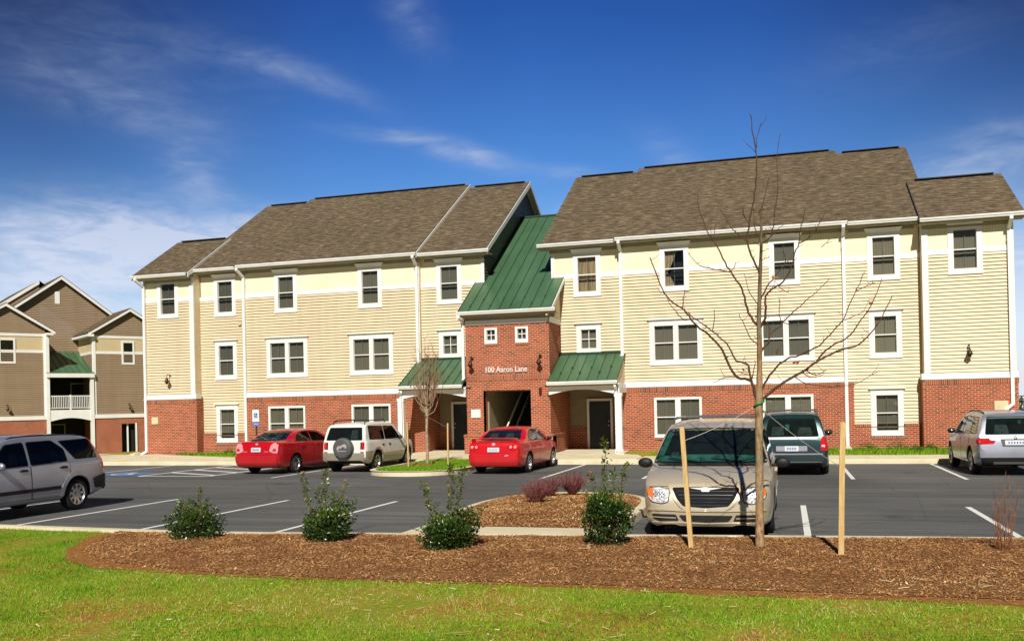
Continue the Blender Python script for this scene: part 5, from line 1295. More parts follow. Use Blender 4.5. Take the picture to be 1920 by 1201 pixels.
c.inside('rear', [(-.16, 1.26), (-.06, 1.26), (-.06, 1.42), (-.16, 1.42)], 'reflection_sticker_teal', 0.01, 'sticker')
m = MB(); h = c.cast('rear', .05, 1.14); h2 = c.cast('rear', .55, 1.2); m.tube([h[0] + h[1] * .02, h2[0] + h2[1] * .02], 0.01, 6); m.build('wiper', M['black_plastic'], c.root)

# silver compact SUV at the left, nose to the camera
CRV = dict(L=4.55, R=0.34, rear=0.93, front=3.55, tum=0.24, crown=0.075, pow=3.2, gap=0.06,
    top=[(0, .60), (0.02, .78), (0.06, 1.0), (0.12, 1.14), (0.28, 1.42), (0.40, 1.575), (0.55, 1.625), (1.1, 1.67), (2.1, 1.675), (2.6, 1.64), (2.82, 1.57), (3.15, 1.36), (3.48, 1.13), (3.60, 1.08), (4.1, 1.0), (4.35, .89), (4.47, .74), (4.55, .5)],
    bot=[(0, .42), (0.15, .34), (0.6, .26), (3.9, .26), (4.4, .3), (4.55, .36)],
    belt=[(0, 1.06), (2.5, 1.01), (3.5, .98), (4.55, .9)],
    plan=[(0, .76), (.03, .80), (.15, .86), (.5, .885), (3.4, .89), (4.1, .85), (4.4, .76), (4.55, .6)])
c = Car('compact_suv', CRV, (-15.80, 16.62 - (4.55 / 2 - 0.93) , lot(15)), R(180), 'silver-grey compact SUV cut off by the left edge, with black bumpers and side mouldings', 'suv', 'paint_silver')
c.wheel(9, rim='alloy', rr=0.66)
def sd(v):
    c.glass('side_window', v, [(0.27, 1.13), (0.93, 1.12), (1.28, 1.51), (0.42, 1.53)], 0.06); c.glass('side_window', v, [(1.18, 1.09), (2.17, 1.06), (2.17, 1.52), (1.50, 1.53), (1.22, 1.34)], 0.05)
    c.glass('side_window', v, [(2.26, 1.06), (3.26, 1.04), (3.12, 1.18), (2.72, 1.49), (2.27, 1.52)], 0.05)
    d1 = door(c, v, [(1.42, .36), (2.19, .36), (2.20, 1.02), (1.14, 1.05), (1.14, .82), (1.36, .66)]); d2 = door(c, v, [(2.23, .36), (3.10, .36), (3.16, .7), (3.24, 1.0), (2.23, 1.02)])
    for t, d in ((1.32, d1), (2.40, d2)):
        c.decal('door_handle', v, [(t - .10, .93), (t + .10, .935), (t + .10, .965), (t + .03, .985), (t - .06, .98), (t - .10, .96)], 'black_plastic', 0.03, 0.01, d)
    c.decal('side_moulding', v, [(1.44, .50), (3.12, .50), (3.12, .575), (1.44, .575)], 'black_plastic', 0.018, 0.012)
    c.decal('sill_cladding', v, [(1.36, .28), (3.12, .28), (3.12, .355), (1.36, .355)], 'paint_silver', 0.012, 0.0)
    for ax in (CRV['rear'], CRV['front']): c.decal('wheel_arch_flare', v, arch_poly(ax, .36, .405, .50, -2, 182), c.paint, 0.02, 0.0)
    c.decal('rear_bumper_wrap', v, [(0.02, .44), (0.40, .44), (0.47, .60), (0.47, .66), (0.30, .70), (0.03, .74)], 'black_plastic', 0.03, 0.02)
    c.decal('taillight', v, [(0.02, .86), (0.10, .86), (0.22, 1.2), (0.44, 1.54), (0.37, 1.55), (0.14, 1.26), (0.05, 1.1)], 'lamp_red', 0.012, 0.01)
c.both(sd)
c.decal('rear_bumper', 'rear', [(-.74, .42), (.74, .42), (.74, .74), (-.74, .74)], 'black_plastic', 0.07, 0.04)
c.glass('rear_window', 'rear', [(-.62, 1.12), (.62, 1.12), (.55, 1.54), (-.55, 1.54)]); c.glass('windscreen', 'front', [(-.76, 1.13), (.76, 1.13), (.64, 1.545), (-.64, 1.545)])
c.decal('front_bumper', 'front', [(-.6, .40), (.6, .40), (.6, .58), (-.6, .58)], 'black_plastic', 0.03, 0.03); c.decal('grille', 'front', [(-.35, .66), (.35, .66), (.38, .76), (-.38, .76)], 'black_plastic', 0.01, 0.02)
for sg in (-1, 1): c.decal('headlight', 'front', [(sg * .42, .66), (sg * .66, .66), (sg * .68, .80), (sg * .44, .79)], 'lamp_clear', 0.01, 0.02)
c.inside('R', [[(2.5, 1.07), (2.72, 1.07), (2.68, 1.30), (2.60, 1.40), (2.52, 1.30)], [(1.4, 1.07), (1.62, 1.07), (1.58, 1.28), (1.5, 1.36), (1.43, 1.28)]]); c.inside('L', [[(2.5, 1.07), (2.72, 1.07), (2.68, 1.30), (2.60, 1.40), (2.52, 1.30)], [(1.4, 1.07), (1.62, 1.07), (1.58, 1.28), (1.5, 1.36), (1.43, 1.28)]])
c.mirror(3.05, 1.06, 'paint', 0.06, (0.10, 0.055, 0.075)); c.rack(.62, 0.62, 2.6, 1.7, 'black_plastic', (), 0.012)

# white two-tone SUV with a covered spare wheel
RAV = dict(L=4.05, R=0.34, rear=0.78, front=3.19, tum=0.17, crown=0.075, pow=3.4, gap=0.06,
    top=[(0, .60), (0.015, .85), (0.04, 1.05), (0.12, 1.33), (0.20, 1.52), (0.30, 1.595), (0.6, 1.635), (1.7, 1.65), (2.15, 1.63), (2.36, 1.56), (2.65, 1.33), (2.93, 1.12), (3.05, 1.06), (3.6, .98), (3.85, .88), (3.97, .72), (4.05, .5)],
    bot=[(0, .40), (0.15, .32), (0.6, .27), (3.5, .27), (4.05, .36)],
    belt=[(0, 1.03), (2.5, 1.02), (4.05, .9)],
    plan=[(0, .755), (.03, .79), (.12, .83), (.4, .845), (3.0, .85), (3.6, .81), (3.9, .72), (4.05, .58)])
c = Car('compact_suv', RAV, (-13.98, 27.55 + 4.05 / 2, lot(29)), R(-1.5), 'white and beige SUV seen from behind with a grey covered spare wheel', 'suv', 'paint_white')
c.wheel(5, rim='alloy')
c.glass('rear_window', 'rear', [(-.66, 1.09), (.64, 1.09), (.58, 1.48), (-.58, 1.48)], 0.05)
c.glass('windscreen', 'front', [(-.72, 1.13), (.72, 1.13), (.66, 1.52), (-.66, 1.52)])
def sd(v):
    c.glass('side_window', v, [(0.32, 1.10), (1.40, 1.07), (1.40, 1.50), (0.38, 1.53)], 0.06); c.glass('side_window', v, [(1.47, 1.07), (2.62, 1.06), (2.52, 1.18), (2.2, 1.48), (1.47, 1.50)], 0.05)
    d1 = door(c, v, [(1.14, .40), (1.42, .40), (1.43, 1.02), (.86, 1.03), (.86, .82), (1.10, .66)]); d2 = door(c, v, [(1.46, .40), (2.62, .40), (2.68, .7), (2.72, 1.01), (1.46, 1.02)])
    for t, d in ((1.22, d1), (1.72, d2)): c.decal('door_handle', v, [(t - .07, .86), (t + .07, .86), (t + .07, .91), (t - .07, .91)], 'black_plastic', 0.02, 0.01, d)
    c.decal('side_cladding', v, [(1.22, .34), (2.72, .34), (2.76, .60), (2.78, .62), (1.16, .62)], 'paint_champagne', 0.02, 0.02)
    c.decal('rear_cladding', v, [(0.02, .42), (0.33, .42), (0.36, .62), (0.46, .72), (0.02, .72)], 'paint_champagne', 0.02, 0.02)
    for ax in (RAV['rear'], RAV['front']): c.decal('wheel_arch_flare', v, arch_poly(ax, .36, .40, .47, 10, 170), 'paint_champagne', 0.025, 0.0)
c.both(sd)
c.decal('rear_bumper', 'rear', [(-.74, .42), (.74, .42), (.74, .66), (-.74, .66)], 'paint_champagne', 0.06, 0.04)
c.plate('rear', -.60, -.14, .455, .60)
for sg in (-1, 1):
    tl = c.decal('taillight', 'rear', [(sg * .60, .78), (sg * .745, .78), (sg * .745, 1.01), (sg * .60, 1.01)], 'lamp_red', 0.014, 0.02)
    c.decal('lamp_edge', 'rear', [(sg * .60, .78), (sg * .645, .78), (sg * .645, 1.01), (sg * .60, 1.01)], 'black_plastic', 0.016, 0.01, tl)
    c.decal('reflector', 'rear', [(sg * .62, .67), (sg * .72, .67), (sg * .72, .70), (sg * .62, .70)], 'lamp_red', 0.07, 0.005)
c.inside('rear', [[(.22, 1.12), (.50, 1.12), (.46, 1.40), (.26, 1.42)]], 'seat_grey'); c.inside('R', [[(.5, 1.12), (.62, 1.12), (.60, 1.44), (.46, 1.46)], [(2.3, 1.08), (2.5, 1.08), (2.38, 1.24), (2.28, 1.3)]], 'cabin_reflection_pale', 0.02)
m = MB(); y = -4.05 / 2; sx = 0.03
m.lathe([(0.001, y - 0.215), (0.25, y - 0.215), (0.315, y - 0.205), (0.345, y - 0.17), (0.35, y - 0.10), (0.345, y - 0.03), (0.32, y + 0.0)], (sx, 0, .82), 'y', 36)
sw = m.build('spare_wheel_cover', M['grey_plastic'], c.root)
m = MB(); yy = y - 0.217
m.add([(sx + a * .95, yy, .82 + b) for a, b in [(-.20, .02), (-.13, .09), (-.05, .085), (.03, .13), (.12, .15), (.185, .10), (.19, .02), (.12, .0), (.10, .05), (.0, .04), (-.04, -.02), (-.10, .02), (-.13, -.05), (-.19, -.05)]], [tuple(range(14))])
for i in range(5): m.box(sx - .15 + i * .065, sx - .10 + i * .065, yy - .001, yy, .72, .75)
m.build('cover_emblem', M['badge_pale'], sw)
c.mirror(2.45, 1.06, 'black_plastic', 0.05, (0.09, 0.05, 0.065)); c.rack(.58, 0.35, 1.9, 1.66, 'black_plastic', (0.55,), 0.09)

# silver SUV at the right edge
X5 = dict(L=4.67, R=0.36, rear=0.92, front=3.74, tum=0.30, crown=0.08, pow=2.9,
    top=[(0, .62), (0.02, .78), (0.05, .97), (0.09, 1.08), (0.26, 1.40), (0.38, 1.58), (0.52, 1.635), (1.0, 1.68), (2.0, 1.70), (2.5, 1.66), (2.75, 1.58), (3.05, 1.37), (3.35, 1.16), (3.48, 1.10), (4.1, 1.01), (4.45, .89), (4.58, .74), (4.67, .5)],
    bot=[(0, .38), (0.2, .30), (0.6, .25), (4.2, .25), (4.67, .32)],
    belt=[(0, 1.05), (2.5, 1.03), (4.67, .9)],
    plan=[(0, .80), (.03, .85), (.12, .91), (.4, .935), (3.6, .935), (4.2, .89), (4.5, .78), (4.67, .6)])
c = Car('large_suv', X5, (5.62, 26.45 + 4.67 / 2, lot(29)), R(1), 'silver SUV cut off by the right edge, seen from behind with red wraparound tail-lamps', 'suv', 'paint_silver')
c.wheel(5, rim='alloy', rr=0.66)
c.glass('rear_window', 'rear', [(-.70, 1.10), (.70, 1.10), (.60, 1.54), (-.60, 1.54)], 0.05); c.glass('windscreen', 'front', [(-.78, 1.16), (.78, 1.16), (.64, 1.54), (-.64, 1.54)])
def sd(v):
    c.glass('side_window', v, [(0.40, 1.12), (1.02, 1.11), (1.10, 1.52), (0.66, 1.52)], 0.05); c.glass('side_window', v, [(1.10, 1.11), (2.08, 1.09), (2.08, 1.54), (1.17, 1.53)], 0.05); c.glass('side_window', v, [(2.15, 1.09), (3.14, 1.08), (3.0, 1.22), (2.62, 1.50), (2.15, 1.54)], 0.05)
    d1 = door(c, v, [(1.38, .40), (2.10, .38), (2.11, 1.04), (1.06, 1.05), (1.06, .86), (1.34, .66)], (1.28, .93)); d2 = door(c, v, [(2.14, .38), (3.20, .40), (3.25, .7), (3.25, 1.03), (2.14, 1.04)], (2.34, .93))
    c.decal('taillight', v, [(0.01, .86), (.20, .87), (.20, .97), (.04, 1.02)], 'lamp_red', 0.01, 0.02)
c.both(sd)
for sg in (-1, 1): c.decal('taillight', 'rear', [(sg * .875, .84), (sg * .52, .86), (sg * .47, .93), (sg * .60, .95), (sg * .62, 1.0), (sg * .87, 1.01)], 'lamp_red', 0.012, 0.015)
c.decal('rear_bumper', 'rear', [(-.84, .50), (.84, .50), (.84, .72), (-.84, .72)], c.paint, 0.05, 0.05); c.decal('bumper_base', 'rear', [(-.80, .34), (.80, .34), (.82, .50), (-.82, .50)], 'under_dark', 0.035, 0.02)
c.decal('chrome_strip', 'rear', [(-.55, .37), (.78, .37), (.78, .39), (-.55, .39)], 'alloy', 0.045, 0.0)
c.decal('tailgate_seam', 'rear', [(-.84, 1.035), (.84, 1.035), (.84, 1.045), (-.84, 1.045)], 'black_plastic', 0.003, 0.0, c.bodyo)
c.decal('plate_recess', 'rear', [(-.32, .78), (.32, .78), (.36, .98), (-.36, .98)], 'grey_plastic', 0.004, 0.02); c.plate('rear', -.26, .26, .82, .94)
c.inside('rear', [[(-.5, 1.12), (-.15, 1.12), (-.17, 1.34), (-.45, 1.34)], [(.1, 1.36), (.18, 1.36), (.18, 1.46), (.1, 1.46)]], 'seat_grey')
bd = c.decal('badge', 'rear', [(.045 * math.cos(R(a)), 1.015 + .045 * math.sin(R(a))) for a in range(0, 360, 24)], 'black_plastic', 0.014, 0.0)
c.decal('badge_quarter', 'rear', [[(0, 1.015), (.03, 1.015), (.021, 1.036), (0, 1.045)], [(0, 1.015), (-.03, 1.015), (-.021, .994), (0, .985)]], 'sign_white', 0.0155, 0.0, bd)
c.mirror(2.92, 1.08, 'black_plastic', 0.09, (0.11, 0.055, 0.08)); c.rack(.62, 0.6, 2.5, 1.7, 'black_plastic', (), 0.03)

# red saloons
def saloon(spec, loc, rz, label, pt, kind):
    c = Car('saloon_car', spec, loc, rz, label, 'car', pt)
    c.wheel(5 if kind == 'spoiler' else 7, rim='alloy', rr=0.66); S_ = spec
    dz = S_['deck']; rw = S_['rw']
    c.glass('rear_window', 'rear', [(-rw[0], dz + .035), (-rw[0] * .5, dz + .02), (rw[0] * .5, dz + .02), (rw[0], dz + .035), (rw[1], rw[2]), (rw[1] * .5, rw[2] + .015), (-rw[1] * .5, rw[2] + .015), (-rw[1], rw[2])], 0.05)
    c.glass('windscreen', 'front', [(-.74, 1.0), (.74, 1.0), (.58, 1.33), (-.58, 1.33)])
    def sd(v):
        c.glass('side_window', v, S_['w1'], 0.04, 0.014); c.glass('side_window', v, S_['w2'], 0.04, 0.014)
        door(c, v, S_['d1'], S_['h1']); door(c, v, S_['d2'], S_['h2'])
    c.both(sd)
    for v in ('R', 'L'):
        q1, q2 = S_['w1'], S_['w2']; c.inside(v, [[(q1[0][0] + .25, q1[0][1] + .01), (q1[0][0] + .55, q1[0][1] + .01), (q1[0][0] + .50, q1[0][1] + .22), (q1[0][0] + .34, q1[0][1] + .24)], [(q2[0][0] + .3, q2[0][1] + .01), (q2[0][0] + .85, q2[0][1] + .0), (q2[0][0] + .55, q2[0][1] + .16), (q2[0][0] + .36, q2[0][1] + .22)]], 'cabin_reflection_pale', 0.02, 'pale_reflection')  # pale shapes stand in for reflections and see-through in the side glass
    c.inside('rear', [[(-.42, dz + .05), (-.12, dz + .05), (-.14, dz + .2), (-.36, dz + .2)], [(.12, dz + .05), (.42, dz + .05), (.36, dz + .2), (.14, dz + .2)]], 'seat_grey')
    c.decal('rear_bumper', 'rear', [(-.76, .30), (.76, .30), (.78, .62), (-.78, .62)], c.paint, 0.05, 0.06)
    c.decal('boot_seam', 'rear', [(-.58, .66), (.58, .66), (.58, .668), (-.58, .668)], 'black_plastic', 0.003, 0.0, c.bodyo)
    c.mirror(S_['mir'], .97, 'paint' if kind != 'spoiler' else 'black_plastic', 0.05, (0.085, 0.05, 0.06))
    return c
MZ = dict(L=4.66, R=0.315, rear=0.97, front=3.645, tum=0.42, crown=0.085, pow=2.6, deck=1.04, rw=(.64, .52, 1.335), mir=3.05,
    top=[(0, .50), (0.015, .62), (0.04, .80), (0.07, .93), (0.12, 1.0), (0.25, 1.035), (0.55, 1.05), (0.72, 1.09), (1.05, 1.25), (1.35, 1.36), (1.65, 1.415), (2.1, 1.435), (2.5, 1.40), (2.75, 1.34), (3.1, 1.16), (3.42, 1.0), (3.55, .965), (4.1, .88), (4.4, .76), (4.56, .64), (4.66, .45)],
    bot=[(0, .34), (0.15, .26), (0.5, .2), (4.2, .19), (4.66, .24)], belt=[(0, .97), (1.0, .965), (3.4, .90), (4.66, .8)],
    plan=[(0, .70), (.03, .76), (.12, .83), (.4, .87), (1.5, .89), (3.4, .885), (4.1, .84), (4.45, .72), (4.66, .5)],
    w1=[(1.08, 1.02), (1.98, 1.0), (1.98, 1.335), (1.62, 1.34), (1.25, 1.22)], w2=[(2.05, 1.0), (3.05, .975), (2.85, 1.10), (2.5, 1.29), (2.05, 1.335)],
    d1=[(1.38, .28), (2.02, .27), (2.03, .95), (1.14, .96), (1.14, .76), (1.34, .6)], d2=[(2.06, .27), (3.08, .28), (3.14, .6), (3.16, .90), (2.06, .95)], h1=(1.36, .84), h2=(2.26, .84))
c = saloon(MZ, (-8.56, 26.85 + 4.66 / 2, lot(29)), R(-2), 'bright red saloon with a rear spoiler and round tail-lamps, in front of the brick entrance', 'paint_red', 'spoiler')
for sg in (-1, 1):
    tl = c.decal('taillight', 'rear', [(sg * .78, .74), (sg * .48, .76), (sg * .44, .86), (sg * .52, .93), (sg * .78, .94)], 'lamp_red', 0.010, 0.03)
    for x in (.56, .70): c.decal('lamp_ring', 'rear', [(sg * x + .045 * math.cos(R(a)), .85 + .045 * math.sin(R(a))) for a in range(0, 360, 30)], 'lamp_pink', 0.018, 0.0, tl)
c.plate('rear', -.19, .19, .70, .83, None); c.decal('badge', 'rear', [(.055 * math.cos(R(a)), .93 + .04 * math.sin(R(a))) for a in range(0, 360, 24)], 'badge_pale', 0.012, 0.0)
m = MB(); L2 = MZ['L'] / 2
m.loft([[(x, -L2 + q + abs(x) ** 3 * .12, z - abs(x) ** 4 * .05) for q, z in ((.05, 1.10), (.06, 1.125), (.16, 1.13), (.27, 1.115), (.27, 1.095))] for x in [-.72 + 1.44 * i / 16 for i in range(17)]], True, True, True)
for sg in (-1, 1): m.loft([[(sg * x, -L2 + q, z) for q, z in ((.06, 1.09), (.27, 1.10), (.30, 1.0), (.10, .97))] for x in (.66, .725)], True, True)
m.build('rear_spoiler', M['paint_red'], c.root)
c.decal('bumper_lamp', 'rear', [(.36, .56), (.50, .58), (.50, .61), (.40, .60)], 'lamp_pink', 0.058, 0.01)
AL = dict(MZ, L=4.80, rear=1.03, front=3.83, deck=1.10, rw=(.66, .50, 1.375), tum=0.44,
    top=[(0, .55), (0.015, .68), (0.04, .88), (0.08, 1.02), (0.14, 1.085), (0.3, 1.11), (0.55, 1.12), (0.75, 1.17), (1.1, 1.31), (1.4, 1.40), (1.7, 1.455), (2.2, 1.475), (2.65, 1.44), (2.9, 1.37), (3.25, 1.18), (3.55, 1.02), (3.7, .985), (4.25, .90), (4.55, .78), (4.7, .65), (4.80, .45)],
    w1=[(1.10, 1.07), (2.05, 1.05), (2.05, 1.37), (1.65, 1.375), (1.28, 1.27)], w2=[(2.12, 1.05), (3.20, 1.01), (3.0, 1.13), (2.62, 1.32), (2.12, 1.37)],
    d1=[(1.44, .28), (2.09, .27), (2.10, 1.0), (1.16, 1.01), (1.16, .80), (1.40, .6)], d2=[(2.13, .27), (3.22, .28), (3.28, .6), (3.30, .95), (2.13, 1.0)], h1=(1.42, .90), h2=(2.36, .90), mir=3.18)
AL['plan'] = [(0, .72), (.03, .78), (.12, .85), (.4, .885), (1.5, .90), (3.5, .89), (4.25, .84), (4.6, .72), (4.80, .5)]; AL['bot'] = [(0, .36), (0.15, .28), (0.5, .2), (4.3, .19), (4.80, .24)]; AL['belt'] = [(0, 1.02), (1.0, 1.01), (3.5, .93), (4.8, .8)]
c = saloon(AL, (-16.66, 26.65 + 4.80 / 2, lot(29)), R(-3), 'dark red saloon with pale clear-lens tail-lamps, parked next to the white SUV', 'paint_darkred', 'plain')
for sg in (-1, 1):
    tl = c.decal('taillight', 'rear', [(sg * .80, .72), (sg * .68, .71), (sg * .50, .78), (sg * .56, .98), (sg * .64, 1.05), (sg * .76, 1.03), (sg * .81, .90)], 'lamp_pink', 0.014, 0.03)
    c.decal('inner_lamp', 'rear', [(sg * .76, .78), (sg * .62, .79), (sg * .66, .86), (sg * .76, .86)], 'lamp_red', 0.018, 0.02, tl)
c.plate('rear', -.19, .17, .76, .90, None); c.decal('badge', 'rear', [[(.055 * math.cos(R(a)), 1.01 + .03 * math.sin(R(a))) for a in range(0, 360, 24)]], 'badge_pale', 0.012, 0.0)
c.decal('script_badge', 'rear', [[(-.56, .76), (-.36, .76), (-.36, .775), (-.56, .775)], [(.30, .76), (.46, .76), (.46, .775), (.30, .775)]], 'badge_pale', 0.01, 0.0)
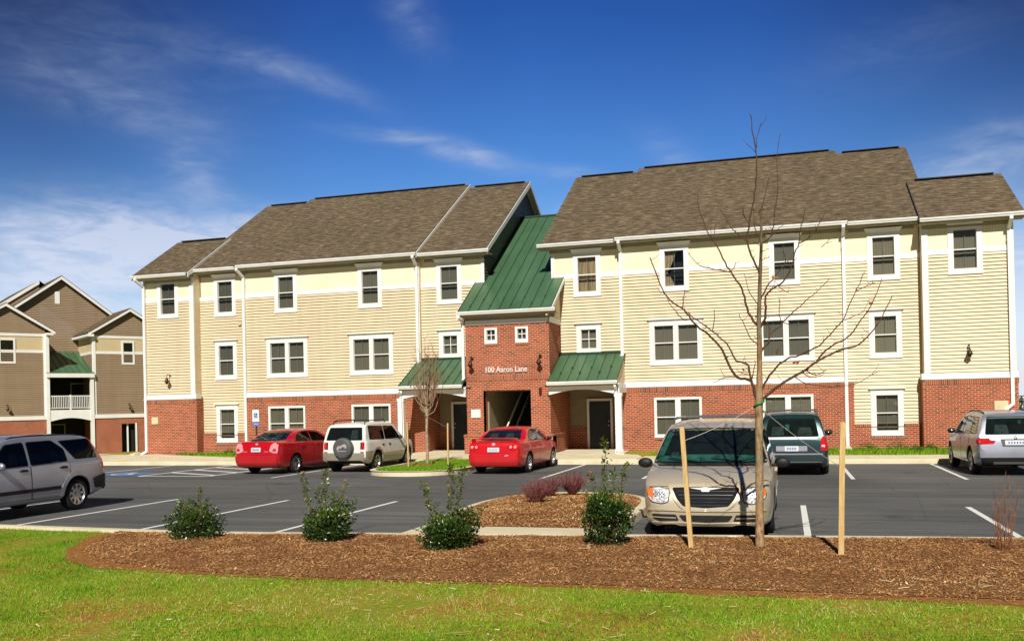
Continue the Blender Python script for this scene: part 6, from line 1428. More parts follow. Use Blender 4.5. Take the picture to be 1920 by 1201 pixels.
# ------------------------------------------------------------------ trees and plants
TRUNK =[(-0.368,12.27,0.048,0.063),(-0.369,12.27,0.157,0.0571),(-0.354,12.27,0.982,0.0492),(-0.345,12.27,1.669,0.0472),(-0.339,12.27,1.978,0.0512),(-0.329,12.27,2.115,0.0453),(-0.323,12.27,2.355,0.0354),(-0.314,12.27,2.767,0.0315),(-0.315,12.27,3.042,0.0295),(-0.302,12.27,3.316,0.0256),(-0.289,12.27,3.59,0.0236),(-0.268,12.27,3.932,0.0197),(-0.259,12.27,4.206,0.0157),(-0.263,12.27,4.447,0.0126)]
BRANCHES = [
[(-0.263,12.27,4.447,0.0088),(-0.235,12.27,4.513,0.0066),(-0.185,12.27,4.715,0.0055),(-0.148,12.27,4.862,0.0036)],
   [(-0.339,12.27,1.964,0.0256),(-0.383,12.256,2.068,0.0237),(-0.418,12.237,2.234,0.0222),(-0.469,12.213,2.283,0.0209),(-0.601,12.188,2.32,0.0197),(-0.677,12.16,2.432,0.0186),(-0.739,12.13,2.584,0.0175),(-0.814,12.099,2.722,0.0164),(-0.916,12.067,2.848,0.0154),(-1.006,12.033,2.925,0.0144),(-1.122,11.999,3.037,0.0134),(-1.197,11.963,3.141,0.0125),(-1.259,11.926,3.216,0.0115),(-1.414,11.888,3.337,0.0106),(-1.482,11.85,3.452,0.0097),(-1.566,11.81,3.698,0.0088),(-1.631,11.77,3.868,0.0079)] ,
   [(-0.418,12.237,2.234,0.0177),(-0.443,12.252,2.358,0.0163),(-0.468,12.275,2.47,0.0152),(-0.535,12.302,2.508,0.0142),(-0.616,12.331,2.539,0.0133),(-0.67,12.363,2.647,0.0125),(-0.724,12.396,2.749,0.0117),(-0.82,12.431,2.853,0.0109),(-0.918,12.468,2.937,0.0101),(-1.057,12.507,3.053,0.0093),(-1.185,12.546,3.148,0.0086),(-1.329,12.587,3.28,0.0079)] ,
   [(-1.257,12.546,3.108,0.0087),(-1.313,12.546,3.125,0.0074),(-1.397,12.546,3.23,0.0064),(-1.452,12.546,3.29,0.0055),(-1.521,12.546,3.409,0.0047)] ,
   [(-0.917,12.468,2.944,0.0079),(-0.886,12.478,3.128,0.0061),(-0.892,12.493,3.228,0.0047)] ,
   [(-1.245,11.926,3.215,0.0094),(-1.23,11.938,3.332,0.0067),(-1.216,11.956,3.449,0.0047)] ,
   [(-0.601,12.188,2.32,0.0087),(-0.746,12.146,2.317,0.0062),(-0.89,12.084,2.258,0.0043)] ,
   [(-0.417,12.237,2.288,0.0087),(-0.386,12.19,2.423,0.0064),(-0.368,12.12,2.516,0.0047)] ,
   [(-0.469,12.252,2.359,0.0079),(-0.537,12.285,2.362,0.0056),(-0.619,12.333,2.421,0.0039)] ,
   [(-0.311,12.27,2.89,0.0217),(-0.324,12.283,2.961,0.0198),(-0.389,12.302,3.048,0.0184),(-0.441,12.324,3.149,0.0172),(-0.482,12.348,3.299,0.016),(-0.52,12.375,3.457,0.0149),(-0.583,12.403,3.582,0.0139),(-0.664,12.432,3.71,0.0128),(-0.731,12.463,3.834,0.0118),(-0.825,12.495,4.047,0.0109),(-0.891,12.528,4.16,0.0099),(-0.957,12.562,4.274,0.009),(-1.026,12.597,4.471,0.0081),(-1.075,12.633,4.64,0.0072),(-1.088,12.67,4.829,0.0063)] ,
   [(-0.664,12.432,3.703,0.0102),(-0.813,12.421,3.739,0.0082),(-0.991,12.406,3.783,0.0066),(-1.085,12.388,3.836,0.0052),(-1.215,12.368,3.998,0.0039)] ,
   [(-0.891,12.528,4.16,0.0079),(-0.868,12.576,4.269,0.0056),(-0.856,12.647,4.403,0.0039)] ,
   [(-0.664,12.432,3.71,0.0071),(-0.614,12.429,3.769,0.0053),(-0.606,12.425,3.824,0.0039)] ,
   [(-0.299,12.27,3.453,0.0181),(-0.294,12.265,3.645,0.0167),(-0.348,12.257,3.78,0.0156),(-0.407,12.248,3.931,0.0147),(-0.437,12.238,4.062,0.0138),(-0.416,12.227,4.224,0.013),(-0.382,12.215,4.411,0.0122),(-0.36,12.203,4.503,0.0114),(-0.321,12.19,4.743,0.0106),(-0.302,12.177,4.957,0.0099),(-0.303,12.163,5.179,0.0092),(-0.319,12.149,5.334,0.0085),(-0.342,12.135,5.482,0.0078),(-0.351,12.12,5.656,0.0071)] ,
   [(-0.303,12.163,5.179,0.0071),(-0.28,12.161,5.347,0.0057),(-0.236,12.157,5.532,0.0047)] ,
   [(-0.31,12.163,5.18,0.0047),(-0.362,12.177,5.25,0.004),(-0.414,12.196,5.301,0.0035)] ,
   [(-0.437,12.238,4.062,0.0094),(-0.58,12.287,4.198,0.0076),(-0.662,12.36,4.317,0.0063),(-0.746,12.444,4.473,0.0051),(-0.816,12.538,4.607,0.0039)] ,
   [(-0.406,12.227,4.244,0.0087),(-0.407,12.235,4.28,0.007),(-0.476,12.246,4.414,0.0058),(-0.484,12.259,4.497,0.0047)] ,
   [(-0.266,12.27,4.035,0.0094),(-0.339,12.291,4.229,0.0073),(-0.352,12.322,4.402,0.0057),(-0.358,12.358,4.492,0.0043)] ,
   [(-0.26,12.27,4.028,0.011),(-0.152,12.27,4.095,0.0095),(-0.11,12.271,4.229,0.0084),(-0.094,12.272,4.365,0.0074),(-0.055,12.273,4.601,0.0065),(-0.043,12.274,4.874,0.0056),(-0.043,12.275,5.182,0.0048),(0.002,12.276,5.417,0.0039)] ,
   [(-0.152,12.27,4.095,0.0055),(-0.058,12.294,4.195,0.0044),(0.022,12.328,4.264,0.0035)] ,
   [(-0.315,12.27,2.712,0.0094),(-0.416,12.174,2.807,0.0072),(-0.486,12.034,2.963,0.0055),(-0.548,11.87,3.101,0.0039)] ,
   [(-0.304,12.27,3.213,0.0087),(-0.424,12.392,3.42,0.0059),(-0.5,12.57,3.682,0.0039)] ,
   [(-0.332,12.27,1.964,0.0256),(-0.264,12.286,2.045,0.0231),(-0.077,12.309,2.201,0.0212),(0.109,12.337,2.309,0.0195),(0.262,12.367,2.401,0.0179),(0.388,12.4,2.487,0.0164),(0.572,12.435,2.584,0.015),(0.723,12.471,2.641,0.0136),(0.848,12.509,2.673,0.0122),(0.971,12.549,2.748,0.0109),(1.082,12.59,2.872,0.0096),(1.191,12.632,3.03,0.0084),(1.275,12.676,3.205,0.0071),(1.339,12.72,3.325,0.0059)] ,
   [(0.388,12.4,2.494,0.0157),(0.466,12.416,2.601,0.0135),(0.605,12.439,2.708,0.0118),(0.787,12.466,2.798,0.0104),(0.928,12.497,3.002,0.009),(1.052,12.529,3.171,0.0076),(1.135,12.564,3.36,0.0064),(1.199,12.6,3.521,0.0051)] ,
   [(0.72,12.27,2.993,0.0071),(0.839,12.251,3.04,0.0055),(0.981,12.222,3.099,0.0043)] ,
   [(-0.316,12.27,2.094,0.0181),(-0.259,12.252,2.236,0.0164),(-0.198,12.226,2.33,0.0152),(-0.103,12.196,2.438,0.0141),(0.022,12.162,2.528,0.013),(0.158,12.126,2.56,0.0121),(0.261,12.087,2.61,0.0111),(0.394,12.046,2.666,0.0102),(0.498,12.004,2.765,0.0093),(0.613,11.96,2.895,0.0084),(0.687,11.914,2.98,0.0076),(0.758,11.868,3.141,0.0067),(0.844,11.819,3.325,0.0059),(0.929,11.77,3.525,0.0051)] ,
   [(0.84,11.819,3.305,0.0071),(0.958,11.855,3.361,0.0053),(1.054,11.907,3.4,0.0039)] ,
   [(0.109,12.337,2.303,0.0079),(0.257,12.336,2.21,0.0067),(0.559,12.335,2.168,0.0058),(0.838,12.334,2.194,0.005),(0.978,12.332,2.264,0.0043),(1.12,12.33,2.348,0.0035)] ,
   [(0.242,12.367,2.388,0.0102),(0.371,12.388,2.316,0.0071),(0.506,12.42,2.378,0.0047)] ,
   [(0.209,12.367,2.362,0.0071),(0.306,12.404,2.285,0.0053),(0.471,12.458,2.336,0.0039)] ,
   [(-0.311,12.27,2.616,0.0165),(-0.264,12.295,2.684,0.0147),(-0.19,12.332,2.765,0.0133),(-0.188,12.375,2.865,0.012),(-0.06,12.422,2.959,0.0109),(-0.013,12.473,3.026,0.0098),(0.066,12.527,3.107,0.0087),(0.192,12.584,3.22,0.0077),(0.322,12.644,3.335,0.0067),(0.432,12.706,3.433,0.0057),(0.576,12.77,3.579,0.0047)] ,
   [(-0.033,12.473,2.996,0.0087),(-0.057,12.514,3.119,0.0064),(-0.047,12.574,3.319,0.0047)] ,
   [(-0.019,12.473,3.016,0.0063),(0.125,12.463,2.967,0.0049),(0.27,12.448,2.974,0.0039)] ,
   [(-0.188,12.375,2.851,0.0102),(-0.193,12.404,2.964,0.0084),(-0.232,12.447,3.038,0.0071)] ,
   [(-0.311,12.27,2.932,0.0213),(-0.262,12.256,3.011,0.0191),(-0.234,12.235,3.083,0.0176),(-0.23,12.211,3.204,0.0161),(-0.22,12.184,3.33,0.0148),(-0.173,12.154,3.399,0.0136),(-0.08,12.124,3.444,0.0124),(0.032,12.091,3.542,0.0112),(0.106,12.057,3.694,0.01),(0.139,12.022,3.827,0.0089),(0.194,11.986,3.95,0.0079),(0.208,11.948,4.062,0.0068),(0.236,11.91,4.198,0.0058),(0.276,11.87,4.345,0.0047)] ,
   [(0.194,11.986,3.95,0.0102),(0.325,12.011,4.02,0.0079),(0.434,12.048,4.177,0.0063),(0.531,12.091,4.354,0.0047)] ,
   [(-0.304,12.27,3.213,0.0181),(-0.29,12.326,3.307,0.0144),(-0.231,12.407,3.444,0.0117),(-0.134,12.502,3.584,0.0092),(0.014,12.607,3.772,0.0069),(0.115,12.72,3.918,0.0047)] ,
   [(0.031,12.607,3.795,0.0079),(0.026,12.568,3.887,0.0056),(0.001,12.51,3.943,0.0039)] ,
   [(-0.073,12.124,3.458,0.0063),(0.003,12.089,3.382,0.0047),(0.053,12.037,3.347,0.0035)] ,
   [(0.467,12.27,3.929,0.0055),(0.518,12.242,3.968,0.0042),(0.568,12.202,4.012,0.0031)] ,
   [(-0.276,12.27,3.898,0.0055),(-0.24,12.315,3.93,0.0042),(-0.181,12.382,3.971,0.0031)] ,
   [(-0.274,12.27,3.987,0.0055),(-0.305,12.264,4.016,0.0042),(-0.357,12.255,4.053,0.0031)] ,
   [(-0.278,12.27,3.795,0.0055),(-0.234,12.282,3.822,0.0042),(-0.161,12.3,3.854,0.0031)] ,
   [(-0.281,12.27,3.672,0.0055),(-0.315,12.251,3.699,0.0042),(-0.373,12.222,3.733,0.0031)] ,
   [(-0.27,12.27,4.138,0.0055),(-0.242,12.271,4.164,0.0042),(-0.195,12.272,4.195,0.0031)] ,
   [(-0.268,12.27,4.241,0.0055),(-0.295,12.259,4.269,0.0042),(-0.34,12.243,4.303,0.0031)] ,
   [(-0.266,12.27,4.33,0.0055),(-0.233,12.255,4.352,0.0042),(-0.18,12.234,4.378,0.0031)] ,
   [(-0.264,12.27,4.399,0.0055),(-0.3,12.278,4.431,0.0042),(-0.359,12.29,4.472,0.0031)] ,
   [(-0.264,12.27,4.426,0.0055),(-0.228,12.278,4.452,0.0042),(-0.168,12.29,4.484,0.0031)] ,
   [(-0.301,12.27,2.766,0.0055),(-0.333,12.309,2.798,0.0042),(-0.388,12.367,2.838,0.0031)] ,
   [(-0.303,12.27,2.663,0.0055),(-0.271,12.288,2.691,0.0042),(-0.218,12.314,2.724,0.0031)] ,
   [(-0.293,12.27,3.144,0.0055),(-0.321,12.312,3.176,0.0042),(-0.369,12.373,3.219,0.0031)] ,
]
LEAVES = [(-0.099,12.4,3.588),(-0.125,12.4,3.603),(0.127,12.4,2.475),(0.16,12.4,2.488),(-0.528,12.4,2.406),(-0.101,12.4,2.621),(-0.701,12.4,2.587)]
def cr_smooth(P_, k_=3):
    out = []; n = len(P_)
    for i in range(n - 1):
        p0, p1, p2, p3 = P_[max(i - 1, 0)], P_[i], P_[i + 1], P_[min(i + 2, n - 1)]
        for j in range(k_):
            t = j / k_; out.append(tuple(0.5 * ((2 * p1[c]) + (-p0[c] + p2[c]) * t + (2 * p0[c] - 5 * p1[c] + 4 * p2[c] - p3[c]) * t * t + (-p0[c] + 3 * p1[c] - 3 * p2[c] + p3[c]) * t ** 3) for c in range(len(p1))))
    out.append(P_[-1]); return out
TR = empty('bare_tree', (-0.36, 12.27, 0.1), 0, 'young leafless tree held by wires between two pale stakes in the mulch bed', 'tree')
def rel(p, o=(-0.36, 12.27, 0.1)): return (p[0] - o[0], p[1] - o[1], p[2] - o[2])
m = MB(); tp = cr_smooth([(-0.368, 12.27, 0.0, 0.072)] + TRUNK, 4); m.tube([rel(p) for p in tp], [p[3] * (1 + 0.05 * math.sin(i * 1.7)) for i, p in enumerate(tp)], 12); m.build('trunk', M['bark'], TR)
m = MB(); rng = random.Random(5)
for br in BRANCHES:
    q = cr_smooth(br, 3); wob_ = [(rng.gauss(0, .004), rng.gauss(0, .006), rng.gauss(0, .004)) for _ in q]
    q = [(p[0] + w[0] * (i > 2), p[1] + w[1] * (i > 2), p[2] + w[2] * (i > 2), p[3]) for i, (p, w) in enumerate(zip(q, wob_))]
    m.tube([rel(p) for p in q], [max(p[3] * .86, 0.0036) for p in q], 7)
    for i in range(3, len(q) - 1, 2):   # buds and short spurs
        if rng.random() < 0.62:
            a = Vector(rel(q[i])); d = Vector((rng.gauss(0, 1), rng.gauss(0, 1), rng.uniform(-.2, 1.4))).normalized(); l = rng.uniform(0.015, 0.15)
            m.tube([a, a + d * l * .6, a + d * l + Vector((0, 0, l * .2))], [0.0036, 0.0028, 0.0018], 5)
m.build('limbs', M['branch_bark'], TR)
for x, y, z in LEAVES:
    m = MB()
    for k_ in range(3):
        c = Vector(rel((x, y, z))) + Vector((rng.gauss(0, .015), rng.gauss(0, .02), rng.gauss(0, .012))); a = Vector((rng.gauss(0, 1), rng.gauss(0, 1), rng.gauss(0, .5))).normalized() * .035; b = a.cross(Vector((rng.gauss(0, 1), rng.gauss(0, 1), 1))).normalized() * .014
        m.add([c - a, c + b, c + a, c - b], [(0, 1, 2, 3)])
    m.build('dead_leaf', M['dead_leaf'], TR)
m = MB(); hz = []
for i in range(26):
    t = i / 25; a = t * 2 * math.pi * 1.35; hz.append((0.02 + 0.062 * math.cos(a), 0.062 * math.sin(a), 1.76 + 0.19 * t))
m.tube(hz, 0.014, 8); tag(m.build('tree_tie', M['green_hose'], loc=(-0.36, 12.27, 0.1)), 'green hose loop tied round the trunk of the young tree in the mulch bed', 'tree tie')
for nm, b, t, w, lab in (('a', (-1.205, 12.0, 0.02), (-1.30, 12.02, 1.69), 0.058, 'pale wooden stake leaning left in front of the tan minivan'), ('b', (0.585, 11.8, 0.0), (0.65, 11.82, 1.73), 0.064, 'pale wooden stake to the right of the young tree, beside the dark teal minivan')):
    m = MB(); B_, T2 = Vector(b), Vector(t); L_ = T2 - B_; rings = []
    for q in (0, .3, .6, .97, 1.0):
        c = L_ * q + Vector((rng.gauss(0, .002), 0, 0)); h = w / 2 * (1 - .1 * (q == 1)); rings.append([(c.x - h, c.y - h, c.z), (c.x + h, c.y - h, c.z), (c.x + h, c.y + h, c.z), (c.x - h, c.y + h, c.z)])
    m.loft(rings, True, True); tag(m.build('wooden_stake', M['stake_wood'], loc=b), lab, 'stake', 'stakes holding the young tree')
for p, q, lab in (((-1.28, 12.02, 1.51), (-0.41, 12.25, 1.92), 'thin guy wire from the leaning stake to the tree'), ((0.62, 11.82, 1.18), (-0.31, 12.25, 1.90), 'thin guy wire from the right-hand stake to the tree')):
    m = MB(); P0, Q0 = Vector(p), Vector(q); m.tube([P0 * (1 - t) + Q0 * t - Vector((0, 0, 0.03 * 4 * t * (1 - t))) for t in (0, .25, .5, .75, 1)], 0.0035, 5)
    tag(m.build('guy_wire', M['wire']), lab, 'wire')

def leaf(m, c, d, s, rng, asp=0.5):
    d = d.normalized(); sd = d.cross(Vector((rng.gauss(0, 1), rng.gauss(0, 1), rng.gauss(0, 1)))).normalized(); up = d.cross(sd).normalized()
    b, t = c, c + d * s; mid = (b + t) / 2; w = s * asp / 2
    m.add([b, mid + sd * w + up * w * .35, t, mid - sd * w + up * w * .35], [(0, 1, 2), (0, 2, 3)])
def holly(loc, w, h, shoots, label, seed, n=1900):
    rng = random.Random(seed); rt = empty('holly_shrub', loc, 0, label, 'shrub', 'holly shrubs along the mulch bed'); F, S_ = MB(), MB()
    def crown(n_, cx, cy, cz, rx, ry, rz_):
        for i in range(n_):
            u = Vector((rng.gauss(0, 1), rng.gauss(0, 1), rng.gauss(0, 1))).normalized(); r = rng.random() ** 0.30
            lump = 1 + 0.20 * noise.noise((u.x * 2.2 + seed, u.y * 2.2, u.z * 2.2)) + 0.10 * noise.noise((u.x * 6, u.y * 6 + seed, u.z * 6))
            p = Vector((cx + u.x * rx * r * lump, cy + u.y * ry * r * lump, cz + u.z * rz_ * r * lump))
            if p.z < 0.0: continue
            F.ti = min(1, max(0, 0.06 + 0.52 * r * (0.45 + 0.55 * max(0, u.z)) + rng.gauss(0, .13) + (0.45 if rng.random() < .02 else 0)))  # inner leaves tinted darker, upward outer ones lighter: shade put into colour
            leaf(F, p, (u + Vector((rng.gauss(0, .7), rng.gauss(0, .7), rng.gauss(0, .7) + .3))), rng.uniform(.03, .055), rng, .66)
    nl = 7
    crown(int(n * .55), 0, 0, h * .40, w * .36, w * .34, h * .42)
    for q in range(nl):
        a = 6.283 * q / nl + rng.uniform(-.4, .4); rr = w * rng.uniform(.16, .27); sz = rng.uniform(.17, .27) * w
        crown(int(n * 1.5 / nl), rr * math.cos(a), rr * math.sin(a), h * rng.uniform(.28, .85), sz, sz, sz * rng.uniform(.8, 1.25))
    for i in range(16):
        a = rng.uniform(0, 6.28); rr = rng.uniform(.1, .42) * w
        S_.tube([(0.05 * math.cos(a), .05 * math.sin(a), 0), (rr * .6 * math.cos(a), rr * .6 * math.sin(a), h * .5), (rr * math.cos(a), rr * math.sin(a), h * .92)], [.010, .007, .003], 5)
    for sx, tz, lean in shoots:
        y0 = rng.uniform(-.08, .08); pts = []
        for k_ in range(9):
            t = k_ / 8; pts.append(Vector((sx * (0.55 + .45 * t) + lean * t * t + .015 * math.sin(9 * t + sx * 20), y0 + .05 * t * math.sin(sx * 9), h * .25 + (tz - h * .25) * t)))
        S_.tube(pts, [.007 - .0045 * k_ / 8 for k_ in range(9)], 5)
        L_ = (tz - h * .6)
        for k_ in range(int(170 * L_) + 24):
            t = rng.uniform(.30, 1.0); i = min(int(t * 8), 7); p = pts[i].lerp(pts[i + 1], t * 8 - i)
            d = Vector((rng.gauss(0, 1), rng.gauss(0, 1), rng.gauss(.6, .5))).normalized(); p = p + d * rng.uniform(0, .035) * (1 + (rng.random() < .25) * 1.2)
            F.ti = min(1, max(0, rng.gauss(.62, .16) + (0.4 if rng.random() < .05 else 0))); leaf(F, p, d, rng.uniform(.03, .05), rng, .7)
    F.build('foliage', M['holly_leaf'], rt); S_.build('stems', M['branch_bark'], rt); return rt
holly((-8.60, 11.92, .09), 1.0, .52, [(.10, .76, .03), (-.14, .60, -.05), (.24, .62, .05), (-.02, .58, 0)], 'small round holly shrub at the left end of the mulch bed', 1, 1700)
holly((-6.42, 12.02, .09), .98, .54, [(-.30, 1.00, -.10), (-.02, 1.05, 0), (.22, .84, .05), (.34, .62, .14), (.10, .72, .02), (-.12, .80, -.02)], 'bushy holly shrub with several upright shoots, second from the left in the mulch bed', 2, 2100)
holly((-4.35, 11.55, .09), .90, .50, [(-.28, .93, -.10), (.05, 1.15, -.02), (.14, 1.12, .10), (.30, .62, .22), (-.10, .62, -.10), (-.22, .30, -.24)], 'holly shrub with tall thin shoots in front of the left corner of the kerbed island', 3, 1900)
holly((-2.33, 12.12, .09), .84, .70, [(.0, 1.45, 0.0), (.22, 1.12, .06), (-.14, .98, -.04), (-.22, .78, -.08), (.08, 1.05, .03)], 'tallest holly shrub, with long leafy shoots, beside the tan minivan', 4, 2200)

def barberry(loc, w, h, label, seed, n=150, grp='reddish shrubs on the kerbed island'):
    rng = random.Random(seed); F = MB()
    for i in range(n):
        a = rng.uniform(0, 6.28); tilt = rng.random() ** .6; F.ti = min(1, max(0, rng.gauss(.5, .25))); p = Vector((.03 * math.cos(a), .03 * math.sin(a), 0)); d = Vector((math.cos(a) * tilt, math.sin(a) * tilt, 1.1)).normalized(); pts = [p]; L_ = h * rng.uniform(.6, 1.1)
        for k_ in range(4): p = p + Vector((d.x * w / 2 / h, d.y * w / 2 / h, d.z)) * L_ / 4 + Vector((rng.gauss(0, .014), rng.gauss(0, .014), 0)); d = (d + Vector((rng.gauss(0, .2), rng.gauss(0, .2), .06))).normalized(); pts.append(p)
        F.tube(pts, [.006, .005, .004, .003, .002], 4)
        for k_ in range(5):
            j = rng.randint(1, 4); b = pts[j]; e = Vector((rng.gauss(0, 1), rng.gauss(0, 1), rng.gauss(.4, .5))).normalized() * rng.uniform(.03, .09); F.tube([b, b + e], [.003, .0018], 3)
    return tag(F.build('barberry_shrub', M['barberry_twig'], loc=loc), label, 'shrub', grp)
zi = lambda y: lot(y) + .2
barberry((-4.60, 16.9, zi(17)), .95, .46, 'nearest of the three reddish twiggy shrubs on the mulched island', 11, 190)
barberry((-4.68, 18.2, zi(18)), .95, .42, 'reddish twiggy shrub at the middle of the island, low and wide', 12, 170)
barberry((-4.28, 18.6, zi(18)), 1.05, .50, 'reddish twiggy shrub nearest the far rim of the mulched island, the tallest of the three', 13, 200)
# dormant shrub at the right end
rng = random.Random(21); F = MB()
for i in range(26):
    a = rng.uniform(0, 6.28); t_ = rng.uniform(.05, .55); p = Vector((.06 * math.cos(a), .06 * math.sin(a), 0)); pts = [p]; H_ = rng.uniform(.35, .95)
    for k_ in range(5): p = p + Vector((math.cos(a) * t_ * .28, math.sin(a) * t_ * .28, 1)) * H_ / 5 + Vector((rng.gauss(0, .012), rng.gauss(0, .012), 0)); pts.append(p)
    F.tube(pts, [.0036, .0032, .0028, .0024, .002, .0015], 4)
    for k_ in range(3): b = pts[rng.randint(2, 5)]; F.tube([b, b + Vector((rng.gauss(0, .05), rng.gauss(0, .05), rng.uniform(.04, .14)))], [.003, .0018], 3)
tag(F.build('dormant_shrub', M['twig_red'], loc=(2.50, 12.4, .1)), 'leafless shrub of thin upright stems at the right end of the mulch bed', 'shrub')

# small twiggy tree on the far island
ST = empty('bare_tree', (-11.63, 28.9, 0.0), 0, 'small bare tree with an upright brush of fine twigs on the grass island', 'tree'); rng = random.Random(31)
m = MB(); m.tube([(0, 0, 0), (.01, 0, .6), (0, 0, 1.2), (.02, 0, 1.75), (.0, 0, 2.1)], [.055, .048, .044, .05, .035], 10); m.build('trunk', M['twig_tan'], ST)
m = MB(); m2 = MB()
for i in range(46):
    a = rng.uniform(0, 6.28); tilt = rng.uniform(.05, 1) ** .8; p = Vector((0, 0, rng.uniform(1.65, 2.2))); H_ = rng.uniform(.9, 2.1) * (1.15 - .55 * tilt); pts = [p]; w_ = .75 * tilt
    for k_ in range(6):
        s_ = (k_ + 1) / 6; q = Vector((math.cos(a) * w_ * s_ ** .55, math.sin(a) * w_ * s_ ** .55, p.z + H_ * s_ ** 1.15)); pts.append(q + Vector((rng.gauss(0, .02), rng.gauss(0, .02), 0)))
    m.tube(pts, [.017, .013, .010, .008, .006, .005, .0035], 5)
    for k_ in range(9):
        b = pts[rng.randint(2, 6)]; l = rng.uniform(.12, .42); e = Vector((rng.gauss(0, .35), rng.gauss(0, .35), 1)).normalized() * l; m2.tube([b, b + e * .5 + Vector((rng.gauss(0, .02), 0, 0)), b + e], [.006, .005, .0035], 4)
m.build('limbs', M['twig_tan'], ST); m2.build('twigs', M['twig_red'], ST)
m = MB(); m.lathe([(.05, 1.62), (.062, 1.64), (.062, 1.68), (.05, 1.70)], (0, 0, 0), 'z', 12); tag(m.build('tree_tie', M['green_hose'], loc=(-11.63, 28.9, 0)), 'green tie round the trunk of the small bare tree on the grass island', 'tree tie')
for b, t, lab in (((-11.76, 27.6, -.05), (-11.78, 27.6, 1.50), 'pale stake at the left of the small bare tree'), ((-10.40, 27.6, -.05), (-10.38, 27.6, 1.45), 'pale stake at the right of the small bare tree, before the porch door')):
    m = MB(); m.loft([[(c[0] - b[0] + i * .022, c[1] - b[1] + j * .022, c[2] - b[2]) for i, j in ((-1, -1), (1, -1), (1, 1), (-1, 1))] for c in (b, t)], True, True); tag(m.build('wooden_stake', M['stake_wood'], loc=b), lab, 'stake', 'stakes holding the small tree')
m = MB(); m.tube([(-11.6, 28.85, 1.66), (-10.4, 27.6, 1.30)], .005, 5); tag(m.build('guy_wire', M['wire']), 'thin wire from the small bare tree down to its right-hand stake', 'wire')

# grass blades, mulch chips, weeds
def blades(name, mat, n, sampler, hr=(.02, .055), w=.0042, seed=1, tint=(.38, .2), lean=.5):
    rng = random.Random(seed); V = []; Fc = []; T = []; g = rng.gauss
    for i in range(n):
        s_ = sampler(rng)
        if s_ is None: continue
        x, y, z, tb = s_; h = rng.uniform(*hr); a = rng.uniform(0, 3.1416); dx, dy = math.cos(a) * w, math.sin(a) * w; lx, ly = g(0, lean) * h, g(0, lean) * h; b = len(V)
        V += [(x - dx, y - dy, z - .004), (x + dx, y + dy, z - .004), (x + lx * .4 + dx * .6, y + ly * .4 + dy * .6, z + h * .6), (x + lx * .4 - dx * .6, y + ly * .4 - dy * .6, z + h * .6), (x + lx, y + ly, z + h)]
        Fc += [(b, b + 1, b + 2, b + 3), (b + 3, b + 2, b + 4)]; t = min(1, max(0, g(*tint) + tb)); T += [t, t]
    m = MB(); m.v = V; m.f = Fc; m.t = T; m.m = [0] * len(Fc); m.sm = [False] * len(Fc)
    return m.build(name, mat, kind='stuff')
def patchy(x, y): return noise.noise((x * .55 + 5, y * .55, 0)) + .5 * noise.noise((x * 1.7, y * 1.7, 4)) + .3 * noise.noise((x * 5, y * 5, 8))
def s_lawn(rng):
    y = 6.0 + 7.0 * rng.random() ** 1.25; xl = -.80 * y - 3.6; xr = .33 * y + .6
    x = rng.uniform(xl, xr)
    if y > kf(x) - .02: return None
    lo = bed_low(x)
    if y > lo - .02 + .12 * rng.random() ** 3 and y < 20: return None
    p = patchy(x, y); dist = lo - y
    if dist < ob(x) + wob(x) and rng.random() > .05: return None
    if dist > 20 and y > 10.4 and noise.noise((x * .8, y * 1.8, 9)) > .12 and rng.random() > .15: return None
    if rng.random() > .62 + 1.2 * (p + .25): return None
    return x, y, zfront(x, y), -.42 * p + .22 * noise.noise((x * .32 + 9, y * .5, 6)) + .16 * (noise.noise((x * 1.1, y * 2.0, 2))) + (.05 if x > -6 else -.04)
blades('grass', M['grass_blade'], 185000, s_lawn, (.012, .038), .0040, 3, (.52, .22), .8)
def chips(name, n, sampler, seed, ln=(.018, .06), mat='mulch_chip', wd=(.004, .010), tint=(.48, .22), tilt=.35, flat=.012):
    rng = random.Random(seed); V = []; Fc = []; T = []
    for i in range(n):
        s_ = sampler(rng)
        if s_ is None: continue
        x, y, z = s_; a = rng.uniform(0, 6.283); l = rng.uniform(*ln) * (1 + 1.2 * (rng.random() < .05)); w = rng.uniform(*wd); tz = rng.gauss(0, tilt) * l; c, s2 = math.cos(a), math.sin(a); b = len(V); zz = z + rng.uniform(.002, flat) + abs(tz) * .4; rw = rng.gauss(0, .5) * w
        V += [(x - c * l / 2 - s2 * w, y - s2 * l / 2 + c * w, zz - tz / 2 + rw), (x + c * l / 2 - s2 * w, y + s2 * l / 2 + c * w, zz + tz / 2 + rw), (x + c * l / 2 + s2 * w * .7, y + s2 * l / 2 - c * w * .7, zz + tz / 2 - rw), (x - c * l / 2 + s2 * w * .7, y - s2 * l / 2 - c * w * .7, zz - tz / 2 - rw)]
        Fc.append((b, b + 1, b + 2, b + 3)); T.append(min(1, max(0, rng.gauss(*tint) + .35 * noise.noise((x * 1.3, y * 1.3, 3)) + .25 * noise.noise((x * 5, y * 5, 3)) + (.5 if rng.random() < .012 else 0))))
    m = MB(); m.v = V; m.f = Fc; m.t = T; m.m = [0] * len(Fc); m.sm = [False] * len(Fc); return m.build(name, M[mat], kind='stuff')
def s_bed(rng):
    y = rng.uniform(9.3, 14.0); x = rng.uniform(max(-11.2, -.62 * y - 4), .33 * y + .7); lo = bed_low(x) - .30 * rng.random() ** 4
    if y < lo or y > kf(x) - .01: return None
    return x, y, zbed(x, y)
chips('mulch_chips', 150000, s_bed, 5, (.010, .032), 'mulch_chip', (.002, .0055), (.40, .14), .3, .010)
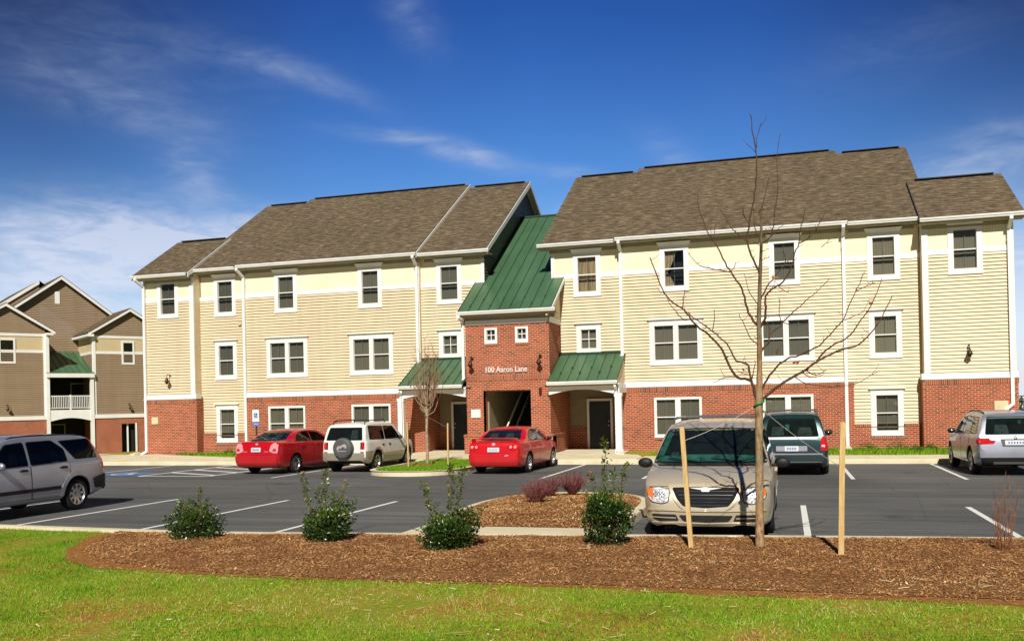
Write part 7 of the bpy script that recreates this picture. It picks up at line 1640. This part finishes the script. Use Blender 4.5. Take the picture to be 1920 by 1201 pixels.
def s_isl(rng):
    x, y = rng.uniform(-5.95, -2.75), rng.uniform(13.95, 19.7); cx, cy = -4.35, 16.6
    q = ((abs(x - cx) / 1.58) ** 4 + (abs(y - cy) / 3.05) ** 4)
    if q > 1 or x < -5.40 - .14 * (y - 14): return None
    return x, y, lot(y) + .125 + .10 * (1 - q ** .75) + .008
chips('island_mulch_chips', 30000, s_isl, 6, (.012, .04), 'mulch_chip', (.003, .007), (.48, .2), .3, .010)
def s_straw(rng):
    y = 6.0 + 4.2 * rng.random(); x = rng.uniform(-.62 * y - 2.5, .33 * y + .6)
    if y > bed_low(x) + .2 and y < 20: return None
    if patchy(x + 3, y) < -.25 * rng.random(): return None
    return x, y, zfront(x, y) + .012
chips('straw', 2600, s_straw, 8, (.02, .09), 'mulch_chip', (.0012, .0024), (.86, .14), .12, .03)
def s_bstraw(rng):
    p = s_bed(rng); return None if p is None else p
chips('straw_on_mulch', 300, s_bstraw, 9, (.06, .16), 'mulch_chip', (.0018, .0036), (1.0, .05), .1, .02)
def s_back(rng):
    x = rng.uniform(-30, 9); y = rng.uniform(33.7, 37.1) if rng.random() < .5 else rng.uniform(36.3, 37.15)
    if -16 < x < -4.9 or (x < -21 and y < 34.0 - (x + 21) * .42 + .1): return None
    if x < -29 and y > 36.5: pass
    if y > (YA if (x < -26.4 or x > 4.92) else YC) - .12: return None
    return x, y, -.03, .08 * noise.noise((x, y, 0))
blades('back_grass', M['grass_blade'], 42000, s_back, (.05, .15), .013, 13, (.30, .2), .5)
def s_fi(rng):
    x, y = rng.uniform(-12.75, -10.1), rng.uniform(26.3, 31.5); q = (abs(x + 11.43) / 1.30) ** 4 + (max(0, 28.9 - y) / 2.55) ** 4
    if q > 1 or ((x + 12.0) ** 2 + (y - 28.9) ** 2 < .8): return None
    return x, y, lot(y) + .14 + .03 * (1 - q), 0
blades('island_grass', M['grass_blade'], 16000, s_fi, (.03, .08), .010, 14, (.36, .18), .5)
rng = random.Random(77)
spots = [(-24.6, 36.9, .35, 'weed clump against the low brick wall near the left corner'), (-23.0, 36.75, .30, 'weed clump against the brick wall behind the parking sign'), (-.6, 36.8, .42, 'weed clump by the brick wall left of the lone white downspout'), (2.9, 36.95, .38, 'weed clump right of the downspout splash block'), (3.95, 36.95, .45, 'tallest weed clump, under the lone ground-floor window at the right'), (5.0, 36.6, .30, 'weed clump at the inner corner of the right end bay'), (4.5, 36.2, .25, 'low weed clump in the grass strip by the right end bay')]
for x, y, h, lab in spots:
    F = MB()
    for i in range(190):
        a = rng.uniform(0, 6.28); r = rng.random() ** .6 * h * .95; F.ti = min(1, max(0, rng.gauss(.45, .25))); p = Vector((r * math.cos(a), min(.1, r * math.sin(a)), rng.uniform(0, h) * (1 - r / (h * 1.1)))); leaf(F, p, Vector((rng.gauss(0, .6), rng.gauss(0, .6), 1)), rng.uniform(.05, .12), rng, .3)
    tag(F.build('weed_clump', M['weed_leaf'], loc=(x, y, -.02)), lab, 'weed', 'weeds along the foot of the building')

# far right: a tree beyond the rise and two overhead cables
rng = random.Random(91); FT = empty('distant_tree', (16.4, 74, -3.0), 0, 'distant dark tree just past the right corner of the building', 'tree')
m = MB(); m.tube([(0, 0, 0), (.1, 0, 2), (0, 0, 3.6)], [.25, .18, .06], 8)
for i in range(14):
    a = rng.uniform(0, 6.28); m.tube([(0, 0, 1.4 + i * .12), (math.cos(a) * .8, math.sin(a) * .8, 2.2 + i * .12), (math.cos(a) * 1.5, math.sin(a) * 1.5, 2.7 + i * .12)], [.07, .045, .02], 5)
m.build('trunk', M['branch_bark'], FT); F = MB()
for i in range(2600):
    u = Vector((rng.gauss(0, 1), rng.gauss(0, 1), rng.gauss(0, 1))).normalized(); r = rng.random() ** .35; lump = 1 + .35 * noise.noise((u.x * 2, u.y * 2, u.z * 2 + 7)); F.ti = rng.random()
    leaf(F, Vector((u.x * 2.1 * r * lump, u.y * 2.1 * r * lump, 3.0 + u.z * 1.5 * r * lump)), Vector((rng.gauss(0, 1), rng.gauss(0, 1), rng.gauss(0, 1))), .22, rng, .6)
F.build('crown', M['far_leaf'], FT)
UP = empty('utility_pole', (24, 72, -3.5), 0, None, None)
tag(UP, 'wooden utility pole beyond the right edge carrying the overhead cables', 'pole'); m = MB(); m.tube([(0, 0, 0), (0, 0, 9)], [.16, .11], 8); m.box(-1.0, 1.0, -.06, .06, 5.6, 5.75); m.build('pole', M['post_dark'], UP)
for z0, lab in ((1.75, 'upper overhead cable crossing the sky at the right edge'), (1.42, 'lower overhead cable crossing the sky at the right edge')):
    m = MB(); m.tube([(10 + 14 * t, 70 + 2 * t, z0 + .35 * t - .5 * 4 * t * (1 - t) * .3) for t in [i / 8 for i in range(9)]], .035, 5); tag(m.build('overhead_cable', M['cable_black']), lab, 'cable', 'overhead cables at the right')
# ------------------------------------------------------------------ sky, sun, camera
SUN_EL, SUN_AZ = 39.0, 10.0       # sun behind the camera, 10 degrees right of the facade normal
w = bpy.data.worlds.new('World'); scene.world = w; w.use_nodes = True; t = w.node_tree; t.nodes.clear()
class WN(NT):
    def __init__(s): s.t = t
W = WN(); out = W.n('ShaderNodeOutputWorld'); bg = W.n('ShaderNodeBackground'); W.l(bg.outputs[0], out.inputs[0]); bg.inputs[1].default_value = 0.065
sky = W.n('ShaderNodeTexSky'); sky.sky_type = 'NISHITA'; sky.sun_disc = False; sky.sun_elevation = R(SUN_EL)
sky.sun_rotation = R(180 - SUN_AZ)      # azimuth of the sun lamp: direction (sin, cos) = (0.17, -0.98)
sky.altitude = 100; sky.air_density = 1.0; sky.dust_density = 0.6; sky.ozone_density = 2.5
tc = W.n('ShaderNodeTexCoord').outputs['Generated']; nm = W.n('ShaderNodeVectorMath', operation='NORMALIZE'); W.l(tc, nm.inputs[0])
sp = W.n('ShaderNodeSeparateXYZ'); W.l(nm.outputs[0], sp.inputs[0]); X, Y, Z = sp.outputs
zc = W.math('MAXIMUM', Z, 0.012); cb = W.n('ShaderNodeCombineXYZ'); W.l(X, cb.inputs[0]); W.l(Y, cb.inputs[1]); W.l(zc, cb.inputs[2]); W.l(cb.outputs[0], sky.inputs[0])
az = W.math('MULTIPLY', W.math('ARCTAN2', X, Y), 57.2958); el = W.math('MULTIPLY', W.math('ARCSINE', Z), 57.2958)
g = W.n('ShaderNodeGamma'); W.l(sky.outputs[0], g.inputs[0]); g.inputs[1].default_value = 1.0
hs = W.n('ShaderNodeHueSaturation'); W.l(g.outputs[0], hs.inputs['Color']); hs.inputs['Saturation'].default_value = SKY_SAT = 1.38; hs.inputs['Hue'].default_value = 0.505
# vignette put into the sky colour: darker high up and towards both sides
dep = W.ramp(W.math('DIVIDE', el, 30.0), [(0.0, (1.0, 1.0, 1.0)), (0.3, (0.95, 1.0, 1.05)), (0.5, (0.66, 0.80, 1.0)), (0.8, (0.28, 0.46, 0.80)), (1.0, (0.2, 0.36, 0.66))])
side = W.ramp(W.math('DIVIDE', W.math('ABSOLUTE', W.math('ADD', az, 15.0)), 40.0), [(0.0, (1, 1, 1)), (0.32, (0.84, 0.86, 0.90)), (0.70, (0.24, 0.27, 0.34)), (1.0, (0.15, 0.17, 0.23))])
sf = W.ramp(W.math('DIVIDE', el, 24.0), [(0.15, (0, 0, 0)), (0.9, (1, 1, 1))])
c = W.mix(1.0, hs.outputs[0], dep, 'MULTIPLY'); c = W.mix(sf, c, W.mix(1.0, c, side, 'MULTIPLY'))
# cirrus: wispy noise gathered in a few streaks
va = W.n('ShaderNodeCombineXYZ'); W.l(az, va.inputs[0]); W.l(el, va.inputs[1])
n1 = W.noise(W.map(va.outputs[0], (0.16, 0.55, 1), (3, 1, 0), (0, 0, R(14))), 1.0, 8, 0.62, 0.9)
n2 = W.noise(W.map(va.outputs[0], (0.5, 1.6, 1), (1, 7, 0), (0, 0, R(22))), 1.0, 6, 0.6, 0.6)
LOBES = [(-39.0, 9.8, 8.0, 1.7, 3, 1.1), (-34.2, 10.2, 3.8, .95, 10, 1.1), (-42.0, 10.8, 4.5, 1.5, 7, .4), (-31.7, 20.1, 3.2, .75, -9, .42), (-27.5, 19.0, 3.0, .62, -17, .42), (-24.1, 16.2, 3.2, .42, -7, .40), (-19.2, 15.2, 3.6, .60, -15, .62),
         (-22.4, 22.8, 2.2, 1.2, -49, .42), (-35.2, 13.4, 2.2, 1.4, -50, .36), (-39.3, 17.0, 6.0, 1.3, -14, .28), (-39.4, 20.0, 8.0, 2.4, -5, .22), (10.0, 12.6, 6.0, 1.6, 14, .42), (-6.4, 14.6, 2.2, 1.0, -35, .22), (-12.5, 13.9, 1.8, .35, -6, .45), (-42.1, 6.0, 7.5, 2.8, 2, .75), (12.3, 6.6, 3.5, 3.5, 20, .6), (7.1, 19.2, 7.0, 2.0, 12, .10), (-29, 6.8, 5.0, 2.0, 5, .35), (-11, 11.5, 3, 1.2, 0, .25)]
tot = None
for a0, e0, ln, wd, an, st in LOBES:
    ca, sa = math.cos(R(an)), math.sin(R(an)); da = W.math('SUBTRACT', az, a0); de = W.math('SUBTRACT', el, e0)
    u = W.math('DIVIDE', W.math('ADD', W.math('MULTIPLY', da, ca), W.math('MULTIPLY', de, sa)), ln); v = W.math('DIVIDE', W.math('SUBTRACT', W.math('MULTIPLY', de, ca), W.math('MULTIPLY', da, sa)), wd)
    q = W.math('MULTIPLY', W.math('EXPONENT', W.math('MULTIPLY', W.math('ADD', W.math('MULTIPLY', u, u), W.math('MULTIPLY', v, v)), -1.0)), st)
    tot = q if tot is None else W.math('ADD', tot, q)
wisp = W.math('MULTIPLY_ADD', W.math('SUBTRACT', n1, 0.5), 2.2, 0.62); wisp2 = W.math('MULTIPLY_ADD', W.math('SUBTRACT', n2, 0.5), 1.8, 0.95)
cl = W.math('MULTIPLY', tot, W.math('MULTIPLY', W.math('MAXIMUM', wisp, 0.0), W.math('MAXIMUM', wisp2, 0.0)))
haze = W.ramp(W.math('DIVIDE', el, 12.0), [(0.0, (0.70, 0.70, 0.70)), (0.5, (0.36, 0.36, 0.36)), (1.0, (0.05, 0.05, 0.05))])
fwd = W.math('MULTIPLY_ADD', Y, 1.4, 0.25); fwd.node.use_clamp = True
haze = W.math('MULTIPLY', haze, fwd)
cl2 = W.math('MINIMUM', W.math('ADD', cl, haze), 0.93)

lum = W.mix(sf, (6.9, 7.4, 8.8), (2.2, 3.0, 4.8))
fin = W.mix(cl2, c, lum); dim = W.mix(fwd, (0.55, 0.55, 0.55), (1.78, 1.78, 1.78)); W.l(W.mix(1.0, fin, dim, 'MULTIPLY'), bg.inputs[0])

sl = bpy.data.lights.new('sun', 'SUN'); sl.energy = 5.0; sl.angle = R(0.53); sl.color = (1.0, 0.955, 0.87)
so = bpy.data.objects.new('sun', sl); COL.objects.link(so)
tv = Vector((-math.sin(R(SUN_AZ)) * math.cos(R(SUN_EL)), math.cos(R(SUN_AZ)) * math.cos(R(SUN_EL)), -math.sin(R(SUN_EL))))
so.rotation_euler = tv.to_track_quat('-Z', 'Y').to_euler(); so.location = (10, -20, 30)

cam = bpy.data.cameras.new('camera'); co = bpy.data.objects.new('camera', cam); COL.objects.link(co); scene.camera = co
cam.sensor_width = 36.0; cam.lens = 1726.1 / 1920 * 36.0; cam.shift_y = 147.8 / 1920; cam.clip_start = 0.1; cam.clip_end = 4000
yaw, pitch, roll = 0.28950, 0.00372, 0.02216
f = Vector((-math.sin(yaw) * math.cos(pitch), math.cos(yaw) * math.cos(pitch), math.sin(pitch))); r = Vector((math.cos(yaw), math.sin(yaw), 0)); u = r.cross(f)
r2 = r * math.cos(roll) - u * math.sin(roll); u2 = r * math.sin(roll) + u * math.cos(roll)
mt = Matrix((r2, u2, -f)).transposed().to_4x4(); mt.translation = Vector((0, 0, 2.05)); co.matrix_world = mt
scene.view_settings.view_transform = 'Standard'; scene.view_settings.look = 'None'; scene.view_settings.exposure = 0; scene.view_settings.gamma = 1
scene.render.engine = 'CYCLES'; scene.cycles.max_bounces = 6; scene.cycles.transparent_max_bounces = 8; scene.cycles.use_denoising = True
scene.cycles.sample_clamp_indirect = 4.0
